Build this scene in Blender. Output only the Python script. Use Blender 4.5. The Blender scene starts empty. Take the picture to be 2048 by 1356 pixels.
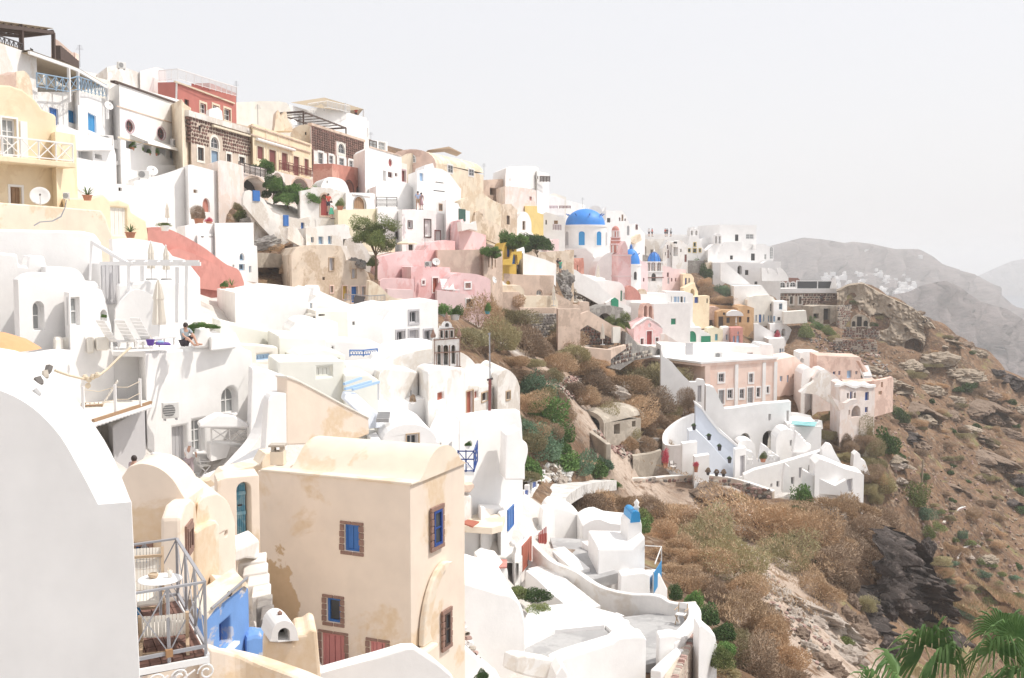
import bpy,bmesh,math,random
import numpy as np
from mathutils import Vector,Matrix
from mathutils.geometry import tessellate_polygon
random.seed(7);RNG=np.random.default_rng(7)
from math import cos,sin,pi
V3=Vector
SC=bpy.context.scene
COL=SC.collection
FPX,HY,IW,IH=2200.0,520.0,2048,1356
PITCH=math.atan((IH/2-HY)/FPX)
cam_d=bpy.data.cameras.new('camera');cam=bpy.data.objects.new('camera',cam_d);COL.objects.link(cam)
cam_d.sensor_width=36;cam_d.lens=36*FPX/IW;cam_d.clip_start=.1;cam_d.clip_end=40000
cam.location=(0,0,0);cam.rotation_euler=(pi/2-PITCH,0,0)
SC.camera=cam
SUN=V3((.66,.10,1.0)).normalized()
wd=bpy.data.worlds.new('World');SC.world=wd;wd.use_nodes=True
nt=wd.node_tree;nt.nodes.clear()
sky=nt.nodes.new('ShaderNodeTexSky');sky.sky_type='NISHITA';sky.sun_disc=False
sky.sun_elevation=math.asin(SUN.z);sky.sun_rotation=math.atan2(SUN.x,SUN.y)
sky.air_density=1.0;sky.dust_density=6.0;sky.ozone_density=1.0;sky.altitude=100
mx=nt.nodes.new('ShaderNodeMix');mx.data_type='RGBA';mx.inputs[0].default_value=.82
mx.inputs[7].default_value=(7.1,7.08,7.25,1)
bg=nt.nodes.new('ShaderNodeBackground');bg.inputs[1].default_value=.10
wo=nt.nodes.new('ShaderNodeOutputWorld')
nt.links.new(sky.outputs[0],mx.inputs[6]);nt.links.new(mx.outputs[2],bg.inputs[0]);nt.links.new(bg.outputs[0],wo.inputs[0])
sl=bpy.data.lights.new('sun','SUN');sl.energy=2.45;sl.angle=math.radians(.6);sl.color=(1,.955,.89)
so=bpy.data.objects.new('sun',sl);COL.objects.link(so);so.rotation_euler=SUN.to_track_quat('Z','Y').to_euler();so.location=(60,10,120)
SC.view_settings.view_transform='Standard';SC.view_settings.look='None'
SC.view_settings.exposure=.50;SC.view_settings.gamma=1.0;SC.view_settings.use_curve_mapping=False
SC.render.engine='CYCLES'
SC.cycles.use_denoising=True
SC.cycles.max_bounces=8;SC.cycles.diffuse_bounces=4;SC.cycles.volume_bounces=2
CP,SP=cos(PITCH),sin(PITCH)
def ray(px,py):
 u=(px-IW/2)/FPX;v=(IH/2-py)/FPX
 return V3((u,CP+v*SP,-SP+v*CP))
def at(px,py,d):
 r=ray(px,py);return r*(d/r.y)
def proj(x,y,z):
 yc=y*CP-z*SP;v=(y*SP+z*CP)/yc;u=x/yc
 return IW/2+u*FPX,IH/2-v*FPX
class Fr:
 def __init__(s,xl,dl,xr,dr):
  A=at(xl,HY,dl);B=at(xr,HY,dr);s.o=V3((A.x,A.y));b=V3((B.x,B.y))
  s.W=(b-s.o).length;s.t=(b-s.o)/s.W;s.n=V3((s.t.y,-s.t.x));s.xl=xl;s.xr=xr
 @staticmethod
 def raw(o,t,W):
  f=Fr.__new__(Fr);f.o=V3(o);f.t=V3(t).normalized();f.n=V3((f.t.y,-f.t.x));f.W=W;f.xl=f.xr=0;return f
 def uv(s,px,py):
  r=ray(px,py);r2=V3((r.x,r.y));k=s.o.dot(s.n)/r2.dot(s.n);p=r2*k
  return(p-s.o).dot(s.t),r.z*k
 def pt(s,u,z,o=0.0):
  p=s.o+s.t*u+s.n*o;return V3((p.x,p.y,z))
 def right(s,dep):
  return Fr.raw(s.o+s.t*s.W,-s.n,dep)
 def left(s,dep):
  return Fr.raw(s.o-s.n*dep,s.n,dep)
 def back(s,k):
  return Fr.raw(s.o-s.n*k,s.t,s.W)
 def rot(s):
  return Matrix(((s.t.x,-s.n.x,0,0),(s.t.y,-s.n.y,0,0),(0,0,1,0),(0,0,0,1)))
def arc(x0,x1,ys,ya,n=12,a0=0,a1=180):
 r=[]
 for i in range(n+1):
  a=math.radians(180-(a0+(a1-a0)*i/n));r.append(((x0+x1)/2+(x1-x0)/2*cos(a),ys+(ya-ys)*sin(a)))
 return r
def curve(pts,k=3):
 out=[]
 n=len(pts)
 for i in range(n-1):
  p0,p1,p2,p3=pts[max(i-1,0)],pts[i],pts[i+1],pts[min(i+2,n-1)]
  for j in range(k):
   t=j/k
   out.append(tuple(.5*(2*b+(c-a)*t+(2*a-5*b+4*c-d)*t*t+(-a+3*b-3*c+d)*t**3)for a,b,c,d in zip(p0,p1,p2,p3)))
 return out+[pts[-1]]
class MB:
 def __init__(s):s.v=[];s.f=[]
 def add(s,vs,fs):
  n=len(s.v);s.v+=[tuple(x)for x in vs];s.f+=[tuple(i+n for i in f)for f in fs];return s
 def hexa(s,p):
  return s.add(p,[(0,3,2,1),(4,5,6,7),(0,1,5,4),(1,2,6,5),(2,3,7,6),(3,0,4,7)])
 def box(s,fr,u0,u1,z0,z1,o0,o1):
  return s.hexa([fr.pt(u0,z0,o1),fr.pt(u1,z0,o1),fr.pt(u1,z0,o0),fr.pt(u0,z0,o0),fr.pt(u0,z1,o1),fr.pt(u1,z1,o1),fr.pt(u1,z1,o0),fr.pt(u0,z1,o0)])
 def wbox(s,x0,x1,y0,y1,z0,z1):
  return s.hexa([(x0,y0,z0),(x1,y0,z0),(x1,y1,z0),(x0,y1,z0),(x0,y0,z1),(x1,y0,z1),(x1,y1,z1),(x0,y1,z1)])
 def prism(s,fr,out,o0,o1,holes=(),rev=.15,bv=None):
  n=len(out);fl=[fr.pt(u,z,o1)for u,z in out];bk=[fr.pt(u,z,o0)if bv is None else fr.pt(u,z,o1)+bv for u,z in out]
  polys=[[V3((u,z,0))for u,z in out]]+[[V3((u,z,0))for u,z in h]for h in holes]
  vs=list(fl);off=[]
  for h in holes:off.append(len(vs));vs+=[fr.pt(u,z,o1)for u,z in h]
  fs=[tuple(t)for t in tessellate_polygon(polys)]
  nb=len(vs);vs+=bk
  fs+=[tuple(nb+i for i in t)for t in tessellate_polygon(polys[:1])]
  fs+=[(i,(i+1)%n,nb+(i+1)%n,nb+i)for i in range(n)]
  for h,k in zip(holes,off):
   m=len(h);nr=len(vs);vs+=[fr.pt(u,z,o1-rev)for u,z in h]
   fs+=[(k+i,k+(i+1)%m,nr+(i+1)%m,nr+i)for i in range(m)]
  return s.add(vs,fs)
 def ring(s,fr,out,inn,o0,o1):
  n=len(out)
  vs=[fr.pt(u,z,o1)for u,z in out]+[fr.pt(u,z,o1)for u,z in inn]+[fr.pt(u,z,o0)for u,z in out]+[fr.pt(u,z,o0)for u,z in inn]
  fs=[]
  for i in range(n):
   j=(i+1)%n
   fs+=[(i,j,n+j,n+i),(i,2*n+i,2*n+j,j),(n+i,n+j,3*n+j,3*n+i)]
  return s.add(vs,fs)
 def poly(s,fr,out,o):
  return s.add([fr.pt(u,z,o)for u,z in out],[tuple(t)for t in tessellate_polygon([[V3((u,z,0))for u,z in out]])])
 def tube(s,pts,r,n=6,r1=None,cap=True):
  pts=[V3(p)for p in pts];m=len(pts);r1=r if r1 is None else r1;rings=[]
  for i,p in enumerate(pts):
   d=(pts[min(i+1,m-1)]-pts[max(i-1,0)]).normalized()
   a=d.orthogonal().normalized()if abs(d.z)>.9 else d.cross(V3((0,0,1))).normalized();b=d.cross(a)
   rr=r+(r1-r)*i/max(m-1,1)
   rings.append([p+(a*cos(2*pi*k/n)+b*sin(2*pi*k/n))*rr for k in range(n)])
  vs=[v for q in rings for v in q];fs=[]
  for i in range(m-1):
   for k in range(n):
    fs.append((i*n+k,i*n+(k+1)%n,(i+1)*n+(k+1)%n,(i+1)*n+k))
  if cap:fs+=[tuple(range(n))[::-1],tuple(range((m-1)*n,m*n))]
  return s.add(vs,fs)
 def bar(s,a,b,w,h=None):
  a=V3(a);b=V3(b);h=h or w;d=(b-a).normalized()
  x=d.cross(V3((0,0,1)));x=x.normalized()if x.length>.05 else V3((1,0,0));y=x.cross(d).normalized()
  q=[(-w/2,-h/2),(w/2,-h/2),(w/2,h/2),(-w/2,h/2)]
  return s.hexa([a+x*i+y*j for i,j in q]+[b+x*i+y*j for i,j in q])
 def lathe(s,c,prof,n=20,a0=0,a1=360):
  c=V3(c);vs=[];full=a1-a0>=360;m=n if full else n+1
  for r,z in prof:
   for k in range(m):
    a=math.radians(a0+(a1-a0)*k/n);vs.append(c+V3((r*cos(a),r*sin(a),z)))
  fs=[]
  for i in range(len(prof)-1):
   for k in range(n):
    k2=(k+1)%m;fs.append((i*m+k,i*m+k2,(i+1)*m+k2,(i+1)*m+k))
  return s.add(vs,fs)
def root_of(o):
 while o.parent:o=o.parent
 return o
def tag(o,label,cat,group=None):
 o['label']=label;o['category']=cat
 if group:o['group']=group
 return o
def thn(name,label,cat,base,group=None,rotz=0):
 o=bpy.data.objects.new(name,None);COL.objects.link(o);o.location=base;o.rotation_euler[2]=rotz;o.empty_display_size=.3
 return tag(o,label,cat,group)
def mesh_of(name,mb,mat,off=None,smooth=False,recalc=False):
 me=bpy.data.meshes.new(name)
 vs=mb.v if off is None else[(x-off.x,y-off.y,z-off.z)for x,y,z in mb.v]
 me.from_pydata(vs,[],mb.f);me.materials.append(MAT[mat]if isinstance(mat,str)else mat)
 if recalc:
  bm=bmesh.new();bm.from_mesh(me);bmesh.ops.remove_doubles(bm,verts=bm.verts,dist=1e-4);bmesh.ops.recalc_face_normals(bm,faces=bm.faces);bm.to_mesh(me);bm.free()
 if smooth:
  me.polygons.foreach_set('use_smooth',[True]*len(me.polygons))
 return me
def part(name,mb,mat,parent=None,smooth=False,bevel=0,recalc=False,lc=False,kind=None,angle=None):
 off=None if(parent is None or lc)else V3(root_of(parent).location)
 me=mesh_of(name,mb,mat,off,smooth or angle is not None,recalc or bevel>0)
 o=bpy.data.objects.new(name,me);COL.objects.link(o)
 if parent:o.parent=parent
 if kind:o['kind']=kind
 if angle is not None:
  me.set_sharp_from_angle(angle=math.radians(angle))
 if bevel>0:
  m=o.modifiers.new('soft_edges','BEVEL');m.width=bevel;m.segments=2;m.limit_method='ANGLE';m.angle_limit=math.radians(35)
 return o
def copy_tree(o,parent=None):
 c=o.copy();COL.objects.link(c);c.parent=parent
 for ch in list(o.children):copy_tree(ch,c)
 return c
MAT={}
def nodes_of(name):
 m=bpy.data.materials.new(name);m.use_nodes=True;n=m.node_tree;n.nodes.clear()
 out=n.nodes.new('ShaderNodeOutputMaterial');b=n.nodes.new('ShaderNodeBsdfPrincipled');n.links.new(b.outputs[0],out.inputs[0])
 MAT[name]=m
 return m,n,b
def nd(n,typ,**kw):
 x=n.nodes.new(typ)
 for k,v in kw.items():
  if k.startswith('i'):x.inputs[int(k[1:])].default_value=v
  else:setattr(x,k,v)
 return x
def mixc(n,fac,a,b,blend='MIX'):
 m=n.nodes.new('ShaderNodeMix');m.data_type='RGBA';m.blend_type=blend
 for sock,val in((0,fac),(6,a),(7,b)):
  if hasattr(val,'is_output')or isinstance(val,bpy.types.NodeSocket):n.links.new(val,m.inputs[sock])
  else:m.inputs[sock].default_value=val if sock==0 else(*val[:3],1)
 return m.outputs[2]
def ramp(n,src,stops):
 r=n.nodes.new('ShaderNodeValToRGB');e=r.color_ramp.elements
 while len(e)<len(stops):e.new(.5)
 for k,(p,c)in zip(e,stops):k.position=p;k.color=(c,c,c,1)if not hasattr(c,'__len__')else(*c,1)
 n.links.new(src,r.inputs[0]);return r.outputs[0]
def noi(n,scale,detail=5,rough=.55,vec=None,dist=0):
 x=nd(n,'ShaderNodeTexNoise');x.inputs['Scale'].default_value=scale;x.inputs['Detail'].default_value=detail
 x.inputs['Roughness'].default_value=rough;x.inputs['Distortion'].default_value=dist
 if vec is not None:n.links.new(vec,x.inputs['Vector'])
 return x.outputs[0]
def pos_n(n,sc=(1,1,1)):
 g=nd(n,'ShaderNodeNewGeometry');m=nd(n,'ShaderNodeMapping');m.inputs['Scale'].default_value=sc
 n.links.new(g.outputs['Position'],m.inputs[0]);return m.outputs[0]
def plst(name,col,var=.10,stain=None,samt=.0,bump=.12,rough=.92,sscale=.55):
 m,n,b=nodes_of(name);p=pos_n(n)
 c2=tuple(x*(1-var*1.3)for x in col);c3=tuple(min(1,x*(1+var*.5))for x in col)
 a=mixc(n,ramp(n,noi(n,.9,6,.6,p),[(.35,0),(.68,1)]),c2,c3)
 st=noi(n,1.0,5,.6,pos_n(n,(2.2,2.2,.25)))
 a=mixc(n,ramp(n,st,[(.55,0),(.8,.55*min(1,var*5))]),a,tuple(x*.80 for x in col))
 if stain:
  s=ramp(n,noi(n,sscale,9,.62,p,.4),[(.56-samt*.22,0),(.60-samt*.2,1)])
  s2=ramp(n,noi(n,5,4,.6,p),[(.3,.45),(.6,1)])
  a=mixc(n,mixc(n,1,s,s2,'MULTIPLY'),a,stain)
 n.links.new(a,b.inputs['Base Color']);b.inputs['Roughness'].default_value=rough
 bp=nd(n,'ShaderNodeBump');bp.inputs['Strength'].default_value=bump;bp.inputs['Distance'].default_value=.03
 n.links.new(noi(n,7,8,.65,p),bp.inputs['Height']);n.links.new(bp.outputs[0],b.inputs['Normal'])
 return m
def plain(name,col,rough=.6,metal=0,var=.12,scale=6,spec=None):
 m,n,b=nodes_of(name)
 a=mixc(n,noi(n,scale,4,.6,pos_n(n)),tuple(x*(1-var)for x in col),tuple(min(1,x*(1+var))for x in col))
 n.links.new(a,b.inputs['Base Color']);b.inputs['Roughness'].default_value=rough;b.inputs['Metallic'].default_value=metal
 if spec is not None:b.inputs['Specular IOR Level'].default_value=spec
 return m
plst('white',(.86,.845,.83),.05,None,0,.22)
plst('worn',(.82,.80,.775),.09,(.68,.63,.57),.22,.2)
plst('white_old',(.79,.75,.705),.12,(.60,.54,.475),.34,.25,sscale=.4)
plst('white_pink',(.80,.72,.68),.10,(.72,.60,.53),.3)
plst('offwhite',(.79,.75,.68),.07)
plst('pale_green',(.78,.77,.70),.04)
plst('cream',(.76,.66,.52),.10,(.62,.49,.35),.25)
plst('beige',(.82,.70,.585),.06,(.70,.54,.37),.05,.15,sscale=.33)
plst('beige_light',(.81,.71,.58),.07,(.72,.57,.41),.06)
plst('sand',(.72,.60,.48),.12,(.5,.38,.27),.25)
plst('tan',(.68,.53,.43),.11,(.5,.38,.3),.25)
plst('mauve',(.60,.46,.38),.10,(.5,.36,.3),.25)
plst('yellow',(.82,.69,.49),.06,(.74,.6,.41),.1)
plst('yellow_deep',(.74,.56,.22),.07)
plst('mustard',(.62,.42,.08),.10)
plst('butter',(.78,.72,.54),.06)
plst('pink',(.82,.58,.58),.07,(.74,.44,.43),.22)
plst('pink_light',(.80,.62,.62),.07)
plst('peach',(.85,.66,.57),.06,(.79,.58,.49),.15)
plst('peach_old',(.77,.57,.48),.12,(.58,.40,.33),.3)
plst('salmon',(.60,.27,.23),.10,(.50,.21,.18),.25)
plst('terracotta',(.56,.24,.185),.14,(.68,.37,.29),.35,.2)
plst('red_house',(.50,.17,.14),.08)
plst('ochre',(.57,.36,.19),.10,(.48,.28,.14),.25)
plst('blue_wall',(.16,.32,.66),.12,(.55,.52,.50),.02,.2,sscale=1.5)
plst('blue_shade',(.77,.82,.90),.04)  # pale blue plaster; on the villa stair wall it paints bluish shade on white
plst('blue_dome',(.035,.25,.72),.08,rough=.55)
plst('concrete',(.37,.365,.365),.10,(.45,.445,.44),.3)
plst('paving',(.62,.60,.57),.13,(.74,.73,.71),.4,.2,sscale=1.5)
plst('grey_stone',(.36,.34,.31),.22,(.22,.2,.19),.5,.6,sscale=1.3)
plst('mortar',(.60,.50,.41),.15,None,0,.3)
plst('ruin',(.52,.46,.38),.2,(.36,.31,.25),.4,.5,sscale=.8)
plst('plank_blue',(.13,.36,.50),.25,(.28,.45,.52),.3,.3,sscale=3)
plain('lava',(.12,.065,.05),.95,var=.45,scale=3);plain('lava_red',(.20,.105,.085),.95,var=.4,scale=4)
plain('lava_grey',(.17,.155,.145),.95,var=.4,scale=4);plain('pstone',(.46,.41,.35),.95,var=.3,scale=4)
plain('stone_pink',(.40,.27,.235),.95,var=.35,scale=4);plain('frame_stone',(.27,.165,.13),.95,var=.4,scale=9)
plain('glass',(.05,.055,.06),.12,var=.3,scale=.8);plain('glass_pale',(.32,.33,.33),.15,var=.25,scale=1)
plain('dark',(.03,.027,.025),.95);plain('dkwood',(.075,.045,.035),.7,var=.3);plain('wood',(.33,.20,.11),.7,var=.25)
plain('wood_pale',(.50,.37,.25),.7,var=.2);plain('rbrown',(.20,.055,.05),.6);plain('red_door',(.34,.06,.055),.5)
plain('red_wood',(.40,.12,.075),.6);plain('pink_door',(.62,.25,.24),.6,var=.1)
plain('blue',(.03,.15,.45),.45);plain('blue_mid',(.02,.27,.58),.45);plain('blue_deep',(.012,.06,.27),.4)
plain('blue_pale',(.38,.55,.75),.5);plain('blue_grey',(.25,.37,.50),.5);plain('teal',(.08,.36,.45),.5)
plain('green',(.01,.26,.14),.45);plain('green_dark',(.03,.10,.07),.5);plain('grpaint',(.52,.51,.52),.5,var=.05)
plain('grey_trim',(.50,.485,.50),.7,var=.05);plain('paint',(.80,.79,.78),.5,var=.03);plain('cream_trim',(.74,.65,.50),.7)
plain('metal',(.36,.36,.38),.4,.6);plain('rail_grey',(.33,.33,.35),.5,var=.1);plain('iron',(.06,.05,.05),.6,.3);plain('ac_white',(.72,.71,.69),.5,var=.04)
plain('ac_grille',(.22,.22,.22),.6);plain('canvas',(.78,.73,.65),.9,var=.08);plain('canvas_white',(.82,.80,.76),.9,var=.04)
plain('reed',(.42,.34,.24),.95,var=.3,scale=20);plain('clay',(.48,.21,.125),.8);plain('pot_dark',(.05,.05,.06),.6)
plain('rust',(.35,.2,.1),.8,var=.4,scale=15);plain('deck',(.20,.105,.08),.75,var=.4,scale=5)
plain('towel',(.13,.07,.34),.9);plain('rope',(.68,.58,.44),.95);plain('orange_canvas',(.68,.36,.18),.9)
plain('skin',(.55,.32,.23),.6,var=.08);plain('hair',(.035,.022,.018),.6);plain('shirt_grey',(.36,.41,.44),.9)
plain('shirt_white',(.80,.78,.78),.9);plain('shirt_blue',(.42,.52,.72),.9);plain('shirt_green',(.12,.58,.36),.9)
plain('shirt_dark',(.05,.045,.06),.9);plain('cloth_pink',(.52,.36,.40),.9);plain('cloth_mauve',(.43,.35,.37),.9);plain('cloth_khaki',(.38,.27,.19),.9)
plain('cloth_red',(.60,.10,.07),.9);plain('lime',(.82,.82,.81),.6,var=.02)
plain('bulb',(.55,.5,.42),.3);plain('bronze',(.12,.10,.07),.5,.5)
def water_mat():
 m,n,b=nodes_of('pool_water')
 b.inputs['Base Color'].default_value=(.22,.68,.72,1);b.inputs['Roughness'].default_value=.08
 bp=nd(n,'ShaderNodeBump');bp.inputs['Strength'].default_value=.15
 n.links.new(noi(n,3,3,.5,pos_n(n)),bp.inputs['Height']);n.links.new(bp.outputs[0],b.inputs['Normal'])
 m,n,b=nodes_of('sea_water');b.inputs['Base Color'].default_value=(.02,.06,.11,1);b.inputs['Roughness'].default_value=.2
water_mat()
def leaf_mat(name,c0,c1,rough=.8,trans=.15):
 m,n,b=nodes_of(name);oi=nd(n,'ShaderNodeObjectInfo');p=pos_n(n)
 a=mixc(n,ramp(n,noi(n,2.2,4,.7,p),[(.3,0),(.7,1)]),c0,c1)
 h=nd(n,'ShaderNodeHueSaturation');n.links.new(a,h.inputs['Color'])
 mr=nd(n,'ShaderNodeMapRange');mr.inputs[3].default_value=.72;mr.inputs[4].default_value=1.25;n.links.new(oi.outputs['Random'],mr.inputs[0]);n.links.new(mr.outputs[0],h.inputs['Value'])
 n.links.new(h.outputs[0],b.inputs['Base Color']);b.inputs['Roughness'].default_value=rough
 b.inputs['Specular IOR Level'].default_value=.15
 if trans:
  t=nd(n,'ShaderNodeBsdfTranslucent');n.links.new(h.outputs[0],t.inputs[0]);ms=nd(n,'ShaderNodeMixShader',i0=trans)
  n.links.new(b.outputs[0],ms.inputs[1]);n.links.new(t.outputs[0],ms.inputs[2])
  n.links.new(ms.outputs[0],[x for x in n.nodes if x.type=='OUTPUT_MATERIAL'][0].inputs[0])
 return m
leaf_mat('dry',(.43,.295,.18),(.64,.465,.305),.8,.04);leaf_mat('dry_dark',(.28,.20,.14),(.44,.33,.235),.8,.04);leaf_mat('dry_olive',(.31,.275,.15),(.48,.42,.25),.8,.04)
leaf_mat('green_leaf',(.085,.175,.05),(.20,.31,.10));leaf_mat('grey_leaf',(.12,.21,.13),(.22,.32,.21));leaf_mat('dark_leaf',(.05,.095,.035),(.12,.19,.07))
leaf_mat('olive_leaf',(.13,.18,.06),(.27,.30,.12));leaf_mat('palm_leaf',(.06,.135,.04),(.19,.30,.11),.4,.15);leaf_mat('flower',(.62,.08,.14),(.72,.2,.25));leaf_mat('bark',(.16,.11,.075),(.25,.18,.12),.95,0)
leaf_mat('palm_dry',(.50,.40,.24),(.66,.56,.38));leaf_mat('bark_pale',(.33,.26,.19),(.45,.37,.28),.95,0)
HSE=[];CTRL=[]
def hol(fr,k,x0,y0,x1,y1):
 xm,ym=(x0+x1)/2,(y0+y1)/2
 u0,u1=fr.uv(x0,ym)[0],fr.uv(x1,ym)[0];zt,zb=fr.uv(xm,y0)[1],fr.uv(xm,y1)[1]
 if u1<u0:u0,u1=u1,u0
 if k[0]=='r':
  return[((u0+u1)/2+(u1-u0)/2*cos(a),(zt+zb)/2+(zt-zb)/2*sin(a))for a in[2*pi*i/16-pi/2 for i in range(16)]]
 if k[0]=='a':
  r=(u1-u0)/2;rz=min(r,(zt-zb)*.62);zs=zt-rz
  return[(u0,zb),(u1,zb)]+[((u0+u1)/2+r*cos(pi*i/8),zs+rz*sin(pi*i/8))for i in range(9)]
 return[(u0,zb),(u1,zb),(u1,zt),(u0,zt)]
def inset(out,a):
 us=[p[0]for p in out];zs=[p[1]for p in out];cu,cz=(min(us)+max(us))/2,(min(zs)+max(zs))/2
 w,h=(max(us)-min(us))/2,(max(zs)-min(zs))/2
 ku,kz=(w-a)/w,(h-a)/h
 return[(cu+(u-cu)*ku,cz+(z-cz)*kz)for u,z in out]
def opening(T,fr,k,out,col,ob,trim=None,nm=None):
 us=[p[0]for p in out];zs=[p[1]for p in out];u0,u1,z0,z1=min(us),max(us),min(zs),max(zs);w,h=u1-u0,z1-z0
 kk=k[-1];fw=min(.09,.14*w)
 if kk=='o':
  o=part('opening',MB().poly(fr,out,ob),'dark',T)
 elif kk in 'wg':
  mb=MB().ring(fr,out,inset(out,fw),ob,ob+.05)
  if w>.55:mb.box(fr,(u0+u1)/2-.03,(u0+u1)/2+.03,z0+fw,z1-fw,ob+.002,ob+.04)
  nz=int(round(h/.55))
  for i in range(1,nz):z=z0+h*i/nz;mb.box(fr,u0+fw,u1-fw,z-.02,z+.02,ob+.002,ob+.036)
  o=part(nm or 'window',mb,col,T);part('pane',MB().poly(fr,out,ob),'glass' if kk=='w' else 'glass_pale',o)
 else:
  mb=MB().ring(fr,out,inset(out,fw*.8),ob,ob+.05)
  o=part(nm or('door' if kk=='d' else 'shutter'),mb,col,T)
  q=MB()
  if k[0]in 'ar':q.prism(fr,out,ob-.01,ob+.01)
  n=max(2,int(round(w/.2)))
  for i in range(n):
   a,b=u0+w*i/n+.012,u0+w*(i+1)/n-.012;zt=z1
   if k[0]in 'ar':
    m=abs((a+b)/2-(u0+u1)/2)/(w/2);zt=z1-(z1-z0)*.3*m**2-.05
   q.box(fr,a,b,z0+.01,zt-.01,ob-.02,ob+.02+.008*(i%2))
  part('planks' if kk=='d' else 'slats',q,col,o)
 if trim:
  tm,tw=trim;part('trim',MB().ring(fr,inset(out,-tw),out,-.02,.045),tm,o)
 return o
def pip(poly,x,y):
 c=False
 for i in range(len(poly)):
  a,b=poly[i],poly[i-1]
  if(a[1]>y)!=(b[1]>y)and x<(b[0]-a[0])*(y-a[1])/(b[1]-a[1]+1e-9)+a[0]:c=not c
 return c
def backvec(fr,dep,skew):
 if not skew or fr.t.y<.22:return None
 v=fr.o.normalized();q=(v-fr.n*.25).normalized();return V3((q.x,q.y,0))*dep
def hous(name,label,f4,top,yb,dep,mat,wins=(),cat='house',foot=4.0,parapet=0,vault=0,bevel=None,ctrl=True,group=None,rev=.2,wall='wall',skew=True):
 fr=f4 if isinstance(f4,Fr)else Fr(*f4)
 if cat=='wall' and yb>560 and fr.o.y<125:dep=min(dep,1.0)
 if isinstance(top,(int,float)):
  z1=fr.uv(fr.xl,top)[1];line=[(0,z1),(fr.W,z1)]
 else:line=[fr.uv(*p)for p in top]
 xm=(fr.xl+fr.xr)/2;zb=fr.uv(xm,yb)[1];z0=zb-foot;zt=max(p[1]for p in line)
 out=[(line[0][0],z0),(line[-1][0],z0)]+line[::-1]
 clean=[out[0]]
 for p in out[1:]:
  if abs(p[0]-clean[-1][0])+abs(p[1]-clean[-1][1])>1e-3:clean.append(p)
 out=clean
 T=thn(name,label,cat,fr.pt(fr.W/2,zb,-dep/2),group)
 holes=[];todo=[];extra=[]
 for w in wins:
  k,x0,y0,x1,y1,col=w[:6];trim=w[6]if len(w)>6 else None
  h=hol(fr,k,x0,y0,x1,y1)
  if all(pip(out,*inset(h,-.03)[i])for i in range(len(h))):holes.append(h);todo.append((k,h,col,trim))
  else:extra.append((k,h,col,trim))
 r=[1.1 if t[0][-1]=='o' else rev for t in todo]
 mb=MB();bv=None if vault or parapet else backvec(fr,dep,skew)
 if any(x>1 for x in r):
  n=len(out);deep=[h for h,x in zip(holes,r)if x>1];sh=[h for h,x in zip(holes,r)if x<=1]
  mb.prism(fr,out,-dep,0,holes,0.0,bv)
  for h,x in zip(holes,r):
   m=len(h);vs=[fr.pt(u,z,0)for u,z in h]+[fr.pt(u,z,-x)for u,z in h]
   mb.add(vs,[(i,(i+1)%m,m+(i+1)%m,m+i)for i in range(m)])
 else:mb.prism(fr,out,-dep,0,holes,rev,bv)
 if bevel is None:bevel=.09 if fr.o.y<62 else 0
 part(wall,mb,mat,T,bevel=bevel)
 for(k,h,col,trim),x in zip(todo,r):opening(T,fr,k,h,col,-x,trim)
 for k,h,col,trim in extra:opening(T,fr,k,h,col,.015,trim)
 if parapet:
  z=line[0][1];p=MB();th=.28
  p.box(fr,0,fr.W,z,z+parapet,-th,0.003);p.box(fr,0,fr.W,z,z+parapet,-dep,-dep+th)
  p.box(fr,-.003,th,z,z+parapet-.004,-dep+th,-th);p.box(fr,fr.W-th,fr.W+.003,z,z+parapet-.004,-dep+th,-th)
  part('parapet',p,mat,T,bevel=bevel)
 if vault:
  z=line[0][1];n=12;vs=[];
  for u in(-.03,fr.W+.03):
   for i in range(n+1):
    a=pi*i/n;vs.append(fr.pt(u,z-.02+vault*sin(a),-dep/2+dep/2*1.0*cos(a)))
  m=n+1;fs=[(i,i+1,m+i+1,m+i)for i in range(n)]+[tuple(range(m)),tuple(range(m,2*m))[::-1]]
  part('roof',MB().add(vs,fs),mat,T,angle=40)
 HSE.append((fr,[(u,max(z,zb))for u,z in out]))
 if ctrl:
  p=fr.pt(fr.W/2,zb,.3);CTRL.append((p.x,p.y,zb-.3))
  p=fr.pt(fr.W/2,zb,-dep);CTRL.append((p.x,p.y,min(zb+dep*.25,zt-.6)))
 T['_']=0;del T['_']
 FRM[T.name]=(fr,dep,line[0][1],zb)
 return T
FRM={}
def side_wins(T,side,wins,proud=.0):
 fr,dep,z1,zb=FRM[T.name];f=fr.right(dep)if side=='R' else fr.left(dep)
 for w in wins:
  k,x0,y0,x1,y1,col=w[:6];trim=w[6]if len(w)>6 else(col,.05)
  h=hol(f,k,x0,y0,x1,y1);opening(T,f,k,h,col,.012,trim)
 return f
def slab(name,label,f4,pts,dep,mat,cat='wall',bevel=None,group=None,holes=(),foot=0,ctrl=False,par=None,hz=True):
 fr=f4 if isinstance(f4,Fr)else Fr(*f4)
 out=[fr.uv(*p)for p in pts]
 a=sum(out[i][0]*out[(i+1)%len(out)][1]-out[(i+1)%len(out)][0]*out[i][1]for i in range(len(out)))
 if a<0:out=out[::-1]
 us=[p[0]for p in out];z0=min(p[1]for p in out)
 T=par or thn(name,label,cat,fr.pt((min(us)+max(us))/2,z0,-dep/2),group)
 if bevel is None:bevel=.07 if fr.o.y<62 else 0
 part('wall' if par is None else name,MB().prism(fr,out,-dep,0,[hol(fr,*h)for h in holes],.15,backvec(fr,dep,True)if dep>.7 else None),mat,T,bevel=bevel)
 if hz:HSE.append((fr,out))
 if ctrl:
  p=fr.pt((min(us)+max(us))/2,z0,.2);CTRL.append((p.x,p.y,z0-.3))
 FRM[T.name]=(fr,dep,max(p[1]for p in out),z0)
 return T
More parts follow.
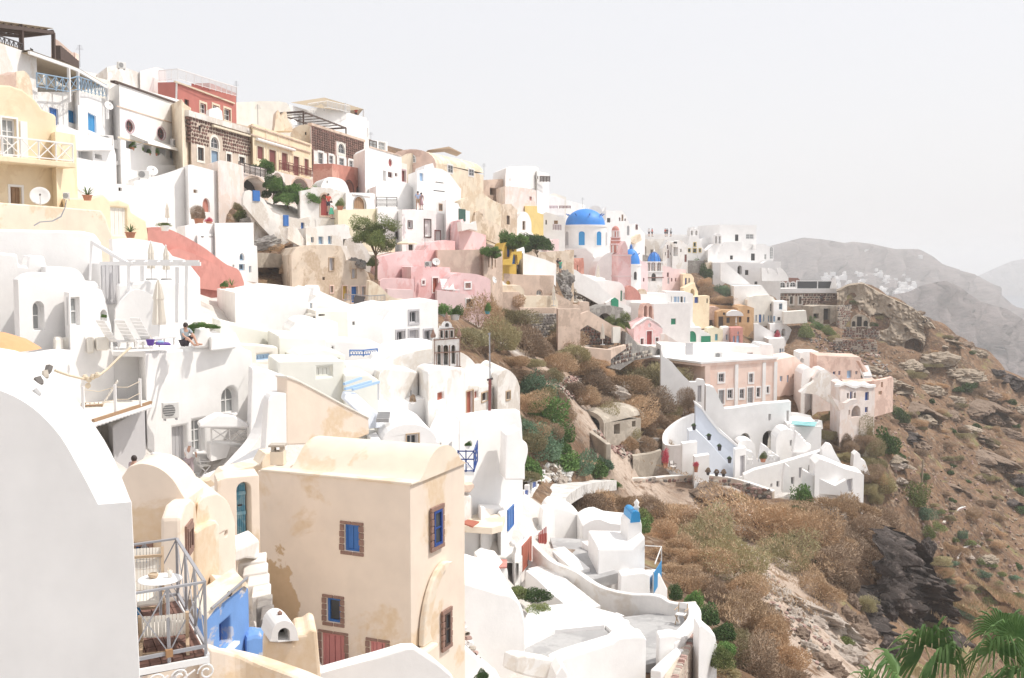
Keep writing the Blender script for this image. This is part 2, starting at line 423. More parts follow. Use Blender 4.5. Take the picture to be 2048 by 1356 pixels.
def block(T,name,fr,x0,y0,x1,y1,o0,o1,mat,bevel=0):
 u0,z1=fr.uv(x0,y0);u1,z0=fr.uv(x1,y1)
 return part(name,MB().box(fr,min(u0,u1),max(u0,u1),min(z0,z1),max(z0,z1),o0,o1),mat,T,bevel=bevel)
def stone_meshes(tag_,n=6):
 ms=[]
 for k in range(n):
  r=random.Random(k*13+5);m=r.choice((5,6,6,7));pts=[]
  for i in range(m):
   a=2*pi*(i+.35*(r.random()-.5))/m;q=.5*(.82+.3*r.random())/max(abs(cos(a)),abs(sin(a)))**.55
   pts.append((max(-.5,min(.5,q*cos(a))),max(-.5,min(.5,q*sin(a)))))
  mb=MB();vs=[(x,.5,z)for x,z in pts]+[(x,-.28,z)for x,z in pts]+[(x*.74,-.5-.12*r.random(),z*.74)for x,z in pts]
  fs=[(i,(i+1)%m,m+(i+1)%m,m+i)for i in range(m)]+[(m+i,m+(i+1)%m,2*m+(i+1)%m,2*m+i)for i in range(m)]+[tuple(range(2*m,3*m))]
  ms.append(mb.add(vs,fs))
 return ms
STONE_MB=stone_meshes('s');STONE_ME={}
def stonework(T,fr,inside,u0,u1,z0,z1,s,mats,name='stone',out=.05,thick=.22,gap=.90,limit=290,squash=.75):
 rnd=random.Random(int(u1*100)+len(T.name));cand=[];z=z0;row=0
 while z<z1-.2*s:
  h=s*squash*rnd.uniform(.8,1.25);u=u0-rnd.random()*s*.6
  while u<u1:
   w=s*rnd.uniform(.65,1.5)
   if inside(u+w/2,z+h/2):cand.append((u+w/2,z+h/2,w,h))
   u+=w
  z+=h
 off=V3(root_of(T).location);R=fr.rot()
 if len(cand)>limit:rnd.shuffle(cand)
 extra=MB()
 for i,(u,z,w,h)in enumerate(cand):
  mk=rnd.choice(mats);k=rnd.randrange(len(STONE_MB));p=fr.pt(u,z,out-thick/2+rnd.uniform(-.02,.02))
  M4=Matrix.Translation(p-off)@R@Matrix.Rotation(rnd.choice((0,pi))+rnd.uniform(-.12,.12),4,'Y')@Matrix.Diagonal((w*gap,thick,h*gap,1))
  if i<limit:
   key=(mk,k)
   if key not in STONE_ME:STONE_ME[key]=mesh_of('stone',STONE_MB[k],mk)
   o=bpy.data.objects.new(name,STONE_ME[key]);COL.objects.link(o);o.parent=T;o.matrix_local=M4
  else:
   M5=Matrix.Translation(off)@M4;extra.add([M5@V3(v)for v in STONE_MB[k].v],STONE_MB[k].f)
 if extra.v:part('stonework',extra,mats[0],T,kind='stuff')
def dome_on(T,name,px,py,d,rpx,ztop_px,mat,n=32,seg=10,squash=None):
 c=at(px,py,d);r=rpx*d/FPX;h=(py-ztop_px)*d/FPX
 return part(name,MB().lathe(c,[(r*cos(pi/2*i/seg),h*sin(pi/2*i/seg))for i in range(seg)]+[(.001,h)],n),mat,T,smooth=True)
def rail_(name,label,pts,h,mat,style='x',step=1.0,w=.045,cat='railing',group=None,top=True,rows=0):
 pts=[V3(p)for p in pts];T=thn(name,label,cat,pts[0],group);up=V3((0,0,1))
 rails=MB();fill=MB()
 for a,b in zip(pts,pts[1:]):
  L=(b-a).length;n=max(1,round(L/step))
  part('rail',MB().bar(a+up*h,b+up*h,w*1.15),mat,T);part('rail',MB().bar(a+up*.1,b+up*.1,w*.8),mat,T)
  for i in range(n+1):
   p=a+(b-a)*i/n
   if i<n or b is pts[-1]:part('post',MB().bar(p,p+up*h,w),mat,T)
  for i in range(n):
   p,q=a+(b-a)*i/n,a+(b-a)*(i+1)/n
   if style=='x':
    fill.bar(p+up*.1,q+up*h,w*.6);fill.bar(p+up*h,q+up*.1,w*.55)
   elif style=='v':
    m=max(2,int((q-p).length/.13))
    for k in range(1,m):s=p+(q-p)*k/m;fill.bar(s+up*.1,s+up*h,w*.45)
   elif style=='wave':
    m=max(2,int((q-p).length/.16))
    for k in range(m):
     s=p+(q-p)*(k+.5)/m;r=(q-p).length/m*.48;d=(q-p).normalized()
     fill.tube([s+up*(h*.5)+d*r*cos(t)+up*h*.34*sin(t)for t in[j*pi/4 for j in range(9)]],w*.28,4)
 if fill.v:part('infill',fill,mat,T)
 return T
def pergola(name,label,corners,h,mat,roof=None,nb=8,w=.14,cat='pergola',posts=True,slat=.05):
 A,B,C,D=[V3(p)for p in corners];up=V3((0,0,h));T=thn(name,label,cat,A)
 if posts:
  for p in(A,B,C,D):part('post',MB().bar(p,p+up,w),mat,T)
 for p,q in((A,B),(B,C),(C,D),(D,A)):part('beam',MB().bar(p+up,q+up,w*.8,w),mat,T)
 e=V3((0,0,h+w*.6))
 for i in range(nb+1):
  f=i/nb;part('rafter',MB().bar(A+(B-A)*f+e,D+(C-D)*f+e,w*.45,w*.6),mat,T)
 if roof:
  m=MB();e2=V3((0,0,h+w*1.3));n=26
  for i in range(n):
   f0,f1=(i+.06)/n,(i+.94)/n;p,q,r_,s_=A+(D-A)*f0+e2,B+(C-B)*f0+e2,B+(C-B)*f1+e2,A+(D-A)*f1+e2;t=V3((0,0,.03))
   m.hexa([p,q,r_,s_,p+t,q+t,r_+t,s_+t])
  part('cover',m,roof,T)
 return T
def parasol(label,px,yb,yt,d,mat='canvas',group='folded parasols'):
 b=at(px,yb,d);h=(yb-yt)*d/FPX;T=thn('folded_parasol',label,'parasol',b,group)
 part('pole',MB().tube([b,b+V3((0,0,h*.98))],.03),'paint',T)
 m=MB();n=16;prof=[(.19,.30),(.21,.34),(.17,.5),(.14,.68),(.17,.70),(.14,.78),(.085,.9),(.02,1.0)]
 vs=[]
 for r,z in prof:
  for k in range(n):
   a=2*pi*k/n;q=r*h*.42*(1+.28*(-1)**k);vs.append(b+V3((q*cos(a),q*sin(a),z*h)))
 fs=[(i*n+k,i*n+(k+1)%n,(i+1)*n+(k+1)%n,(i+1)*n+k)for i in range(len(prof)-1)for k in range(n)]
 part('canopy',m.add(vs,fs),mat,T);part('finial',MB().lathe(b+V3((0,0,h*.98)),[(.03,0),(.045,.04),(.0,.1)],8),'paint',T)
 part('base',MB().lathe(b,[(.001,.07),(.22,.07),(.25,0)],12),'concrete',T)
 return T
def umbrella_open(label,px,py,d,rpx,hpx,mat='canvas_white',pole=True,group=None):
 c=at(px,py,d);r=rpx*d/FPX;h=hpx*d/FPX;T=thn('open_parasol',label,'parasol',c-V3((0,0,h)),group)
 vs=[c+V3((0,0,r*.36))];n=8
 for k in range(n):a=2*pi*k/n+.2;vs.append(c+V3((r*cos(a),r*sin(a),0)))
 vs+=[v-V3((0,0,.12))for v in vs[1:]]
 fs=[(0,1+k,1+(k+1)%n)for k in range(n)]+[(1+k,9+k,9+(k+1)%n,1+(k+1)%n)for k in range(n)]
 part('canopy',MB().add(vs,fs),mat,T);part('pole',MB().tube([c-V3((0,0,h)),c+V3((0,0,r*.4))],.03),'paint',T)
 return T
def dish(label,px,py,d,rpx,face=(.5,-.8,.35),mount=None):
 c=at(px,py,d);r=rpx*d/FPX;T=thn('satellite_dish',label,'satellite dish',c)
 q=V3(face).to_track_quat('Z','Y').to_matrix().to_4x4();m=MB();n=20
 prof=[(.001,0),(.35,.02),(.7,.09),(1,.2),(1.02,.19),(.7,.06),(.001,-.03)]
 vs=[q@V3((a*r*cos(2*pi*k/n),a*r*sin(2*pi*k/n),z*r))for a,z in prof for k in range(n)]
 fs=[(i*n+k,i*n+(k+1)%n,(i+1)*n+(k+1)%n,(i+1)*n+k)for i in range(len(prof)-1)for k in range(n)]
 part('reflector',m.add(vs,fs),'ac_white',T,lc=True,smooth=True)
 f=q@V3((0,-.1*r,.75*r));part('arm',MB().tube([q@V3((0,-r*.9,.18*r)),f],r*.035),'metal',T,lc=True)
 part('receiver',MB().tube([f,f+q@V3((0,0,-.18*r))],r*.09,8),'iron',T,lc=True)
 part('mast',MB().tube([V3((0,0,0)),q@V3((0,0,-.25*r)),q@V3((0,0,-.25*r))-V3((0,0,1.3*r))],r*.05),'metal',T,lc=True)
 return T
def ac_unit(label,px,py,d,wpx,yaw=.3,h=.72):
 c=at(px,py,d);w=wpx*d/FPX;T=thn('air_conditioner',label,'air conditioner',c,rotz=yaw)
 h=w*h;part('casing',MB().wbox(-w/2,w/2,-w*.18,w*.18,0,h),'ac_white',T,lc=True,bevel=.02)
 m=MB();n=16
 m.add([(w*-.14+h*.4*cos(2*pi*i/n),-w*.18-.012,h*.5+h*.4*sin(2*pi*i/n))for i in range(n)],[tuple(range(n))])
 part('grille',m,'ac_grille',T,lc=True)
 g=MB()
 for i in range(6):g.wbox(-w*.14-h*.38,-w*.14+h*.38,-w*.18-.03,-w*.18-.014,h*(.14+.145*i)-.008,h*(.14+.145*i)+.008)
 part('slats',g,'ac_white',T,lc=True);part('feet',MB().wbox(-w*.4,-w*.32,-w*.15,w*.15,-.09,0).wbox(w*.32,w*.4,-w*.15,w*.15,-.09,0),'metal',T,lc=True)
 return T
def stairs_px(T,name,fr,x0,y0,x1,y1,n,o0,o1,mat,bevel=0):
 (ua,za),(ub,zb)=fr.uv(x0,y0),fr.uv(x1,y1);zl=min(za,zb)
 for i in range(n):
  f0,f1=i/n,(i+1)/n;u0,u1=ua+(ub-ua)*f0,ua+(ub-ua)*f1;z=za+(zb-za)*(i+.5)/n
  part(name,MB().box(fr,min(u0,u1),max(u0,u1),zl-.6,z,o0,o1-.003*(i%2)),mat,T,bevel=bevel)
def skin_mesh(name,joints,edges,mat,T,sub=2):
 me=bpy.data.meshes.new(name);me.from_pydata([j[:3]for j in joints],edges,[]);me.materials.append(MAT[mat])
 o=bpy.data.objects.new(name,me);COL.objects.link(o);o.parent=T
 sk=o.modifiers.new('skin','SKIN');sk.use_smooth_shade=True
 for i,j in enumerate(joints):
  r=j[3];me.skin_vertices[0].data[i].radius=(r,r)if not isinstance(r,tuple)else r
 me.skin_vertices[0].data[0].use_root=True
 m=o.modifiers.new('sub','SUBSURF');m.levels=sub;m.render_levels=sub
 return o
def person(label,base,rotz,h=1.7,top='shirt_white',bottom='cloth_khaki',hair='hair',skirt=False,sit=False,shorts=True,long_hair=False,bent=0.,arm=(0,0),hat=None,shoes='shirt_dark'):
 k=h/1.7;T=thn('person',label,'person',base,'people about the village',rotz)
 S=lambda x,y,z:(x*k,y*k,z*k)
 hipz=.88 if not sit else .14;f=-1.0
 lean=bent+(.12 if sit else 0)
 def up(z,x=0,y=0):zz=z-.88;return(x*k,(y-sin(lean)*zz)*k,(hipz+cos(lean)*zz)*k)
 P={}
 P['pel']=up(.92);P['waist']=up(1.06);P['chest']=up(1.28);P['neck']=up(1.44);P['head']=up(1.53,0,-.02);P['crown']=up(1.63,0,-.02)
 for s,a in((-1,arm[0]),(1,arm[1])):
  P['sh%d'%s]=up(1.39,.17*s)
  e=(.23*s,-.06-.22*a,1.13+.05*a);P['el%d'%s]=up(e[2],e[0],e[1]);P['wr%d'%s]=up(.92+.22*a,(.24-.10*a)*s,-.12-.30*a);P['ha%d'%s]=up(.84+.26*a,(.23-.12*a)*s,-.15-.34*a)
  P['hip%d'%s]=(.09*s*k,0,(hipz)*k)
  if sit:
   P['kn%d'%s]=(.13*s*k,-.40*k,(.34+.12*(s>0))*k);P['an%d'%s]=(.13*s*k,(-.66-.16*(s<0))*k,.08*k);P['to%d'%s]=(.14*s*k,(-.84-.16*(s<0))*k,.10*k)
  else:
   P['kn%d'%s]=(.10*s*k,(-.03-.05*(s>0))*k,.48*k);P['an%d'%s]=(.10*s*k,(.03-.10*(s>0))*k,.07*k);P['to%d'%s]=(.12*s*k,(-.12-.10*(s>0))*k,.035*k)
 R=dict(pel=.125,waist=.11,chest=.135,neck=.055,head=.088,crown=.062,sh=.055,el=.042,wr=.03,ha=.038,hip=.085,kn=.058,an=.038,to=.04)
 def sk(name,keys,edges,mat,grow=0.,over={}):
  J=[(*P[q],(over.get(q,R[q.rstrip('-1')])+grow)*k)for q in keys];I={q:i for i,q in enumerate(keys)}
  return skin_mesh(name,J,[(I[a],I[b])for a,b in edges],mat,T)
 E=[('pel','waist'),('waist','chest'),('chest','neck'),('neck','head'),('head','crown')];K=['pel','waist','chest','neck','head','crown']
 for s in('-1','1'):
  E+=[('chest','sh'+s),('sh'+s,'el'+s),('el'+s,'wr'+s),('wr'+s,'ha'+s),('pel','hip'+s),('hip'+s,'kn'+s),('kn'+s,'an'+s),('an'+s,'to'+s)]
  K+=[q+s for q in('sh','el','wr','ha','hip','kn','an','to')]
 sk('body',K,E,'skin')
 mid=lambda a,b,f:tuple(P[a][i]+(P[b][i]-P[a][i])*f for i in range(3))
 for s in('-1','1'):
  P['me'+s]=mid('sh'+s,'el'+s,.75);P['mk'+s]=mid('hip'+s,'kn'+s,.85 if shorts else 1);P['ma'+s]=mid('kn'+s,'an'+s,.9)
 R.update(me=.052,mk=.075,ma=.055)
 sk('shirt',['pel','waist','chest','sh-1','me-1','sh1','me1'],[('pel','waist'),('waist','chest'),('chest','sh-1'),('sh-1','me-1'),('chest','sh1'),('sh1','me1')],top,.022)
 if skirt:
  a=V3(P['waist']);part('skirt',MB().lathe(a+V3((0,0,-.08*k)),[(.13*k,.05),(.17*k,-.15*k),(.24*k,-.55*k),(.22*k,-.55*k)],14),bottom,T,lc=True,smooth=True)
 else:
  ks=['pel','hip-1','mk-1','hip1','mk1'];es=[('pel','hip-1'),('hip-1','mk-1'),('pel','hip1'),('hip1','mk1')]
  if not shorts:ks+=['ma-1','ma1'];es+=[('mk-1','ma-1'),('mk1','ma1')]
  sk('trousers',ks,es,bottom,.020)
 hc=V3(P['crown']);m=MB()
 m.lathe(hc+V3((0,.012*k,-.075*k)),[(.075*k,-.06*k),(.100*k,.0),(.094*k,.06*k),(.055*k,.115*k),(.001,.13*k)],14);part('hair',m,hat or hair,T,lc=True,smooth=True)
 if long_hair:part('hair',MB().lathe(hc+V3((0,.05*k,-.32*k)),[(.02*k,0),(.08*k,.06*k),(.085*k,.26*k),(.001,.33*k)],10),hair,T,lc=True,smooth=True)
 fc=V3(P['head']);face=MB()
 face.add([fc+V3(v)*k for v in((-.012,-.085,.02),(.012,-.085,.02),(.017,-.092,-.022),(-.017,-.092,-.022),(0,-.115,-.018))],[(0,1,4),(1,2,4),(2,3,4),(3,0,4)]);part('nose',face,'skin',T,lc=True)
 e=MB()
 for s in(-1,1):e.lathe(fc+V3((.034*s,-.083,.025))*k,[(.001,-.012*k),(.013*k,0),(.001,.012*k)],8)
 e.wbox((fc.x-.024*k),(fc.x+.024*k),fc.y-.092*k,fc.y-.075*k,fc.z-.052*k,fc.z-.044*k);part('face_features',e,'shirt_dark',T,lc=True)
 if not sit or shoes:
  for s in('-1','1'):
   p=V3(P['to'+s]);part('shoe',MB().wbox(p.x-.05*k,p.x+.05*k,p.y-.08*k,p.y+.16*k,max(p.z-.035*k,0),p.z+.03*k),shoes,T,lc=True,bevel=.02)
 return T
def tri_cloud(n,r,h,seed,lobes=7,blade=.16,wid=.02,fill=.35,up=.35,leaf=False,ragged=.25):
 g=np.random.default_rng(seed);th=g.uniform(0,2*np.pi,n);cz=g.uniform(-.05,1,n);sz=np.sqrt(np.maximum(0,1-cz*cz))
 D=np.stack([sz*np.cos(th),sz*np.sin(th),np.maximum(cz,0)],1)
 L=g.normal(size=(lobes,3));L[:,2]=np.abs(L[:,2]);L/=np.linalg.norm(L,axis=1)[:,None];amp=g.uniform(-.12,ragged+.2,lobes)
 bump=np.zeros(n)
 for l,a in zip(L,amp):bump+=a*np.exp(-((1-D@l)*5.5)**1.0*1.6)
 rad=(.74+bump)*(1-fill*g.random(n)**2.2)*(1+ragged*.25*g.normal(size=n)*.5)
 Pp=D*rad[:,None]*np.array([r,r,h])
 o=D+g.normal(scale=.55 if not leaf else 1.0,size=(n,3));o[:,2]+=up;o/=np.linalg.norm(o,axis=1)[:,None]
 s=np.cross(o,g.normal(size=(n,3)));s/=np.linalg.norm(s,axis=1)[:,None]+1e-9
 ln=blade*(g.uniform(.6,1.4,n)*np.where(g.random(n)<.06,1.9,1))[:,None];w=wid*g.uniform(.7,1.3,n)[:,None]
 if leaf:
  V=np.stack([Pp-o*ln*.5,Pp+s*w,Pp+o*ln*.5,Pp-s*w],1).reshape(-1,3);F=np.arange(n*4).reshape(-1,4)
 else:
  V=np.stack([Pp-s*w,Pp+s*w,Pp+o*ln],1).reshape(-1,3);F=np.arange(n*3).reshape(-1,3)
 return V,F
def np_mesh(name,V,F,mat):
 me=bpy.data.meshes.new(name);k=F.shape[1]
 me.vertices.add(len(V));me.vertices.foreach_set('co',V.astype(np.float32).ravel())
 me.loops.add(F.size);me.loops.foreach_set('vertex_index',F.astype(np.int32).ravel())
 me.polygons.add(len(F));me.polygons.foreach_set('loop_start',np.arange(0,F.size,k,dtype=np.int32))
 me.update(calc_edges=True);me.materials.append(MAT[mat]);return me
PLANT_ME={}
def plant_mesh(kind,v):
 key=(kind,v)
 if key in PLANT_ME:return PLANT_ME[key]
 sd=hash(kind)%97 if False else sum(map(ord,kind))+v*17
 if kind in('dry','dry_dark','dry_olive'):V,F=tri_cloud(9500,1,.85,sd,22,.12,.019,.3,.35,False,.38)
 elif kind=='green_leaf':V,F=tri_cloud(2600,1,1.0,sd,9,.17,.045,.6,.3,True,.5)
 elif kind=='grey_leaf':V,F=tri_cloud(3200,1,1.0,sd,12,.14,.03,.6,.35,True,.6)
 elif kind=='dark_leaf':V,F=tri_cloud(2600,1,1.0,sd,9,.15,.045,.55,.3,True,.4)
 elif kind=='olive_leaf':V,F=tri_cloud(2600,1,1.0,sd,10,.14,.035,.6,.3,True,.5)
 elif kind=='flower':V,F=tri_cloud(2200,1,1.0,sd,8,.12,.05,.8,.2,True,.7)
 PLANT_ME[key]=np_mesh(kind,V,F,kind);return PLANT_ME[key]
def twig_mesh(v):
 key=('twig',v)
 if key not in PLANT_ME:
  r=random.Random(v);mb=MB()
  for i in range(9):
   a=r.uniform(0,6.28);e=V3((cos(a)*.6,sin(a)*.6,r.uniform(.4,.8)));mb.tube([V3((0,0,-.25)),e*.5+V3((0,0,.02)),e],.035,4,.008,False)
  PLANT_ME[key]=mesh_of('stem',mb,'bark')
 return PLANT_ME[key]
def bush(label,base,r,kind='dry',name='dry_bush',group=None,h=1.0,cat='bush',v=None):
 v=random.randrange(4)if v is None else v
 T=thn(name,label,cat,base,group,random.uniform(0,6.28))
 o=bpy.data.objects.new('foliage',plant_mesh(kind,v));COL.objects.link(o);o.parent=T;o.scale=(r*random.uniform(.9,1.15),r,r*h)
 s=bpy.data.objects.new('stem',twig_mesh(v%3));COL.objects.link(s);s.parent=T;s.scale=(r,r,r*h)
 return T
def pot_plant(label,base,r,kind='green_leaf',pot='clay',ph=None,hgt=1.2,spiky=False,name='potted_plant',group=None,cat='potted plant'):
 T=thn(name,label,cat,base,group);ph=ph or r*.9;b=V3((0,0,0))
 part('pot',MB().lathe(b,[(.001,0),(r*.55,0),(r*.75,ph*.85),(r*.85,ph*.86),(r*.85,ph),(r*.7,ph),(.001,ph*.92)],14),pot,T,lc=True,angle=40)
 if spiky:
  mb=MB();rr=random.Random(int(base[0]*31))
  for i in range(26):
   a=rr.uniform(0,6.28);e=rr.uniform(.2,1.3);d=V3((cos(a)*cos(e),sin(a)*cos(e),sin(e)));s=d.cross(V3((0,0,1))).normalized()*r*.09;L=r*hgt*rr.uniform(.8,1.2);c=V3((0,0,ph*.95))
   m=c+d*L*.55;t=c+d*L-V3((0,0,L*.12));mb.add([c-s*.6,c+s*.6,m+s,m-s,t],[(0,1,2,3),(3,2,4)])
  part('leaves',mb,kind,T,lc=True)
 else:
  o=bpy.data.objects.new('leaves',plant_mesh(kind,random.randrange(3)));COL.objects.link(o);o.parent=T;o.location=(0,0,ph*.9);o.scale=(r,r,r*hgt)
 return T
TR=('paint',.12)
hous('house','tallest white block house at the far end of the village with flat capped roof',(1438,228,1512,231),455,505,9,'white',[('w',1470,469,1477,482,'iron'),('g',1492,468,1508,478,'paint')],parapet=.6)
hous('house','broad white house under the tallest far block with dark grid windows',(1424,222,1547,226),[(1424,492),(1445,492),(1447,484),(1484,484),(1485,500),(1512,500),(1513,488),(1530,488),(1536,492),(1547,494)],540,6,'white',[('w',1502,507,1510,521,'iron'),('w',1460,511,1466,519,'iron'),('g',1529,508,1533,519,'paint'),('ag',1539,493,1546,518,'paint')])
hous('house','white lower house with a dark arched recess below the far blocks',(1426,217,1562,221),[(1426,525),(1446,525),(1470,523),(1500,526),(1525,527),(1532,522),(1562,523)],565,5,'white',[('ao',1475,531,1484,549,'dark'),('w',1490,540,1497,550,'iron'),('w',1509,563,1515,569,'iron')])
for i,(a,b)in enumerate(((1524,1541),(1537,1559),(1556,1577))):
 slab('buttress',('first','middle','last')[i]+' of three curved white buttresses stepping down at the far white house',(a,214+i,b,215+i),[(a,562)]+curve([(a,536),(a+7,537),(b-6,545),(b,556)])+[(b,562)],2.2,'white','buttress')
hous('house','low white terrace block under the far white house',(1468,205,1532,208),[(1468,572),(1524,571),(1526,574),(1540,592)],600,6,'white',foot=8)
slab('stair_wall','white sloping stair wall below the far white house',(1450,211,1500,213),[(1441,525),(1452,526),(1494,562),(1506,573),(1506,592),(1470,592),(1460,570),(1441,562)],1.2,'white')
slab('garden_wall','short cream wall above the green bushes at the far bend',(1412,219,1428,220),[(1412,525),(1428,525),(1428,566),(1424,566),(1412,545)],2,'cream')
T=hous('terrace_house','dark stone house with white arched windows on a long white terrace',(1538,226,1600,227),[(1538,555),(1596,556),(1600,560)],577,6,'lava_red',[('aw',1543,563,1547,574,'paint',TR),('aw',1551,563,1555,575,'paint',TR),('aw',1559,564,1571,576,'paint',TR),('aw',1574,564,1578,575,'paint',TR),('aw',1580,564,1592,574,'paint',TR)],cat='house')
fr=Fr(1548,221,1682,222)
T=thn('terrace','long white terrace slab with dark glass railing by the tuff cliff','terrace',fr.pt(fr.W/2,fr.uv(1600,588)[1],-2))
block(T,'slab',fr,1546,577,1681,586,-6,0,'white');block(T,'balustrade',fr,1596,563,1636,577,-.5,-.42,'glass');block(T,'balustrade',fr,1638,563,1664,577,-.5,-.42,'glass')
for x in(1595,1636.5,1665):block(T,'post',fr,x-.8,561,x+.8,577,-.55,-.38,'paint')
block(T,'rail',fr,1594,560.6,1666,562.4,-.56,-.36,'paint')
slab('end_wall','white raked end wall of the far stone terrace',(1664,220.5,1674,220.8),[(1662,577),(1668,556),(1671,556),(1674,577)],.5,'white')
T=hous('retaining_wall','dark stone retaining wall under the long white terrace',(1557,221.6,1681,222.5),587,612,3,'mortar',[('o',1580,593,1586,608,'dark',('offwhite',.3)),('o',1598,593,1603,608,'dark',('offwhite',.3)),('o',1640,590,1648,610,'dark')],cat='wall')
fr=FRM[T.name][0];z1=fr.uv(1557,587)[1]
stonework(T,fr,lambda u,z:not(fr.uv(1577,600)[0]<u<fr.uv(1605,600)[0]and z<fr.uv(1590,592)[1]),0,fr.W,z1-2.9,z1,.62,['lava_grey','lava_red','lava'],limit=160)
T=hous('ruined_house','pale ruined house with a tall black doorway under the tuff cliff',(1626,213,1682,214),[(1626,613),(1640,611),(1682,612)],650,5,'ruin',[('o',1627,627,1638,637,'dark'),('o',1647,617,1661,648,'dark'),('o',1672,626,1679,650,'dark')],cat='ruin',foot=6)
T=hous('stone_shed','square dry-stone block beside the pale ruin',(1679,211.5,1703,213),613,652,5,'mortar',cat='ruin',foot=6)
fr=FRM[T.name][0];stonework(T,fr,lambda u,z:True,0,fr.W,fr.uv(1690,652)[1]-.5,fr.uv(1690,613)[1],.5,['lava_grey','pstone','lava_red'],limit=120)
hous('house','cream house with blue door and slim windows below the far terrace',(1507,203,1550,206),[(1495,600),(1500,594),(1512,591),(1536,590),(1546,594),(1550,600)],648,8,'offwhite',[('d',1518,629,1523,645,'blue'),('s',1511,630,1514,643,'blue_grey'),('s',1526,629,1529,643,'blue_grey'),('w',1540,607,1544,623,'grpaint'),('s',1536,631,1539,643,'blue_grey'),('s',1541,631,1544,643,'blue_grey')])
hous('house','narrow white house with one blue-grey window next to the cream house',(1549,203.5,1576,205),603,648,6,'white',[('w',1558,607,1565,619,'blue_grey'),('w',1555,634,1561,641,'iron'),('s',1546.5,632,1550,643,'blue_grey')])
slab('terrace_wall','white box wall to the right of the narrow white house',(1568,201,1615,203),[(1568,624),(1612,621),(1615,646),(1568,648)],3,'offwhite')
slab('stair_wall','long white stair wall running down from the cream house',(1508,198,1572,200),[(1508,648),(1518,648),(1568,678),(1572,682),(1572,712),(1545,712),(1508,690)],1.5,'white')
hous('house','white house with arched loggia and red bougainvillea under the stairs',(1540,201,1590,204),[(1540,648),(1568,646),(1580,655),(1588,666),(1588,672)],690,5,'white',[('ao',1548,659,1561,679,'dark'),('ao',1563,657,1572,672,'dark')])
hous('house','small white house with blue shutters below the bougainvillea stairs',(1540,194,1572,197),678,715,5,'white',[('s',1559,697,1563,712,'blue_grey'),('s',1564.5,697,1567,709,'blue_grey')])
hous('house','tall ochre house with three small windows and an end wall at right',(1476,198,1508,201),[(1476,616),(1480,612),(1492,611),(1508,616)],672,7,'ochre',[('w',1495,620,1499,627,'dkwood'),('w',1494,634,1499,645,'dkwood'),('w',1478,634,1483,645,'dkwood')])
hous('house','low ochre house with white vaulted canopy and dark double doors',(1434,196,1478,198),[(1434,624),(1445,620),(1478,621)],655,4,'ochre',[('d',1437,633,1447,653,'dkwood'),('w',1453,635,1460,646,'dkwood'),('w',1446,625,1451,630,'dkwood')])
slab('canopy','small white curved roof in front of the low ochre house',(1453,195,1488,196),[(1453,630)]+arc(1453,1487,631,621,8)+[(1487,632),(1453,632)],3,'white','canopy')
hous('ruined_house','pale patched house with dark doorways left of the ochre houses',(1390,200,1437,202),[(1390,612),(1432,613),(1440,617)],655,6,'peach_old',[('o',1405,628,1413,654,'dark'),('o',1392,643,1400,653,'dark'),('o',1417,640,1427,655,'dark')])
hous('house','tiny pink house with pale blue shutters below the ochre houses',(1462,187,1487,189),[(1462,656),(1486,655)],690,4,'salmon',[('s',1466,672,1470,685,'blue_pale'),('d',1473,671,1479,688,'blue_pale'),('s',1475,663,1478,669,'blue_pale')])
hous('house','narrow white gabled house with arched top beside the tiny pink house',(1443,188,1463,189),[(1443,662),(1446,655),(1458,654),(1463,656)],690,4,'white',[('s',1452,669,1456,680,'blue_grey')])
hous('house','cream little house with teal window above the green shutter wall',(1420,186,1446,188),[(1416,657),(1430,654),(1446,660)],690,4,'butter',[('s',1430,668,1436,681,'teal')])
hous('terrace_wall','white wall holding the round-topped green door',(1372,182,1420,184),[(1372,654),(1402,655),(1403,660),(1420,668)],690,3,'white',[('ad',1375,662,1393,684,'green'),('s',1402,672,1421,686,'green')],cat='wall')
T=hous('chapel','pink gabled chapel with red door and open pink bell arch',(1270,160,1324,164),[(1268,655),(1272,651),(1294,637),(1299,636),(1318,648),(1325,656)],692,7,'pink',[('d',1293,662,1304,691,'red_door',TR),('w',1281,677,1287,690,'rbrown',TR),('w',1311,675,1317,687,'rbrown',TR),('rs',1296,646,1303,655,'paint')],cat='chapel')
fr=FRM[T.name][0]
slab('eaves','',fr,[(1266,657),(1272,649),(1294,635),(1299,634),(1320,647),(1326,657),(1322,656),(1299,640),(1294,640),(1272,655)],.4,'white',par=T,hz=False)
fb=Fr(1285,166,1308,167);FRB=fb
part('bell_arch',MB().prism(fb,[fb.uv(*p)for p in[(1285,642),(1308,642),(1307,618)]+arc(1287,1305,616,606,8)[::-1]+[(1286,618)]],-1.2,0,[hol(fb,'ao',1288,611,1294.5,638),hol(fb,'ao',1298,611,1304.5,638)],1.2),'peach_old',T)
hous('house','plain white cube house with one green window behind the pink chapel',(1308,172,1382,176),614,690,7,'white',[('s',1342,637,1352,649,'green')],parapet=.5)
slab('stair_wall','white raked wall descending right of the pink chapel',(1322,158,1365,160),[(1322,668),(1330,668),(1365,690),(1365,700),(1322,700)],1,'white_pink')
hous('house','white house with pale blue doors and stone strip above the cube house',(1333,183,1386,186),[(1333,583),(1375,584),(1386,588)],640,6,'white',[('g',1342,593,1344,605,'grpaint'),('s',1348,593,1354,606,'blue_pale'),('s',1355,593,1359,606,'blue_pale'),('w',1361,593,1366,605,'iron'),('s',1368,594,1371,605,'blue_pale')])
hous('house','white roof terrace wall under the main blue dome churches',(1240,176,1336,180),[(1240,590),(1262,588),(1300,586),(1336,588)],660,6,'white',[('w',1270,628,1276,634,'iron')])
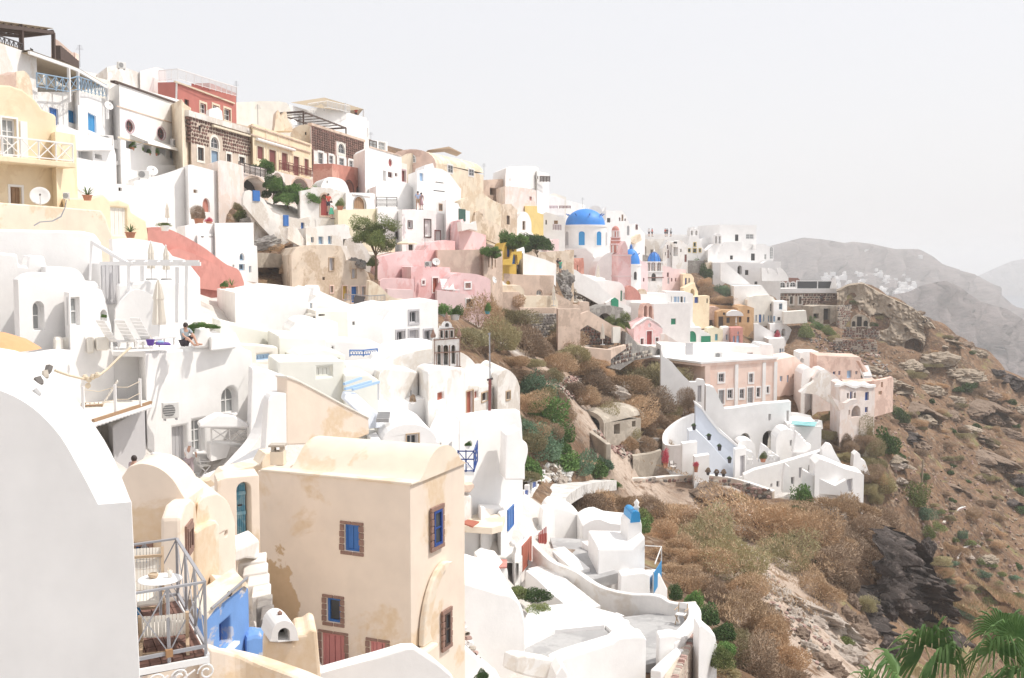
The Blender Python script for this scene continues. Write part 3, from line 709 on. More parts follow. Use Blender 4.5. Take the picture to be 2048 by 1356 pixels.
T=hous('bell_tower','white bell tower with ribbed blue cupola and arched openings',(1292,190,1325,192),[(1292,524),(1325,524)],588,6.0,'worn',[('aw',1303,546,1312,562,'bronze'),('ag',1304,526,1309,542,'paint',('lava_red',.12)),('ag',1296,526,1299,542,'paint',('lava_red',.12)),('ag',1316,526,1320,542,'paint',('lava_red',.12))],cat='bell tower')
fr=FRM[T.name][0];block(T,'cornice',fr,1291,542,1326,544,-6.1,.12,'white');block(T,'cornice',fr,1290,554.5,1326.5,556,-6.1,.15,'lava_red');block(T,'cornice',fr,1291,523,1326,525,-6.1,.12,'white')
dome_on(T,'cupola',1308,523,193,12,505,'blue_dome',16)
c=at(1308,523,193)
for k in range(8):
 a=pi*k/4;part('rib',MB().tube([c+V3((1.06*cos(a)*cos(t),1.06*sin(a)*cos(t),1.6*sin(t)))for t in[j*pi/12 for j in range(7)]],.09,5),'blue',T)
part('finial',MB().lathe(c+V3((0,0,1.55)),[(.12,0),(.2,.25),(.1,.5),(.03,.8),(.001,1.1)],8),'white',T)
hous('house','long pink house with four small windows left of the yellow arch',(1323,199,1372,204),[(1323,531),(1342,534),(1345,537),(1372,539)],590,6,'pink_light',[('w',1334,545,1338,554,'rbrown'),('w',1335,555,1339,568,'paint'),('s',1342,556,1345,563,'rbrown'),('s',1350,556,1353,563,'rbrown'),('s',1360,556,1363,563,'rbrown')])
hous('house','yellow house with curved gable and dark blue door',(1366,200,1388,203),[(1366,549)]+arc(1366,1384,550,547,6)+[(1388,556)],573,4,'yellow',[('d',1370,556,1374,573,'blue_deep'),('w',1377,556,1380,566,'blue_deep')])
hous('arch_house','yellow stair house with a dark arch below the curved yellow gable',(1368,195,1396,198),[(1368,576),(1390,565),(1391,572),(1396,583)],605,4,'yellow',[('ao',1381,577,1389,598,'dark')])
hous('house','low yellow house with blue door and creeper at the bend',(1386,192,1420,196),593,612,4,'yellow',[('d',1389,594,1397,606,'blue_deep'),('w',1413,597,1416,606,'iron')])
hous('wall','ochre street wall above the low ochre houses',(1385,203,1470,206),[(1385,608),(1430,610),(1470,612)],630,3,'ochre',cat='wall')
T=hous('retaining_wall','grey stone retaining wall under the far ruins',(1322,214,1412,222),[(1280,508),(1330,519),(1412,522)],545,5,'grey_stone',cat='wall',foot=6)
T=hous('ruined_house','crumbling white ruin with grey patches behind the blue-capped tower',(1272,216,1332,222),[(1268,487),(1282,478),(1330,478),(1333,492)],525,8,'white_old',[('o',1301,499,1308,507,'dark'),('ao',1286,492,1293,512,'dark')],cat='ruin')
hous('chapel','small pointed white chapel with slim red windows amid the ruins',(1326,212,1347,214),[(1326,497),(1336,480),(1347,500)],528,5,'worn',[('w',1334,490,1337,498,'rbrown'),('d',1335,500,1338,516,'rbrown'),('w',1330,504,1332,511,'iron'),('w',1340,505,1342,510,'iron')],cat='chapel')
hous('house','white street house with black sign openings right of the small chapel',(1345,213,1376,217),[(1345,484),(1362,480),(1376,492)],525,5,'worn',[('o',1347,483,1354,487,'dark'),('o',1347,494,1356,512,'grey_stone'),('o',1360,498,1364,504,'dark'),('d',1369,509,1374,524,'rbrown')])
T=hous('church','white bell-shaped church gable with four yellow-framed windows and belfry',(1366,222,1420,225),curve([(1366,512),(1371,503),(1376,490),(1379,475),(1380,472)],2)+curve([(1397,472),(1399,478),(1404,492),(1412,503),(1420,510)],2),530,9,'white',[('w',1387,485,1392,493,'green_dark',('yellow_deep',.1)),('w',1376,497,1381,504,'green_dark',('yellow_deep',.1)),('w',1386,497,1393,505,'green_dark',('yellow_deep',.1)),('w',1398,497,1402,504,'green_dark',('yellow_deep',.1))],cat='church')
fb=Fr(1379,223,1398,224)
part('belfry',MB().prism(fb,[fb.uv(*p)for p in[(1380,472),(1397,472),(1397,461),(1394,455),(1391,459),(1388,453),(1385,459),(1382,455),(1380,461)]],-1,0,[hol(fb,'ao',1382,461,1386,471),hol(fb,'ao',1391,461,1395,471)],1),'white',T)
T=hous('church','narrow white church with slender belfry beside the tall far block',(1416,221,1447,223),curve([(1416,500),(1424,492),(1428,488)],2)+curve([(1442,488),(1447,492)],2),530,8,'white',[('w',1435,504,1439,510,'iron'),('d',1434,511,1441,524,'pink_door')],cat='church')
fb=Fr(1428,221.5,1443,222)
part('belfry',MB().prism(fb,[fb.uv(*p)for p in[(1429,488),(1443,488),(1443,473)]+arc(1430,1442,472,467,6)[::-1]+[(1429,474)]],-.9,0,[hol(fb,'ao',1430.5,472,1434.5,487),hol(fb,'ao',1437.5,472,1441.5,487)],.9),'white',T)
hous('terrace_wall','long white roof terrace on the ridge with tiny walkers on it',(1268,228,1400,236),[(1262,472),(1300,468),(1400,470)],490,8,'white',cat='wall')
hous('house','white houses row on the ridge between the two belfries',(1396,230,1440,233),[(1396,480),(1412,474),(1440,476)],520,6,'white',[('w',1418,492,1421,498,'iron')])
hous('house','white house with brown doors right of the great blue dome',(1206,194,1262,200),[(1200,425),(1212,421),(1244,421),(1252,432),(1258,446),(1262,450)],490,7,'white',[('w',1214,436,1221,445,'iron'),('w',1238,435,1241,442,'rbrown'),('d',1243,429,1247,442,'wood'),('w',1249,437,1252,442,'rbrown'),('ag',1254,451,1259,471,'grey_trim')])
slab('roof_arch','white vaulted roof peeping over the great blue dome',(1172,192,1212,193),[(1172,430)]+arc(1174,1206,428,411,10)+[(1212,413),(1212,440),(1172,440)],6,'white','roof')
hous('house','white gabled house with one tall window on the ridge',(1258,205,1290,212),[(1258,463),(1272,447),(1290,468)],490,6,'white',[('w',1271,449,1275,459,'rbrown')])
slab('roof_wall','cream sloping roof wall below the ridge house',(1256,200,1290,206),[(1256,480),(1280,468),(1284,480),(1270,488)],4,'cream','roof')
CH=thn('church','white church with great blue dome and blue shuttered drum','church',at(1172,585,172))
def drum(T,px,d,rpx,yt,yb,mat,ang_w,nm='drum'):
 c=at(px,HY,d);r=rpx*(d)/FPX;zt=at(px,yt,d-r).z;zb=at(px,yb,d-r).z
 part(nm,MB().lathe(V3((c.x,c.y,0)),[(r,zb),(r,zt-.35),(r+.12,zt-.3),(r+.12,zt),(.01,zt)],48),mat,T,angle=40)
 for i,(a,w,h0,h1,col)in enumerate(ang_w):
  f=Fr.raw(V3((c.x,c.y))+V3((cos(a),sin(a)))*(r*.992)-V3((-sin(a),cos(a)))*w/2,V3((-sin(a),cos(a))),w)
  z0,z1=zb+(zt-zb)*h0,zb+(zt-zb)*h1;out=[(0,z0),(w,z0)]+[(w/2+w/2*cos(pi*j/6),z1-.3+.35*sin(pi*j/6))for j in range(7)]
  opening(T,f,'as',out,col,.03,('white',.16))
 return c,r,zt
c,r,zt=drum(CH,1170,178,42.5,449,520,'white',[(-pi/2-.22,.95,.42,.80,'blue_mid'),(-pi/2+.62,.9,.42,.80,'blue_mid'),(-pi/2-1.05,.8,.42,.8,'grpaint'),(-pi/2+1.35,.8,.42,.8,'grpaint')])
part('dome',MB().lathe(V3((c.x,c.y,zt)),[((r-.25)*cos(pi/2*i/12),2.62*sin(pi/2*i/12))for i in range(12)]+[(.001,2.62)],48),'blue_dome',CH,smooth=True)
for k in range(8):
 a=-pi/2+.18+k*pi/4;p=V3((c.x,c.y,zt))+V3((cos(a)*r*.80,sin(a)*r*.80,1.52));part('peg',MB().tube([p,p+V3((cos(a),sin(a),.7))*.42],.12,6,.07),'blue',CH)
fr=Fr(1122,171,1262,174)
def body_part(T,nm,f4,pts,dep,mat,wins=()):
 fr=Fr(*f4);out=[fr.uv(*p)for p in pts];hs=[hol(fr,*w[:5])for w in wins]
 part(nm,MB().prism(fr,out,-dep,0,hs,.2),mat,T);HSE.append((fr,out))
 for w,h in zip(wins,hs):opening(T,fr,w[0],h,w[5],-.2,w[6]if len(w)>6 else None)
 return fr
body_part(CH,'nave',(1120,172,1182,172),[(1118,600),(1194,600),(1192,522),(1184,508),(1175,500),(1172,497),(1118,497)],12,'white',[('g',1146,510,1153,515,'grpaint')])
body_part(CH,'apse',(1168,169,1240,171),[(1180,615),(1238,615)]+[(1240,520),(1226,503),(1215,506),(1205,513),(1197,523),(1192,535)],8,'white',())
T=thn('bell_tower','pink and white banded bell tower beside the great blue dome','bell tower',at(1250,590,163))
fb=body_part(T,'base',(1237,164,1262,164.3),[(1236,600),(1262,600),(1262,511),(1256,511),(1255,494),(1250,482),(1243,490),(1240,506),(1237,508)],4,'pink',())
part('cornice',MB().box(fb,-.1,fb.W+.1,fb.uv(1250,512)[1],fb.uv(1250,509)[1],-4.1,.12),'pink_light',T);part('cornice',MB().box(fb,-.1,fb.W+.1,fb.uv(1250,554)[1],fb.uv(1250,551)[1],-4.1,.12),'pink_light',T)
cb=at(1231,505,167)
zz=[at(1231,y,167).z for y in(505,489,487,476,474,462,460,453)]
for i,(a,b,rr,mt)in enumerate(((505,490,.78,'salmon'),(490,487,.86,'pink_light'),(487,482,.76,'salmon'),(482,480,.82,'pink_light'),(480,476,.72,'salmon'),(476,474,.80,'pink_light'),(474,463,.55,'salmon'),(463,461,.64,'pink_light'))):
 part('tier',MB().lathe(V3((cb.x,cb.y,0)),[(rr,at(1231,a,167).z),(rr,at(1231,b,167).z),(.01,at(1231,b,167).z)],8),mt,T)
for k in range(8):
 a=k*pi/4+.2
 for(y0,y1,rr)in((505,491,.80),(474,463,.57)):
  part('pilaster',MB().wbox(cb.x+rr*cos(a)-.09,cb.x+rr*cos(a)+.09,cb.y+rr*sin(a)-.09,cb.y+rr*sin(a)+.09,at(1231,y0,167).z,at(1231,y1,167).z),'white',T)
dome_on(T,'cupola',1231,461,167,7.5,452,'salmon',12,6)
T=thn('church','second blue domed church half hidden behind the pink tower','church',at(1266,590,180))
c,r,zt=drum(T,1262,184,19,528,585,'white',[(-pi/2+.35,.5,.45,.72,'iron')])
part('dome',MB().lathe(V3((c.x,c.y,zt)),[((r-.1)*cos(pi/2*i/10),2.55*sin(pi/2*i/10))for i in range(10)]+[(.001,2.55)],32),'blue_dome',T,smooth=True)
for k in range(6):
 a=-pi/2+.3+k*pi/3;p=V3((c.x,c.y,zt))+V3((cos(a)*r*.72,sin(a)*r*.72,1.6));part('peg',MB().tube([p,p+V3((cos(a),sin(a),.7))*.35],.1,6,.06),'blue',T)
part('lantern',MB().lathe(V3((c.x,c.y,zt+2.5)),[(.3,0),(.22,.5),(.001,.9)],8),'blue',T)
hous('house','small pink end wall between the second dome and the belfry',(1280,186,1296,188),[(1280,520),(1296,527)],575,4,'pink_light',[('w',1286,556,1289,563,'rbrown')])
slab('salmon_wall','salmon rounded wall in front of the second domed church',(1254,158,1282,160),[(1254,600)]+curve([(1254,575),(1259,571),(1266,574),(1274,580),(1281,590)])+[(1282,600)],2,'salmon')
slab('vault_end','small cream half-round vault end under the belfry tower',(1278,168,1296,169),arc(1278,1294,588,578,8),3,'cream','roof')
slab('garden_wall','sweeping white wall curving down below the great dome',(1142,150,1252,156),[(1142,580)]+curve([(1142,537),(1152,540),(1166,550),(1180,556),(1195,566),(1205,578),(1218,588),(1226,598)])+[(1235,618),(1200,610),(1165,590)],1.5,'white')
hous('house','white rounded house with a green side door below the church',(1186,157,1252,162),[(1180,562)]+curve([(1195,562),(1225,562),(1242,566),(1250,578),(1252,590)]),615,6,'white',[('d',1241,581,1245,602,'green'),('g',1247,585,1250,599,'grpaint')])
T=slab('green_door_house','white wall with a pointed bright green door',(1212,148,1262,151),[(1212,625),(1212,606),(1230,596),(1242,606),(1262,614),(1262,625)],2,'white')
fr=FRM[T.name][0];part('door',MB().prism(fr,[fr.uv(*p)for p in((1222,614),(1236,614),(1236,600),(1229,595),(1222,599))],0,.1),'green',T)
hous('house','pink and red little house on the terrace below the great dome',(1146,165,1168,167),[(1146,522),(1150,516),(1167,516),(1168,530)],548,4,'terracotta',[('d',1154,530,1156,548,'green')])
slab('terrace_wall','low white parapet at the foot of the great dome',(1165,160,1210,163),[(1165,565),(1165,548),(1180,550),(1210,556),(1212,570)],2,'white')
hous('house','tall blank white house on the skyline',(1011,150,1078,162),[(1011,350),(1013,336),(1020,332),(1070,332),(1078,336)],395,9,'white',[],parapet=0)
hous('house','white skyline annex with a brown balcony front',(1074,160,1098,166),341,398,6,'white',[('w',1074.5,352,1077,358,'dkwood')])
fr=Fr(1076,159.5,1096,163);rail_('balcony_rail','brown timber balcony rail on the white skyline annex',[fr.pt(*fr.uv(1076,364),.3),fr.pt(*fr.uv(1096,364),.3)],.8,'dkwood','v',1.2,.09)
hous('house','pale pink-white terrace house with one red shutter under the skyline house',(1010,143,1073,152),[(1010,372),(1036,374),(1050,376),(1073,381)],415,6,'white_pink',[('s',1059,393,1064,401,'salmon')])
hous('wall','weathered brown wall and pergola posts beside the skyline house',(966,148,1012,152),[(966,360),(1005,358),(1012,362)],400,5,'tan',[('o',980,376,995,390,'dark'),('o',999,380,1008,392,'dark')],cat='wall')
hous('house','wide white house with red lattice railing on the skyline',(1073,182,1170,194),[(1073,395),(1076,388),(1110,392),(1134,400),(1170,410)],445,8,'white',[('s',1106,441,1115,449,'wood'),('w',1091,438,1094,448,'iron')])
fr=Fr(1090,183,1140,189)
for i,(a,b)in enumerate(((1091,1113),(1117,1139))):rail_('lattice_rail',('left','right')[i]+' red lattice railing on the wide white skyline house',[fr.pt(*fr.uv(a,417),.2),fr.pt(*fr.uv(b,417),.2)],.42,'rbrown' if i else 'cloth_pink','v',1.0,.08)
hous('house','plain white block behind the red lattice with flat roof',(1098,186,1132,189),[(1098,391),(1108,386),(1132,394)],420,5,'offwhite')
hous('house','mustard yellow block house left of the great dome',(1050,148,1087,154),[(1050,412),(1074,412),(1075,425),(1087,429)],470,6,'yellow_deep')
hous('house','white barrel-fronted house with one brown shutter by the yellow block',(1031,141,1064,145),[(1031,468)]+arc(1032,1063,452,423,12),478,8,'white',[('w',1045,442,1051,460,'wood')])
hous('house','white house with lattice balcony left of the great dome',(1084,158,1130,159),[(1084,428),(1092,424),(1130,436)],500,6,'white',[('s',1108,441,1116,448,'wood'),('w',1091,440,1094,449,'iron')])
fr=Fr(1098,154,1118,156);rail_('balcony_rail','small white lattice balcony left of the great dome',[fr.pt(*fr.uv(1099,460),.6),fr.pt(*fr.uv(1115,461),.6)],.75,'cloth_mauve','v',.6,.1)
hous('house','long sand-coloured house with dark shutters below the skyline',(958,126,1036,139),[(950,424),(962,418),(1005,408),(1022,408),(1034,420)],480,7,'sand',[('s',983,429,993,446,'dkwood'),('s',969,429,977,443,'dkwood'),('s',1013.5,431,1020,449,'dkwood'),('o',961,427,965,435,'dark')])
slab('stair_wall','sand-coloured raked wall descending under the dark shutters',(950,122,1040,132),[(950,430),(962,432),(1000,452),(1018,470),(1040,480),(1040,495),(1000,490),(950,470)],1.2,'sand')
hous('arch_house','mustard house with curved porch and blue doors under white vault',(1004,119,1034,122),[(1004,497),(1008,486),(1018,483),(1027,487),(1033,498)],530,5,'mustard',[('d',1014,493,1021,514,'blue_deep'),('ad',1024,507,1032,528,'blue')])
slab('vault','white barrel roof behind the mustard porch',(1016,121.5,1050,125),[(1016,530)]+arc(1016,1049,500,484,10)+[(1050,530)],6,'white','roof')
slab('porch','mustard curved porch wall wrapping the blue door',(1006,117.5,1046,120),[(1006,530),(1006,520),(1020,517),(1024,504),(1044,502),(1044,516),(1040,520),(1036,530),(1034,510),(1027,508),(1024,530)],.8,'mustard')
hous('garden_wall','smooth white sloping wall right of the mustard porch',(1046,122,1112,128),[(1046,506),(1060,510),(1090,519),(1112,528)],545,3,'white',cat='wall')
hous('garden_wall','sand retaining wall stepping up towards the great dome',(1050,131,1148,140),[(1040,478),(1062,492),(1082,505),(1112,502),(1138,502),(1140,500),(1148,500)],545,3,'sand',cat='wall')
hous('house','small rose block beside the shrubs under the great dome',(1094,142,1118,145),[(1094,482),(1108,478),(1118,478)],505,4,'pink_light')
hous('house','cream top house at the upper left corner under the brown pergola',(-40,80,95,96),[(-40,70),(95,115)],150,8,'cream',[('o',60,97,66,104,'dark')])
A,B=at(-20,112,74),at(108,119,86.5);n_=V3((-.75,.35,0))*4.2
pergola('pergola','dark brown rooftop pergola with slatted roof at the upper left corner',[A,B,B+n_,A+n_],2.05,'dkwood','reed',9,.24)
mid_=at(44,104,80);T=thn('pergola_post','single thick dark brown post carrying the corner pergola','post',mid_);part('shaft',MB().bar(mid_,mid_+V3((0,0,1.95)),.24),'dkwood',T);part('foot',MB().bar(mid_,mid_+V3((0,0,.15)),.34),'iron',T)
rail_('railing','dark lattice railing under the corner pergola',[at(-10,92,72.5),at(46,110,77)],.75,'iron','x',.8,.06)
T=slab('stair_wall','mauve raked stair wall with dark stepped underside on the skyline',(108,88,152,93),[(108,76),(118,82),(148,108),(150,122),(140,122),(108,118)],1.0,'mauve')
fr=FRM[T.name][0];stairs_px(T,'step',fr,108,90,146,122,9,.02,.5,'dkwood');block(T,'end_post',fr,148,105,156,124,-1.0,.1,'peach')
hous('house','bare white house wall at the left edge under the cream top house',(-60,64,73,71.5),[(-60,64),(0,86),(73,111)],215,6,'worn',[])
slab('gable','broken brown gable and plaster arch against the bare white wall',(-10,62,66,66),[(-10,175),(0,149),(16,150),(32,143),(48,141),(58,150),(64,170),(66,200),(-10,200)],1.0,'cream')
slab('gable_end','tan fragment of wall over the yellow house',(-10,61,33,63),[(-10,170),(-4,150),(16,150),(33,144),(33,178),(20,174),(0,172)],.6,'mauve')
hous('house','white house with blue shutters below the covered roof terrace',(74,72,156,78),[(74,184),(156,184)],262,5,'worn',[('d',99,216,117,249,'blue'),('s',137,221,151,246,'blue_mid')])
T=hous('house','white corner house with a large blue shutter facing downhill',(155,76,226,86),[(155,181),(226,202)],290,5,'white',[('s',176,228,193,263,'blue_mid')])
fr=Fr(73,71,156,77);f2=Fr(155,75.6,214,84)
A,B,C=at(73,188,71),at(155,182,75.6),at(214,194,84)
rail_('railing','blue criss-cross railing along the covered roof terrace',[at(74,176,71),at(112,182,73),at(139,186,75),at(156,181,76),at(183,188,80),at(213,195,84)],.95,'blue_grey','x',1.0,.06)
T=thn('canopy','flat white canopy with reed underside over the roof terrace','canopy',at(140,184,76))
q=[at(58,104,70),at(137,133,75),at(155,126,76.5),at(213,156,84)];zc=q[1].z
q=[V3((p.x,p.y,zc))for p in q];bk=[p+V3((-3.2,2.2,0))for p in q]
for a,b in zip(q,q[1:]):part('edge_beam',MB().bar(a,b,.16,.2),'paint',T)
m=MB();k=len(q);dz=V3((0,0,.06));m.add([p+dz for p in q]+[p+dz for p in bk],[(i,i+1,k+i+1,k+i)for i in range(k-1)]);m.add([p+dz*3 for p in q]+[p+dz*3 for p in bk],[(i,i+1,k+i+1,k+i)for i in range(k-1)]);part('roof',m,'reed',T)
for p,y in zip(q[1:],(187,181,195)):part('post',MB().bar(V3((p.x,p.y,zc-2.35)),p,.17),'paint',T)
hous('wall','reed-shaded back wall of the covered roof terrace with dark windows',(66,77,215,92),[(66,122),(215,160)],190,3,'offwhite',[('o',74,146,86,165,'dark'),('o',91,148,110,172,'dark')],cat='wall')
slab('terrace_wall','white angular balcony wall under the blue shutters',(108,70,160,74),[(108,262),(120,247),(158,262),(160,275),(200,273),(228,278),(228,300),(150,300),(112,290)],1.2,'white')
T=hous('house','tall white house with two round windows and a white awning',(238,84,364,96),[(238,166),(364,201)],322,4.2,'white',[('rw',251,240,268,265,'rbrown',('cloth_pink',.08)),('rw',314,255,330,279,'rbrown',('cloth_pink',.08)),('o',252,282,268,298,'dark'),('o',287,289,303,306,'dark'),('o',312,294,331,312,'dark'),('o',340,300,358,318,'dark')],rev=.15)
fr=FRM[T.name][0]
part('coping',MB().box(fr,-.05,fr.W+.05,fr.uv(238,168)[1],fr.uv(238,164)[1],-.3,.10),'dkwood',T);part('string_course',MB().box(fr,.2,fr.W,fr.uv(238,214)[1]-.03,fr.uv(238,214)[1]+.05,0,.06),'tan',T)
part('ground_band',MB().box(fr,.3,fr.W-.1,fr.uv(250,277)[1]-.1,fr.uv(250,277)[1]+.02,0,.05),'cream',T)
u0,z0=fr.uv(259,268);u1,_=fr.uv(352,290)
T2=thn('awning','long white sloping awning below the round windows','awning',fr.pt(u0,z0,0))
part('fabric',MB().add([fr.pt(u0,z0,.02),fr.pt(u1,z0,.02),fr.pt(u1+.5,z0-.55,1.3),fr.pt(u0+.4,z0-.55,1.3)],[(0,1,2,3)]),'canvas_white',T2);part('valance',MB().add([fr.pt(u1+.5,z0-.55,1.3),fr.pt(u0+.4,z0-.55,1.3),fr.pt(u0+.4,z0-.72,1.31),fr.pt(u1+.5,z0-.72,1.31)],[(0,1,2,3)]),'canvas_white',T2)
part('arm',MB().bar(fr.pt(u0+.4,z0-.9,0),fr.pt(u0+.4,z0-.56,1.28),.05),'metal',T2);part('arm',MB().bar(fr.pt(u1+.3,z0-.9,0),fr.pt(u1+.4,z0-.56,1.28),.05),'metal',T2)
part('box',MB().box(fr,u0+.2,u1+.3,z0-.1,z0+.02,.0,.08),'ac_white',T2)
hous('house','white upper storey with roof equipment behind the round-window house',(214,95,316,104),[(214,134),(235,130),(316,158)],200,5,'worn')
hous('house','small white rooftop hut against the sky',(280,100,332,106),[(280,142),(312,134),(332,140)],175,4,'white')
ac_unit('grey rooftop unit standing against the sky on the white upper storey',243,137,95,17,.9);ac_unit('air conditioner on the white wall left of the stone house',351,293,93.5,20,1.0);ac_unit('air conditioner on the ledge under the blue shutters',214,288,80,24,.8)
dish('white satellite dish on the corner of the blue-shutter house',217,212,80,9,(.7,-.6,.4))
T=hous('house','red house with cream framed windows and a white roof railing',(355,101,472,115),[(355,164),(419,183),(420,166),(472,186)],245,1.9,'red_house',[('w',400,207,412,227,'paint',('cream_trim',.2)),('w',425,211,438,222,'paint',('cream_trim',.2)),('w',448,218,461,241,'paint',('cream_trim',.2)),('w',369,199,378,212,'dkwood')],skew=False)
fr=FRM[T.name][0];part('cornice',MB().box(fr,0,fr.W+.1,fr.uv(355,167)[1]-.0,fr.uv(355,164)[1],0,.16),'cream_trim',T);part('downpipe',MB().bar(fr.pt(.25,fr.uv(355,200)[1],.1),fr.pt(.4,fr.uv(355,166)[1],.1),.12),'ac_white',T)
rail_('railing','white fine railing along the roof of the red house',[at(318,163,104),at(356,160,101),at(420,179,107.5),at(474,194,115)],1.0,'paint','v',1.5,.05)
slab('stair_wall','white pointed parapet in front of the red house',(418,98,446,101),[(418,236),(419,218),(436,214),(444,222),(446,240)],1.5,'white')
T=hous('stone_house','old house with dark lava stone upper wall and blue arched doorway',(381,92,503,105),[(381,226),(503,254)],338,5,'mortar',[('aw',421,274,437,297,'grpaint',('offwhite',.22)),('d',422,301,436,340,'blue_grey',('offwhite',.2)),('w',395,295,407,321,'dkwood',('offwhite',.2)),('w',453,308,462,326,'dkwood',('offwhite',.2)),('w',478,314,489,336,'dkwood',('offwhite',.2)),('s',397,251,402,262,'iron')],cat='house',rev=.12)
fr=FRM[T.name][0];zs1=fr.uv(381,237)[1];zs0=fr.uv(381,286)[1]
ua,ub=fr.uv(418,285)[0],fr.uv(442,285)[0];uw0,uw1=fr.uv(396,257)[0],fr.uv(403,257)[0]
stonework(T,fr,lambda u,z:not(ua-.15<u<ub+.15 and z<fr.uv(430,268)[1])and not(uw0<u<uw1 and fr.uv(399,263)[1]<z<fr.uv(399,250)[1]),.1,fr.W-.15,zs0,zs1,.44,['lava','lava_red','lava'],limit=295,out=.055,gap=.84)
part('lower_band',MB().box(fr,0,ua,fr.uv(381,335)[1],zs0-.05,0,.03),'offwhite',T)if False else None
part('cornice',MB().box(fr,-.1,fr.W+.1,fr.uv(381,234)[1],fr.uv(381,226)[1]+.15,-.3,.18),'white_old',T);part('sign_strip',MB().box(fr,fr.uv(421,252)[0],fr.W-.2,fr.uv(421,253)[1],fr.uv(421,249)[1],.1,.3),'cream_trim',T)
hous('pier','cream plaster pier between the round-window house and the stone house',(363,90,382,93),[(363,198),(370,208),(382,216)],330,4,'cream',cat='wall')
T=hous('house','yellow house with five red-brown doors in a row and an iron balcony',(505,104,623,121.5),[(505,247),(623,288)],352,5,'yellow',[('d',514,293,527,318,'rbrown',('cream_trim',.18)),('d',538,300,552,341,'rbrown',('cream_trim',.18)),('d',563,306,575,341,'rbrown',('cream_trim',.18)),('d',587,313,598,351,'rbrown',('cream_trim',.18)),('d',608.5,318,617,350,'rbrown',('cream_trim',.18))],rev=.15)
fr=FRM[T.name][0]
for y in(253,270):part('string_course',MB().box(fr,-.05,fr.W+.05,fr.uv(505,y)[1]-.06,fr.uv(505,y)[1]+.06,0,.12),'tan',T)
for x in(532,556,578):u=fr.uv(x,270)[0];part('pilaster',MB().box(fr,u-.1,u+.1,fr.uv(505,330)[1],fr.uv(505,249)[1],0,.05),'cream_trim',T)
u0,z0=fr.uv(509,278);u1=fr.uv(585,298)[0];T2=thn('awning','rolled cream awning above the red-brown doors','awning',fr.pt(u0,z0,.2));part('roll',MB().tube([fr.pt(u0,z0,.22),fr.pt(u1,z0,.22)],.15,8),'canvas_white',T2);part('bracket',MB().box(fr,u0+.5,u0+.6,z0-.1,z0+.1,0,.2).box(fr,u1-.6,u1-.5,z0-.1,z0+.1,0,.2),'metal',T2)
fb=Fr(548,108.5,618,119);zb_=fb.uv(548,341)[1];rail_('balcony_rail','curled black iron balcony in front of the red-brown doors',[fb.pt(0,zb_,.7),fb.pt(fb.W,zb_,.7)],.95,'rbrown','wave',1.4,.06)
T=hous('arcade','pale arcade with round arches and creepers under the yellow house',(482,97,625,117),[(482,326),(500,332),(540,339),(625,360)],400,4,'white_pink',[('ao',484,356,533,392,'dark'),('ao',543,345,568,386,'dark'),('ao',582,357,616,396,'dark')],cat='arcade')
fr=FRM[T.name][0];h=hol(fr,'ao',484,356,533,392);part('arch_ring',MB().ring(fr,inset(h,-.22),h,0,.08),'tan',T);h=hol(fr,'ao',582,357,616,396);part('arch_ring',MB().ring(fr,inset(h,-.2),h,0,.08),'tan',T)
rail_('balcony_rail','grey scrolled iron railing at the stone house end of the arcade',[at(478,343,96),at(500,349,98),at(531,356,101.5)],.85,'iron','wave',1.2,.055)
hous('terrace_wall','pale pink plaster terrace wall below the blue arched doorway',(436,88,487,95),[(436,322),(440,320),(462,324),(487,332)],400,4,'white_pink',cat='wall')
T=hous('stone_house','house with chequered brown stone upper floor and white arched window',(625,122,730,139),[(625,247),(730,281)],352,5,'worn',[('aw',676,287,689,307,'grpaint',('offwhite',.25)),('w',636,305,646,328,'grpaint',('white',.22)),('w',658,311,666,327,'grpaint',('white',.22)),('w',678,316,688,331,'grpaint',('white',.22)),('w',698,321,706,336,'grpaint',('white',.22))],rev=.12)
fr=FRM[T.name][0];z1=fr.uv(625,252)[1];z0=fr.uv(625,299)[1];ua,ub=fr.uv(673,300)[0],fr.uv(692,300)[0]
part('backing',MB().box(fr,.05,ua-.05,z0,z1,0,.03).box(fr,ub+.05,fr.W-.05,z0,z1,0,.03).box(fr,ua-.05,ub+.05,fr.uv(682,284)[1],z1,0,.03),'stone_pink',T)
bm_={k:mesh_of('stone',MB().hexa([(-.5,-.5,-.5),(.5,-.5,-.5),(.5,.5,-.5),(-.5,.5,-.5),(-.5,-.5,.5),(.5,-.5,.5),(.5,.5,.5),(-.5,.5,.5)]),k)for k in('lava','lava_red')}
nu,nz=24,9;off=V3(T.location);R_=fr.rot()
for i in range(nu):
 for j in range(nz):
  u=.2+(fr.W-.4)*(i+.5)/nu;z=z0+.1+(z1-z0-.15)*(j+.5)/nz
  if ua-.2<u<ub+.2 and z<fr.uv(682,283)[1]:continue
  o=bpy.data.objects.new('stone',bm_[random.choice(('lava','lava_red','lava'))]);COL.objects.link(o);o.parent=T
  o.matrix_local=Matrix.Translation(fr.pt(u,z,.05)-off)@R_@Matrix.Diagonal(((fr.W-.4)/nu*.74,.1,(z1-z0)/nz*.68,1))
for x in(625.8,655,672,694,712,728):
 u=fr.uv(x,310)[0];part('quoin',MB().box(fr,u-.16,u+.16,fr.uv(650,335)[1],z0,0,.05),'lava_red',T)
part('cornice',MB().box(fr,-.1,fr.W+.1,z1,z1+.28,-.3,.15),'tan',T)
hous('house','plain cream side wall between the yellow and the chequered houses',(585,123,628,124),[(585,258),(600,250),(628,247)],300,5,'cream',[('w',610,264,613,270,'iron')])
T=slab('chimney','pair of tall cream chimney pots on a stepped base',(548,116,586,119),[(548,262),(550,250),(552,226),(556,220),(560,226),(562,232),(566,228),(568,223),(573,224),(576,240),(585,255),(585,262)],1.6,'cream','chimney')
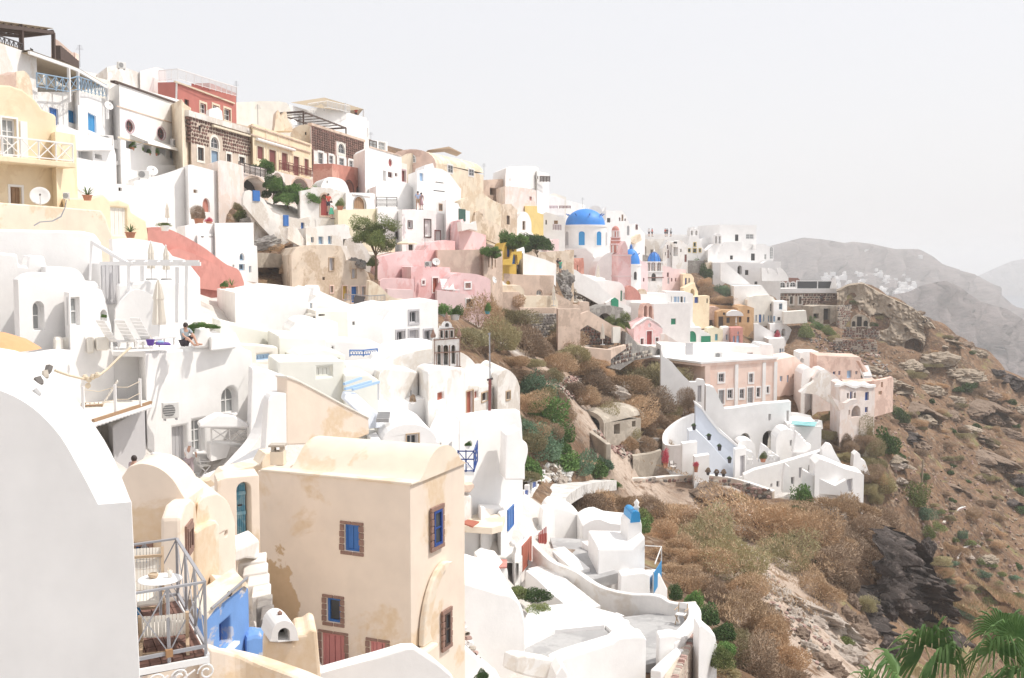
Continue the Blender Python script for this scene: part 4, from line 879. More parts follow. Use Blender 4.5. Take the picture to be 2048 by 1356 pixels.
dish('satellite dish on the roof beside the twin chimney pots',587,245,117,7,(.6,-.6,.5))
hous('house','broad grey-white vaulted house behind the yellow row on the skyline',(514,128,584,133),[(514,207),(517,202),(560,203),(574,206),(581,218),(584,230)],265,9,'offwhite')
hous('house','white house on the skyline right of the red house',(466,122,516,128),[(466,205),(516,203)],255,6,'offwhite')
hous('house','white roof cafe building with wide pale windows',(578,136,738,152),[(578,208),(600,216),(625,222),(700,234),(738,242)],290,7,'white',[('o',597,231,604,250,'dark'),('g',694,248,712,262,'paint'),('g',716,254,736,272,'paint')])
hous('house','white upper floor of the roof cafe under the tan sunshade',(622,140,734,151),[(622,216),(660,214),(734,236)],250,4,'white')
T=thn('sunshade','tan fabric sunshade stretched over the roof cafe','sunshade',at(650,222,143));P_=[at(581,205,137),at(649,195,141),at(727,218,152),at(690,222,146),at(640,216,138)]
P_=[V3((p.x,p.y,p.z))for p in P_]
m=MB();m.add(P_+[P_[1]+V3((-2,9,.3)),P_[2]+V3((-2,8,0))],[(0,1,4),(1,3,4),(1,2,3),(1,5,6,2)]);part('fabric',m,'reed',T)
for x,y,y2,d in((649,196,222,142),(691,206,228,146),(727,218,240,152)):part('post',MB().bar(at(x,y2,d),at(x,y,d),.2),'paint',T)
rail_('railing','white railing round the roof cafe under the sunshade',[at(616,222,137),at(655,216,140),at(700,226,147)],.9,'paint','v',1.6,.06)
A,B=at(607,256,124),at(692,270,139);n_=V3((-2.0,1.0,0));A.z=B.z=at(607,252,124).z
pergola('pergola','open brown timber pergola on the roof of the chequered house',[A,B,B+n_*1.6,A+n_*1.6],1.55,'dkwood',None,7,.16)
hous('house','glass-fronted roof room right of the chequered house',(728,140,775,146),[(728,278),(775,284)],305,5,'white',[('g',738,281,753,296,'dkwood'),('g',757,284,771,300,'paint')])
T=hous('terrace_wall','terracotta plaster terrace wall with two low arches',(664,112,747,123),[(664,327),(747,341)],392,2.1,'terracotta',[('ao',689,362,706,388,'dark'),('ao',713,372,737,388,'dark')],cat='wall',skew=False)
fr=FRM[T.name][0]
for x0,y0,x1,y1 in((689,362,706,388),(713,372,737,388)):h=hol(fr,'ao',x0,y0,x1,y1);part('arch_ring',MB().ring(fr,inset(h,-.15),h,0,.06),'lava_red',T)
hous('house','white barrel-roofed lodge with small dark window by the terracotta wall',(642,101,699,106),[(642,385)]+curve([(643,370),(650,358),(660,354),(680,357),(692,366),(699,384)]),395,5,'white',[('w',653,361,656,367,'iron')])
T=hous('gate_wall','white wall with a round-headed dark red door and seated walkers',(600,98,694,102),[(600,382),(622,378),(626,374),(660,376),(694,386)],432,2,'worn',[('ad',641,388,658,431,'red_door',('tan',.14))],cat='wall')
T=hous('gate_wall','white wall with a grey arched wooden gate right of the red door',(692,101,750,107),[(692,385),(745,386),(750,388)],420,2,'white',[('ad',707,393,731,418,'wood',('concrete',.15))],cat='wall')
fr=FRM[T.name][0];part('string_course',MB().box(fr,fr.uv(704,389)[0],fr.uv(741,389)[0],fr.uv(704,389)[1],fr.uv(704,387)[1],0,.1),'paint',T)
T=hous('house','white house with red oval window and swallow-tail sign openings',(736,116,803,127),[(730,300),(736,294),(742,294),(803,313)],372,6,'white',[('rs',777,317,785,334,'red_door'),('w',776,344,785,355,'rbrown'),('w',790,346,795,353,'rbrown'),('o',766,341,772,362,'dark')])
fr=FRM[T.name][0];part('coping',MB().box(fr,.6,fr.W,fr.uv(742,294)[1]-.08,fr.uv(742,294)[1]+.04,0,.08),'tan',T)
hous('house','narrow white house with a red door next to the oval-window house',(800,127,814,129),[(800,325),(814,328)],372,5,'offwhite',[('d',803,341,811,363,'rbrown',('cloth_pink',.15))])
hous('house','round-backed cream house with a pale grey door on the skyline',(802,131,842,134),[(802,320)]+curve([(804,313),(812,308),(826,306),(838,312),(842,330)]),365,6,'cream',[('g',825,330,833,357,'grpaint'),('w',805,331,809,338,'dkwood')])
T=hous('house','cream vaulted house with an orange gable and two grey windows',(872,132,967,147),[(872,326),(967,350)],400,6.5,'cream',[('w',895,330,905,346,'grpaint',('white',.12)),('w',937,338,947,352,'grpaint',('white',.12))],vault=1.7)
fr=FRM[T.name][0];fs=fr.left(6.5);z=FRM[T.name][2]
part('gable',MB().prism(fs,[(0,z-2.2),(6.5,z-2.2)]+[(3.25+3.25*cos(pi*i/12),z+1.72*sin(pi*i/12))for i in range(13)],-.05,.06),'peach_old',T)
opening(T,fs,'ag',[(2.6,z+.1),(4.0,z+.1)]+[(3.3+.7*cos(pi*i/8),z+.55+.6*sin(pi*i/8))for i in range(9)],'paint',.07,('white',.15))
T=slab('roof_frame','low tent-like timber roof behind the cream vault',(856,150,930,154),[(856,300),(898,293),(924,306),(898,297)],5,'wood_pale','roof',hz=False)
hous('house','stepped white house with a pale blue door under the cream vault',(834,116,922,126),[(834,342),(848,338),(850,330),(866,326),(869,336),(884,338),(898,346),(910,362),(922,378)],415,5,'white',[('s',839,346,847,362,'blue_pale'),('o',871,364,887,366,'dark'),('o',867,381,890,383,'dark')])
hous('house','white sloping chapel-like house with chimney on the street',(752,112,840,120),[(752,372),(790,363),(800,362),(815,366),(840,388)],415,6,'white',[])
rail_('railing','black wrought iron railing on the white street wall',[at(753,414,107),at(794,414,110)],.95,'iron','wave',2,.06)
hous('terrace_wall','butter yellow wall below the grey arched gate',(676,99,756,106),[(676,418),(700,419),(756,417)],485,5,'butter',cat='wall')
hous('house','white house with small grey window right of the butter wall',(755,105,806,109),[(755,416),(806,420)],500,5,'white',[('w',790,463,801,477,'dkwood',('grey_trim',.06)),('w',795,485,800,490,'iron')])
hous('house','large white house below the standing couple with brown framed windows',(804,106,895,114),[(804,419),(850,418),(895,430)],510,6,'white',[('w',816,442,824,456,'grpaint',('lava_grey',.08)),('s',849,440,861,473,'paint',('dkwood',.12)),('s',870,462,880,484,'paint',('rbrown',.1)),('w',817,489,827,501,'dkwood'),('w',841,493,845,499,'dkwood')])
hous('house','tall white stepped house with green shutters',(892,112,940,119),[(892,400),(900,398),(905,404),(916,407),(922,419),(940,422)],480,5,'white',[('s',917,418,930,442,'green_dark'),('w',877,407,884,422,'wood')])
hous('house','cream house with wide roof above the pink terrace',(921,122,1002,132),[(921,400),(940,392),(965,386),(985,400),(1002,408)],440,6,'cream')
hous('house','pink terrace house with white canopies and red posts',(918,108,972,113),[(918,461),(921,440),(926,438),(930,458),(972,470)],500,5,'pink',[])
slab('canopy','white draped canopy between pink posts above the pink terrace',(924,106,956,108),[(924,462),(922,443),(930,447),(945,448),(952,442),(955,462),(940,458)],2.5,'canvas_white','canopy')
hous('terrace_wall','mauve-brown flat wall below the pink terrace',(875,101,970,107),[(875,500),(970,499)],555,5,'mauve',cat='wall')
T=hous('house','mauve-brown house with three pale recesses at the end of the flat wall',(967,106,1005,110),[(967,499),(1005,502)],558,4,'tan',[('s',976,515,979,535,'offwhite'),('s',982,517,986,538,'offwhite'),('s',989,519,992,535,'offwhite')])
hous('house','large pink house wall with curved top left of the red-door pink house',(752,95,850,101),[(752,524),(766,512),(800,504),(850,500),(856,490),(866,484),(890,480),(910,482)],590,5,'pink')
hous('house','pink house with a red door framed in white',(822,93,905,98),[(822,534),(828,532),(884,534),(900,535),(901,545),(905,546)],605,5,'pink',[('d',865,556,876,584,'red_wood',('white',.12)),('w',844,561,849,568,'rbrown',('white',.14))])
hous('house','low pink house with a curved top and grey window',(884,92,982,97),curve([(884,582),(893,565),(905,550),(920,546),(950,548),(972,554),(981,560)]),622,5,'pink',[('s',930,566,941,576,'mauve',('white',.14))])
hous('terrace_wall','pale pink front wall with an open dark door by the planter',(874,88,968,92),curve([(874,581),(900,583),(930,588),(950,592),(964,597),(968,604)],2),625,3,'pink_light',[('s',932,598,947,614,'iron',('white',.1))],cat='wall')
hous('terrace_wall','pink low parapet in front of the red-door pink house',(760,89,828,92),[(760,562),(768,557),(800,556),(828,558)],602,4,'pink',cat='wall')
slab('terrace_wall','pale rose wall at the foot of the pink houses',(775,85,826,87),[(775,601),(775,578),(826,580),(826,601)],1.5,'pink_light')
ac_unit('air conditioner on the roof of the red-door pink house',856,533,93.5,14,.2);dish('satellite dish on the roof of the red-door pink house',872,524,94,8,(.3,-.8,.4));dish('satellite dish at the right end of the pink houses',988,560,95,7,(.8,-.5,.3))
hous('ruined_house','weathered white house with blue doors stepping down under the arcade',(508,88,640,98),[(508,400),(520,393),(528,398),(534,408),(545,424),(560,430),(600,438),(624,432),(632,440)],485,5,'white_old',[('d',566,430,576,452,'blue'),('d',602,445,609,465,'blue'),])
T=slab('stair_wall','white curling stair wall with a blue gate at the top',(487,86,560,90),[(487,410),(486,396)]+curve([(490,383),(498,380),(506,384),(512,394),(520,400),(530,412),(540,430),(550,440),(562,470),(578,485)])+[(560,492),(520,450)],1.0,'white_old')
fr=FRM[T.name][0];part('gate',MB().box(fr,*[fr.uv(x,390)[0]for x in(505,518)],fr.uv(511,402)[1],fr.uv(511,381)[1],.0,.1),'blue',T)
hous('house','low white house with a row of blue windows and a parapet',(612,86,704,92),[(612,456),(640,452),(690,448),(698,452),(700,468),(704,478)],492,6,'worn',[('w',622,474,628,485,'blue_grey'),('s',637,473,647,488,'blue_grey'),('s',656,472,664,488,'blue_grey'),('o',686,478,694,492,'dark')])
slab('stair_wall','curling cream-white stair wall beside the blue windows',(575,84,622,87),[(575,478),(576,455)]+curve([(580,453),(590,453),(598,462),(606,475),(618,487),(622,492)])+[(600,492)],1.0,'white_old')
slab('rubble_wall','patchy whitewashed rubble wall under the big olive tree',(684,91,745,93),[(684,500),(690,480),(704,474),(720,480),(735,500),(744,520),(740,545),(684,530)],1.5,'white_old')
slab('terrace_wall','butter yellow terrace wall behind the big olive tree',(700,97,790,101),[(700,456),(715,462),(738,480),(790,478),(790,505),(700,500)],2,'butter')
T=hous('house','beige two-storey house with blue door and grey shutters',(630,83,744,89),[(583,510),(592,496),(620,490),(660,490),(682,492),(690,510),(692,520),(726,524),(728,538),(735,545),(742,562)],610,7,'sand',[('s',658,516,668,541,'grey_trim',('wood_pale',.06)),('s',703,538,712,556,'grey_trim',('wood_pale',.06)),('d',702,573,715,605,'blue',('peach',.08)),('s',723,573,731,598,'grey_trim',('peach',.08)),('s',685,572,694,598,'mustard',('peach',.08)),('s',660,572,666,585,'grey_trim',('peach',.08)),('w',645,554,650,560,'iron'),('o',740,583,744,596,'dark')])
slab('stair_wall','beige curling outdoor stair wall right of the blue door',(736,80,800,83),[(736,600),(738,562)]+curve([(742,561),(755,568),(768,580),(780,592),(796,598)])+[(808,598),(800,606)],1.2,'cream')
hous('house','flat sand-coloured house side left of the beige house',(583,84,632,86),[(583,510),(632,511)],580,6,'tan',[])
slab('rock_wall','grey rubble wall with a small dark hole under the scrub',(508,83,572,86),[(508,535),(508,505),(540,506),(572,509),(572,535)],2,'ruin',holes=[])
hous('house','white house with three arched blue-grey windows by the terracotta stairs',(430,76,516,82),[(430,446),(507,445),(508,490),(514,492),(516,545)],545,5,'white',[('aw',479,506,489,521,'blue_grey'),('w',478,528,490,541,'blue_grey'),('w',498,532,503,545,'blue_grey'),('w',465,529,469,534,'iron')])
hous('house','tall white cube house with a niche of red brick',(376,84,449,90),[(376,330),(381,329),(449,346)],445,7.5,'white',[('as',405,396,420,424,'terracotta'),('w',387,379,395,386,'wood')],bevel=0)
hous('house','white wall and terrace left of the tall white cube',(280,80,382,86),[(280,352),(296,356),(320,350),(378,332),(382,332)],450,5,'white',[])
hous('house','white narrow tower with a long rounded window',(268,77,316,80),[(268,362),(300,357),(316,358)],452,4,'white',[('ag',282,379,295,413,'dkwood')])
hous('house','white house with a wavy roof under the planter wall',(215,74,300,78),curve([(180,384),(196,372),(214,368),(240,368),(268,372),(300,380)],2),452,4,'white',[('w',237,375,244,382,'dkwood')])
slab('stair_wall','brown plaster stair side under the wavy white roof',(186,73,222,75),[(186,388),(205,383),(222,378),(222,405),(210,404)],.8,'mauve')
hous('terrace_wall','broad white terrace wall below the potted garden',(150,82,380,95),[(150,332),(190,328),(230,326),(262,330),(300,330),(340,330),(380,332)],400,4,'white',cat='wall')
slab('garden_wall','white gabled garden wall with planters under the white awning',(226,84,372,96),[(226,330),(240,318),(262,300),(280,306),(300,312),(316,312),(322,306),(332,316),(345,322),(350,311),(366,325),(372,332)],.8,'white')
hous('house','white arched passage below the blue shutters with creeper',(150,74,232,82),[(150,268),(180,272),(210,280),(226,288),(232,310)],340,3,'white',[('o',157,296,185,318,'dark'),('o',190,308,204,318,'dark')])
dish('satellite dish above the tall white cube beside a fan unit',304,342,84,11,(.5,-.7,.5));ac_unit('fan unit beside the dish above the white tower',287,357,80,22,.3)
hous('terrace_wall','white low terrace wall with red bougainvillea at the tall cube',(370,73,434,77),[(370,452),(400,446),(434,448)],482,3,'white',cat='wall')
T=hous('stair_wall','long salmon-red curved stair wall sweeping down to the terrace',(295,66,490,76),curve([(295,455),(315,454),(335,457),(360,468),(390,484),(415,500),(435,516),(455,530),(474,537),(482,548),(488,565)],2),583,3,'salmon',[('aw',380,541,396,556,'iron',('white',.06)),('ao',406,557,413,575,'dkwood')],cat='wall')
fr=FRM[T.name][0]
slab('ledge','',Fr(330,66.5,460,73.5),curve([(334,505),(352,497),(372,502),(400,513),(425,526),(445,540),(452,560)],2)+[(452,583),(334,570)],1.0,'salmon',par=T,hz=False)
hous('house','white house behind the salmon stair with vents and steps',(395,74,448,78),[(395,470),(415,466),(430,470),(448,486),(450,500)],530,4,'white',[('o',402,472,408,475,'dark'),('o',418,472,426,475,'dark')])
def atz(px,py,z):
 r=ray(px,py);return r*(z/r.z)
def deck(T,name,pts,z,th,mat,bevel=0,kind=None):
 p=[atz(x,y,z)for x,y in pts];n=len(p)
 tri=tessellate_polygon([[V3((q.x,q.y,0))for q in p]])
 lo=[q-V3((0,0,th))for q in p]
 return part(name,MB().add(p+lo,[tuple(t)for t in tri]+[tuple(n+i for i in t)for t in tri]+[(i,(i+1)%n,n+(i+1)%n,n+i)for i in range(n)]),mat,T,bevel=bevel)
def ribbon(name,label,pts,h,th,mat,cat='wall',k=3,bevel=.06,par=None,side=1,hz=False):
 P=[at(*p)for p in pts]
 if k>1:P=[V3(q)for q in curve([tuple(v)for v in P],k)]
 n=len(P);vs=[]
 for i,p in enumerate(P):
  d=P[min(i+1,n-1)]-P[max(i-1,0)];q=V3((-d.y,d.x,0)).normalized()*th*side;dz=V3((0,0,h))
  vs+=[p,p+q,p+q-dz,p-dz]
 fs=[]
 for i in range(n-1):
  for j in range(4):fs.append((i*4+j,i*4+(j+1)%4,i*4+4+(j+1)%4,i*4+4+j))
 fs+=[(0,1,2,3),(n*4-1,n*4-2,n*4-3,n*4-4)]
 b=P[n//2]-V3((0,0,h));T=par or thn(name,label,cat,b)
 part('wall' if par is None else name,MB().add(vs,fs),mat,T,bevel=bevel)
 CTRL.append((b.x,b.y,b.z+.1))
 return T
def steps3d(T,name,a,b,w,n,mat,bevel=.02,down=.5):
 a=V3(a);b=V3(b);w=V3(w)
 for i in range(n):
  p,q=a+(b-a)*i/n,a+(b-a)*(i+1)/n;z=a.z+(b.z-a.z)*(i+.5)/n;zl=min(p.z,q.z)-down
  c=[V3((p.x,p.y,zl)),V3((q.x,q.y,zl)),V3((q.x,q.y,zl))+w,V3((p.x,p.y,zl))+w]
  part(name,MB().hexa(c+[V3((v.x,v.y,z))for v in c]),mat,T,bevel=bevel)
T=hous('house','yellow house with a white balcony and satellite dish at the left edge',(-60,54.5,112,59),[(-60,190),(-30,172),(0,170),(20,171),(45,180),(70,200),(84,219),(108,229),(112,232)],432,6,'yellow',[('g',4,237,33,313,'paint',('white',.1)),('s',20,374,43,408,'wood',('white',.12))],rev=.2)
fr=FRM[T.name][0];block(T,'leaf',fr,39,242,55,316,.0,.07,'paint')
fb=fr;u1=fb.uv(119,320)[0];zb_=fb.uv(60,322)[1]
part('balcony_slab',MB().box(fb,0,u1,zb_-.28,zb_,-.3,1.25),'yellow',T,bevel=.04)
rail_('balcony_rail','white criss-cross balcony railing of the yellow house',[fb.pt(.1,zb_,1.15),fb.pt(u1-.1,zb_,1.15),fb.pt(u1-.1,zb_,.05)],.98,'paint','x',.98,.07)
hous('house','yellow side wing of the edge house with a grey meter box',(110,57.5,153,61),[(110,262),(150,269),(153,300)],430,5,'yellow',[])
ac_unit('small grey meter box on the yellow side wing',133,398,57,13,.4,1.0)
dish('large white satellite dish under the balcony of the yellow house',80,393,55,19,(.35,-.8,.35))
hous('terrace_wall','cream parapet wall running under the yellow house',(-60,50,226,57),[(-60,400),(0,405),(100,412),(203,421),(212,436),(218,455),(225,470)],470,2.5,'beige_light',cat='wall')
hous('house','pale yellow house with a beige gate and stepped gable behind the terrace',(130,58,296,66),[(130,395),(180,397),(205,388),(220,402),(240,400),(258,408),(262,424),(278,434),(292,442),(296,470)],480,3,'yellow',[('d',222,415,255,472,'offwhite')])
T=slab('cable','grey cable hanging over the cream parapet wall',(60,49.6,140,51.5),[(68,450),(80,443),(105,441),(122,432),(130,415),(133,400),(134,400),(131,416),(123,434),(106,443),(81,445),(69,452)],.03,'metal','cable',bevel=0,hz=False)
hous('house','large flat-roofed white house under the cream parapet',(-60,46.5,205,50),[(-60,456),(0,458),(165,462),(190,468),(202,485),(205,520)],640,3,'white')
hous('house','white rounded house front at the left edge with a chimney block',(-60,43,130,45.5),[(-60,500),(0,505),(34,508),(37,530),(53,532),(56,510),(88,512),(92,532),(100,538),(120,545),(130,556)],690,2.2,'white')
hous('house','white house front with a tall arched niche and a logpile hole',(36,41.5,148,43.5),curve([(36,560),(55,548),(90,545),(115,552),(135,575),(148,600)],3),690,1.6,'white',[('ag',66,602,89,661,'paint')],rev=.35)
slab('buttress','thick white curved buttress beside the narrow white French door',(92,43.5,226,46.5),[(92,700)]+curve([(92,534),(120,533),(150,537),(165,550),(172,562),(190,563),(203,580),(212,605),(218,640),(224,680)])+[(226,700)],1.5,'white')
hous('house','white wall with a narrow French door and pot niche',(138,41.8,226,44),[(138,585),(160,583),(190,575),(204,580),(214,620),(222,650),(226,690)],690,1.2,'white',[('g',142,594,160,651,'paint'),('ao',201,619,214,642,'white')])
hous('house','white house with grey door under the pergola',(200,47,300,50),[(200,526),(240,525),(300,530)],660,3,'white',[('d',203,526,238,608,'grpaint')])
hous('terrace_wall','white long wall behind the pergola terrace with a half-round window',(225,52,400,58),[(225,478),(260,476),(300,482),(325,487),(345,512),(372,520),(400,555)],640,3,'white',[('ag',244,528,262,558,'grpaint')],cat='wall')
hous('terrace_wall','white steps and low wall under the folded parasols',(236,46.5,390,49),[(236,568),(300,562),(388,568)],668,2.5,'white',cat='wall',parapet=0)
slab('bench','low curved white garden wall behind the sun loungers',(228,44.5,320,45.5),[(228,680),(232,618)]+curve([(240,604),(262,582),(282,580),(300,588),(312,600)])+[(320,680)],.8,'white')
T=thn('pergola','white timber pergola with a sloping beam over the terrace','pergola',at(290,640,46))
for x,y0,y1,d in((258,530,644,45.5),(284,532,638,47.5),(354,534,645,45.5),(373,531,640,47.5)):part('post',MB().bar(at(x,y1,d),at(x,y0,d),.12),'paint',T)
for a,b in(((200,527,46),(401,528,45.5)),((240,522,47.6),(398,524,47.5))):part('beam',MB().bar(at(*a),at(*b),.14,.16),'paint',T)
part('brace',MB().bar(at(184,484,46.5),at(256,527,46),.14),'paint',T);part('brace',MB().bar(at(183,482,46.5),at(180,560,46.5),.08),'paint',T)
for i in range(5):part('rafter',MB().bar(at(262+26*i,526,45.4),at(270+25*i,522,47.7),.06,.1),'paint',T)
parasol('folded cream parasol left of the pergola post',303,560,484,48);parasol('folded cream parasol beside the salmon stair wall',333,560,492,48.5);parasol('tall folded parasol standing on the sun terrace',319,688,558,44)
parasol('folded cream parasol in the corner of the white tower terrace',335,448,407,74)
T=thn('fence_panel','brown timber fence panel at the end of the pergola terrace','fence',at(350,630,49))
for y in(603,614):part('board',MB().bar(at(329,y,48.5),at(372,y-2,49.5),.05,.14),'wood_pale',T)
for x in(331,368):part('post',MB().bar(at(x,627,49),at(x,600,49),.12),'wood_pale',T)
part('base_rail',MB().bar(at(329,624,48.5),at(372,622,49.5),.05,.1),'wood_pale',T)
TZ=at(300,704,44).z
T=hous('house','big white terrace house with rounded window and air conditioner facing the patio',(290,43.5,505,49),[(290,705),(370,698),(440,692),(470,690),(480,690),(492,700),(503,702),(505,720)],955,5,'white',[('ag',444,773,476,828,'paint'),('d',346,852,376,958,'grpaint'),('g',385,838,410,905,'paint')],rev=.3)
hous('house','white recessed wall behind the wooden sun lounger',(150,43,292,45.4),[(60,708),(160,700),(292,704)],815,3,'white')
hous('terrace_wall','white slanting wall at the left of the recessed patio',(50,38,165,43),[(50,712),(110,702),(165,699)],810,1.0,'white',cat='wall')
hous('wall','grey shaded wall of the carport under the slatted deck',(225,41.5,290,43.4),[(225,852),(290,812)],925,1.0,'grpaint',cat='wall')
T=thn('sun_deck','slatted timber sun deck edge with white posts and rope railing','deck',at(240,830,41))
dz_=at(300,806,42.5).z
deck(T,'floor',[(150,830),(186,842),(300,806),(290,800),(180,800)],dz_,.08,'offwhite')
a,b=atz(186,843,dz_-.02),atz(302,806,dz_-.02)
for i in range(17):
 p=a+(b-a)*(i+.3)/17;part('slat',MB().bar(p+V3((0,0,-.05)),p+V3((.25,-.55,-.09)),.13,.05),'paint',T)
part('edge',MB().bar(a+V3((0,0,.03)),b+V3((0,0,.03)),.1,.1),'wood',T)
T=thn('rope_fence','white posts with slack rope beside the wooden sun lounger','fence',atz(232,826,dz_))
for x,y in((167,832),(231,826),(281,812)):p=atz(x,y,dz_);part('post',MB().bar(p,p+V3((0,0,1.05)),.09),'paint',T)
for hh in(.95,.5):
 q=[atz(x,y,dz_)+V3((0,0,hh))for x,y in((167,832),(231,826),(281,812))]
 for i in range(2):part('rope',MB().tube([q[i],(q[i]+q[i+1])/2-V3((0,0,.12)),q[i+1]],.012,5),'rope',T)
T=thn('hammock_rope','knotted cream rope hanging across the patio corner','rope',at(180,756,40.5))
part('strand',MB().tube([at(110,741,38),at(135,750,39),at(160,756,40),at(176,760,40.5),at(196,752,41),at(215,738,41.5),at(238,715,42),at(262,694,42.5)],.045,6),'rope',T)
for i,(x,y)in enumerate(((170,755),(178,760),(186,754),(176,772),(195,750))):part('knot',MB().lathe(at(x,y,40.3),[(.001,-.11),(.09,-.05),(.11,.02),(.07,.1),(.001,.12)],7),'rope',T)
PZ=at(400,957,44.5).z
T=thn('patio','white paved patio below the big terrace house','patio',at(420,960,44));deck(T,'floor',[(280,985),(400,990),(520,920),(470,890),(350,940),(270,950)],PZ,.3,'paving')
slab('garden_wall','white curved wall top rising from the patio to the beige gable',(300,38,560,43),[(300,990)]+curve([(318,915),(340,925),(352,950),(362,985),(400,975),(450,950),(490,910),(515,880),(532,845),(545,800),(558,786),(575,785)])+[(575,900),(520,990)],.6,'white')
slab('wall','white wing wall behind the beige sloping gable',(500,45,580,47),[(500,900),(504,735),(515,737),(540,742),(578,753),(580,900)],1.0,'white')
T=rail_('balcony_rail','white wooden criss-cross balcony rail above the patio table',[at(423,886,44.5),at(460,887,45.5),at(497,888,46.5)],.62,'paint','x',.78,.06)
hous('balcony','white balcony block above the patio table',(420,44.6,500,46.8),[(420,888),(500,889)],905,1.0,'white',cat='balcony',foot=.2,ctrl=False)
slab('canopy','small white sloping canopy over the patio door',(400,43.5,498,45.5),[(400,848),(435,830),(470,832),(498,850),(498,856),(400,856)],.9,'white','canopy')
ac_unit('white air conditioner on the wall of the big terrace house',341,836,43.6,32,.6,1.0)
ribbon('garden_wall','thick white rounded lip of the patio near the sunglasses head',[(300,905,40),(322,912,39),(345,935,38),(356,960,37.5)],1.0,.3,'white')
T=thn('terrace','white sun terrace floor on top of the big terrace house','terrace',at(300,700,45));deck(T,'floor',[(60,707),(160,701),(292,704),(480,685),(470,665),(400,650),(230,660),(40,690)],TZ+.02,.2,'white')
hous('planter','white cube planter overflowing with green creeper',(384,45.6,417,46.4),657,692,1.0,'white',cat='planter',foot=.1)
hous('planter','low white round-cornered planter at the terrace end',(422,46,472,47.5),[(422,676),(426,672),(452,672),(460,680),(472,682)],695,.9,'white',cat='planter',foot=.1)
for i,(x0,x1,y,dd)in enumerate(((105,122,708,41.5),(120,148,700,42),(170,184,705,42.3),(188,214,699,42.5))):
 hous('wicker_chair',('small','wide','narrow','right-hand')[i]+' white wicker chair back at the left of the sun terrace',(x0,dd,x1,dd+.3),675 if i!=1 else 676,y,.6,'offwhite',cat='chair',foot=.05,ctrl=False)
hous('house','wide white house with a long pale roof left of centre',(505,62,632,66),[(470,585),(505,583),(560,572),(590,574),(622,578),(632,585)],700,9,'white',[('s',620.5,606,625.5,640,'blue_grey')])
T=hous('house','white long roof with chimney sweeping down to the grey-window house',(600,66,780,72),curve([(600,586),(624,575),(640,582),(680,600),(710,612),(735,616),(760,610),(780,606)],2),700,6,'white',[('w',705,642,711,650,'grpaint',('white',.1))])
slab('chimney','small white rounded chimney on the long white roof',(626,65.5,642,66.5),[(626,590),(628,576)]+arc(629,639,576,570,6)+[(641,590)],.7,'white','chimney')
T=hous('house','white house with four grey framed double windows',(757,67,876,72.5),[(757,660),(766,640),(780,620),(800,609),(835,606),(876,601)],722,6,'white',[('w',818,622,836,646,'grey_trim',('grey_trim',.12)),('w',793,662,809,699,'grey_trim',('grey_trim',.12)),('d',818,660,836,702,'grey_trim',('grey_trim',.12)),('w',848,660,864,698,'grey_trim',('grey_trim',.12))])
hous('house','white annex wall with a tiny window left of the grey-window house',(690,65,765,67),[(690,640),(720,632),(765,634)],700,4,'white',[('w',705,643,710,650,'iron')])
hous('house','low white flat-roofed room with a dark vent slot',(632,62,695,64),[(632,622),(695,624)],690,4,'offwhite',[('o',637,628,650,632,'dark')])
hous('house','white vaulted room in front of the long roof',(575,58,676,60),[(575,690),(580,660)]+arc(588,648,650,637,8)+[(675,645),(676,690)],700,4,'white')
hous('house','pale green-white house wall with faint shade lines',(470,56,565,59),[(440,640),(480,650),(530,660),(560,668)],700,3,'pale_green')
hous('house','pale green-white block with rolled blind below the vaulted room',(557,53,652,55),[(557,672),(652,675)],722,5,'pale_green')
hous('terrace_wall','white ledge with pale blue shutters left of the pale blocks',(478,50.5,560,52.5),[(478,688),(520,690),(556,694)],724,3,'offwhite',[('s',514,708,544,720,'blue_pale')],cat='wall')
hous('house','low pale block with a gap under its lid',(588,50,690,52),[(588,716),(600,708),(650,700),(690,710)],740,4,'pale_green',[('o',657,717,680,720,'dark')])
hous('house','large pale green-white wall with a faint square hatch',(556,46.5,690,49),[(556,724),(690,722)],830,4,'pale_green',[('s',634,733,666,753,'pale_green')])
hous('house','white parapet house with blue tile rail in the centre',(648,56,762,58.5),[(648,680),(690,682),(760,688)],725,4,'white',[('w',664,693,668,712,'iron')])
fr=Fr(697,54.5,752,56);rail_('tile_rail','blue and white patterned tile railing in the centre',[fr.pt(*fr.uv(697,713),.1),fr.pt(*fr.uv(724,713),.1),fr.pt(*fr.uv(752,710),.1)],.32,'blue','wave',.7,.05)
hous('terrace_wall','white stepped walls under the blue tile railing',(690,52,772,54),[(690,725),(740,722),(748,708),(760,706),(772,712)],770,3,'white',cat='wall')
hous('house','white rounded water tank house below the bell tower',(757,52,836,55),curve([(757,760),(760,745),(775,738),(800,740),(820,742),(836,745)],2),820,4,'worn',[('s',821,781,824,804,'blue_grey')])
hous('house','pale flat block behind the blue pergola',(688,48.5,758,50),[(688,748),(735,748),(758,760)],800,3,'pale_green')
T=thn('pergola','pale blue pergola bars in the centre courtyard','pergola',at(720,790,47.5))
for i,(x0,y0,x1,y1)in enumerate(((688,768,722,756),(690,778,742,763),(705,779,758,764))):part('bar',MB().bar(at(x0,y0,46.5),at(x1,y1,48.5),.10),'blue_pale',T)
part('post',MB().bar(at(757,800,48.5),at(757,764,48.5),.09),'paint',T)
T=slab('stair_flank','pale blue stair flank in the centre courtyard',(688,46,762,49),[(688,800),(692,786),(713,787),(760,830),(762,856),(738,858),(735,842)],.8,'blue_shade')
slab('stair_flank','white steep stair wall right of the pale blue flank',(735,49.5,800,51),[(735,770),(752,768),(756,800),(770,805),(782,808),(775,850),(745,860)],1.5,'white')
T=thn('stairs','short grey stair flight beside the pale blue flank','stairs',at(760,830,47))
steps3d(T,'step',at(752,838,47.5),at(756,822,48.5),V3((.55,0,0)),4,'concrete',.01,.15)
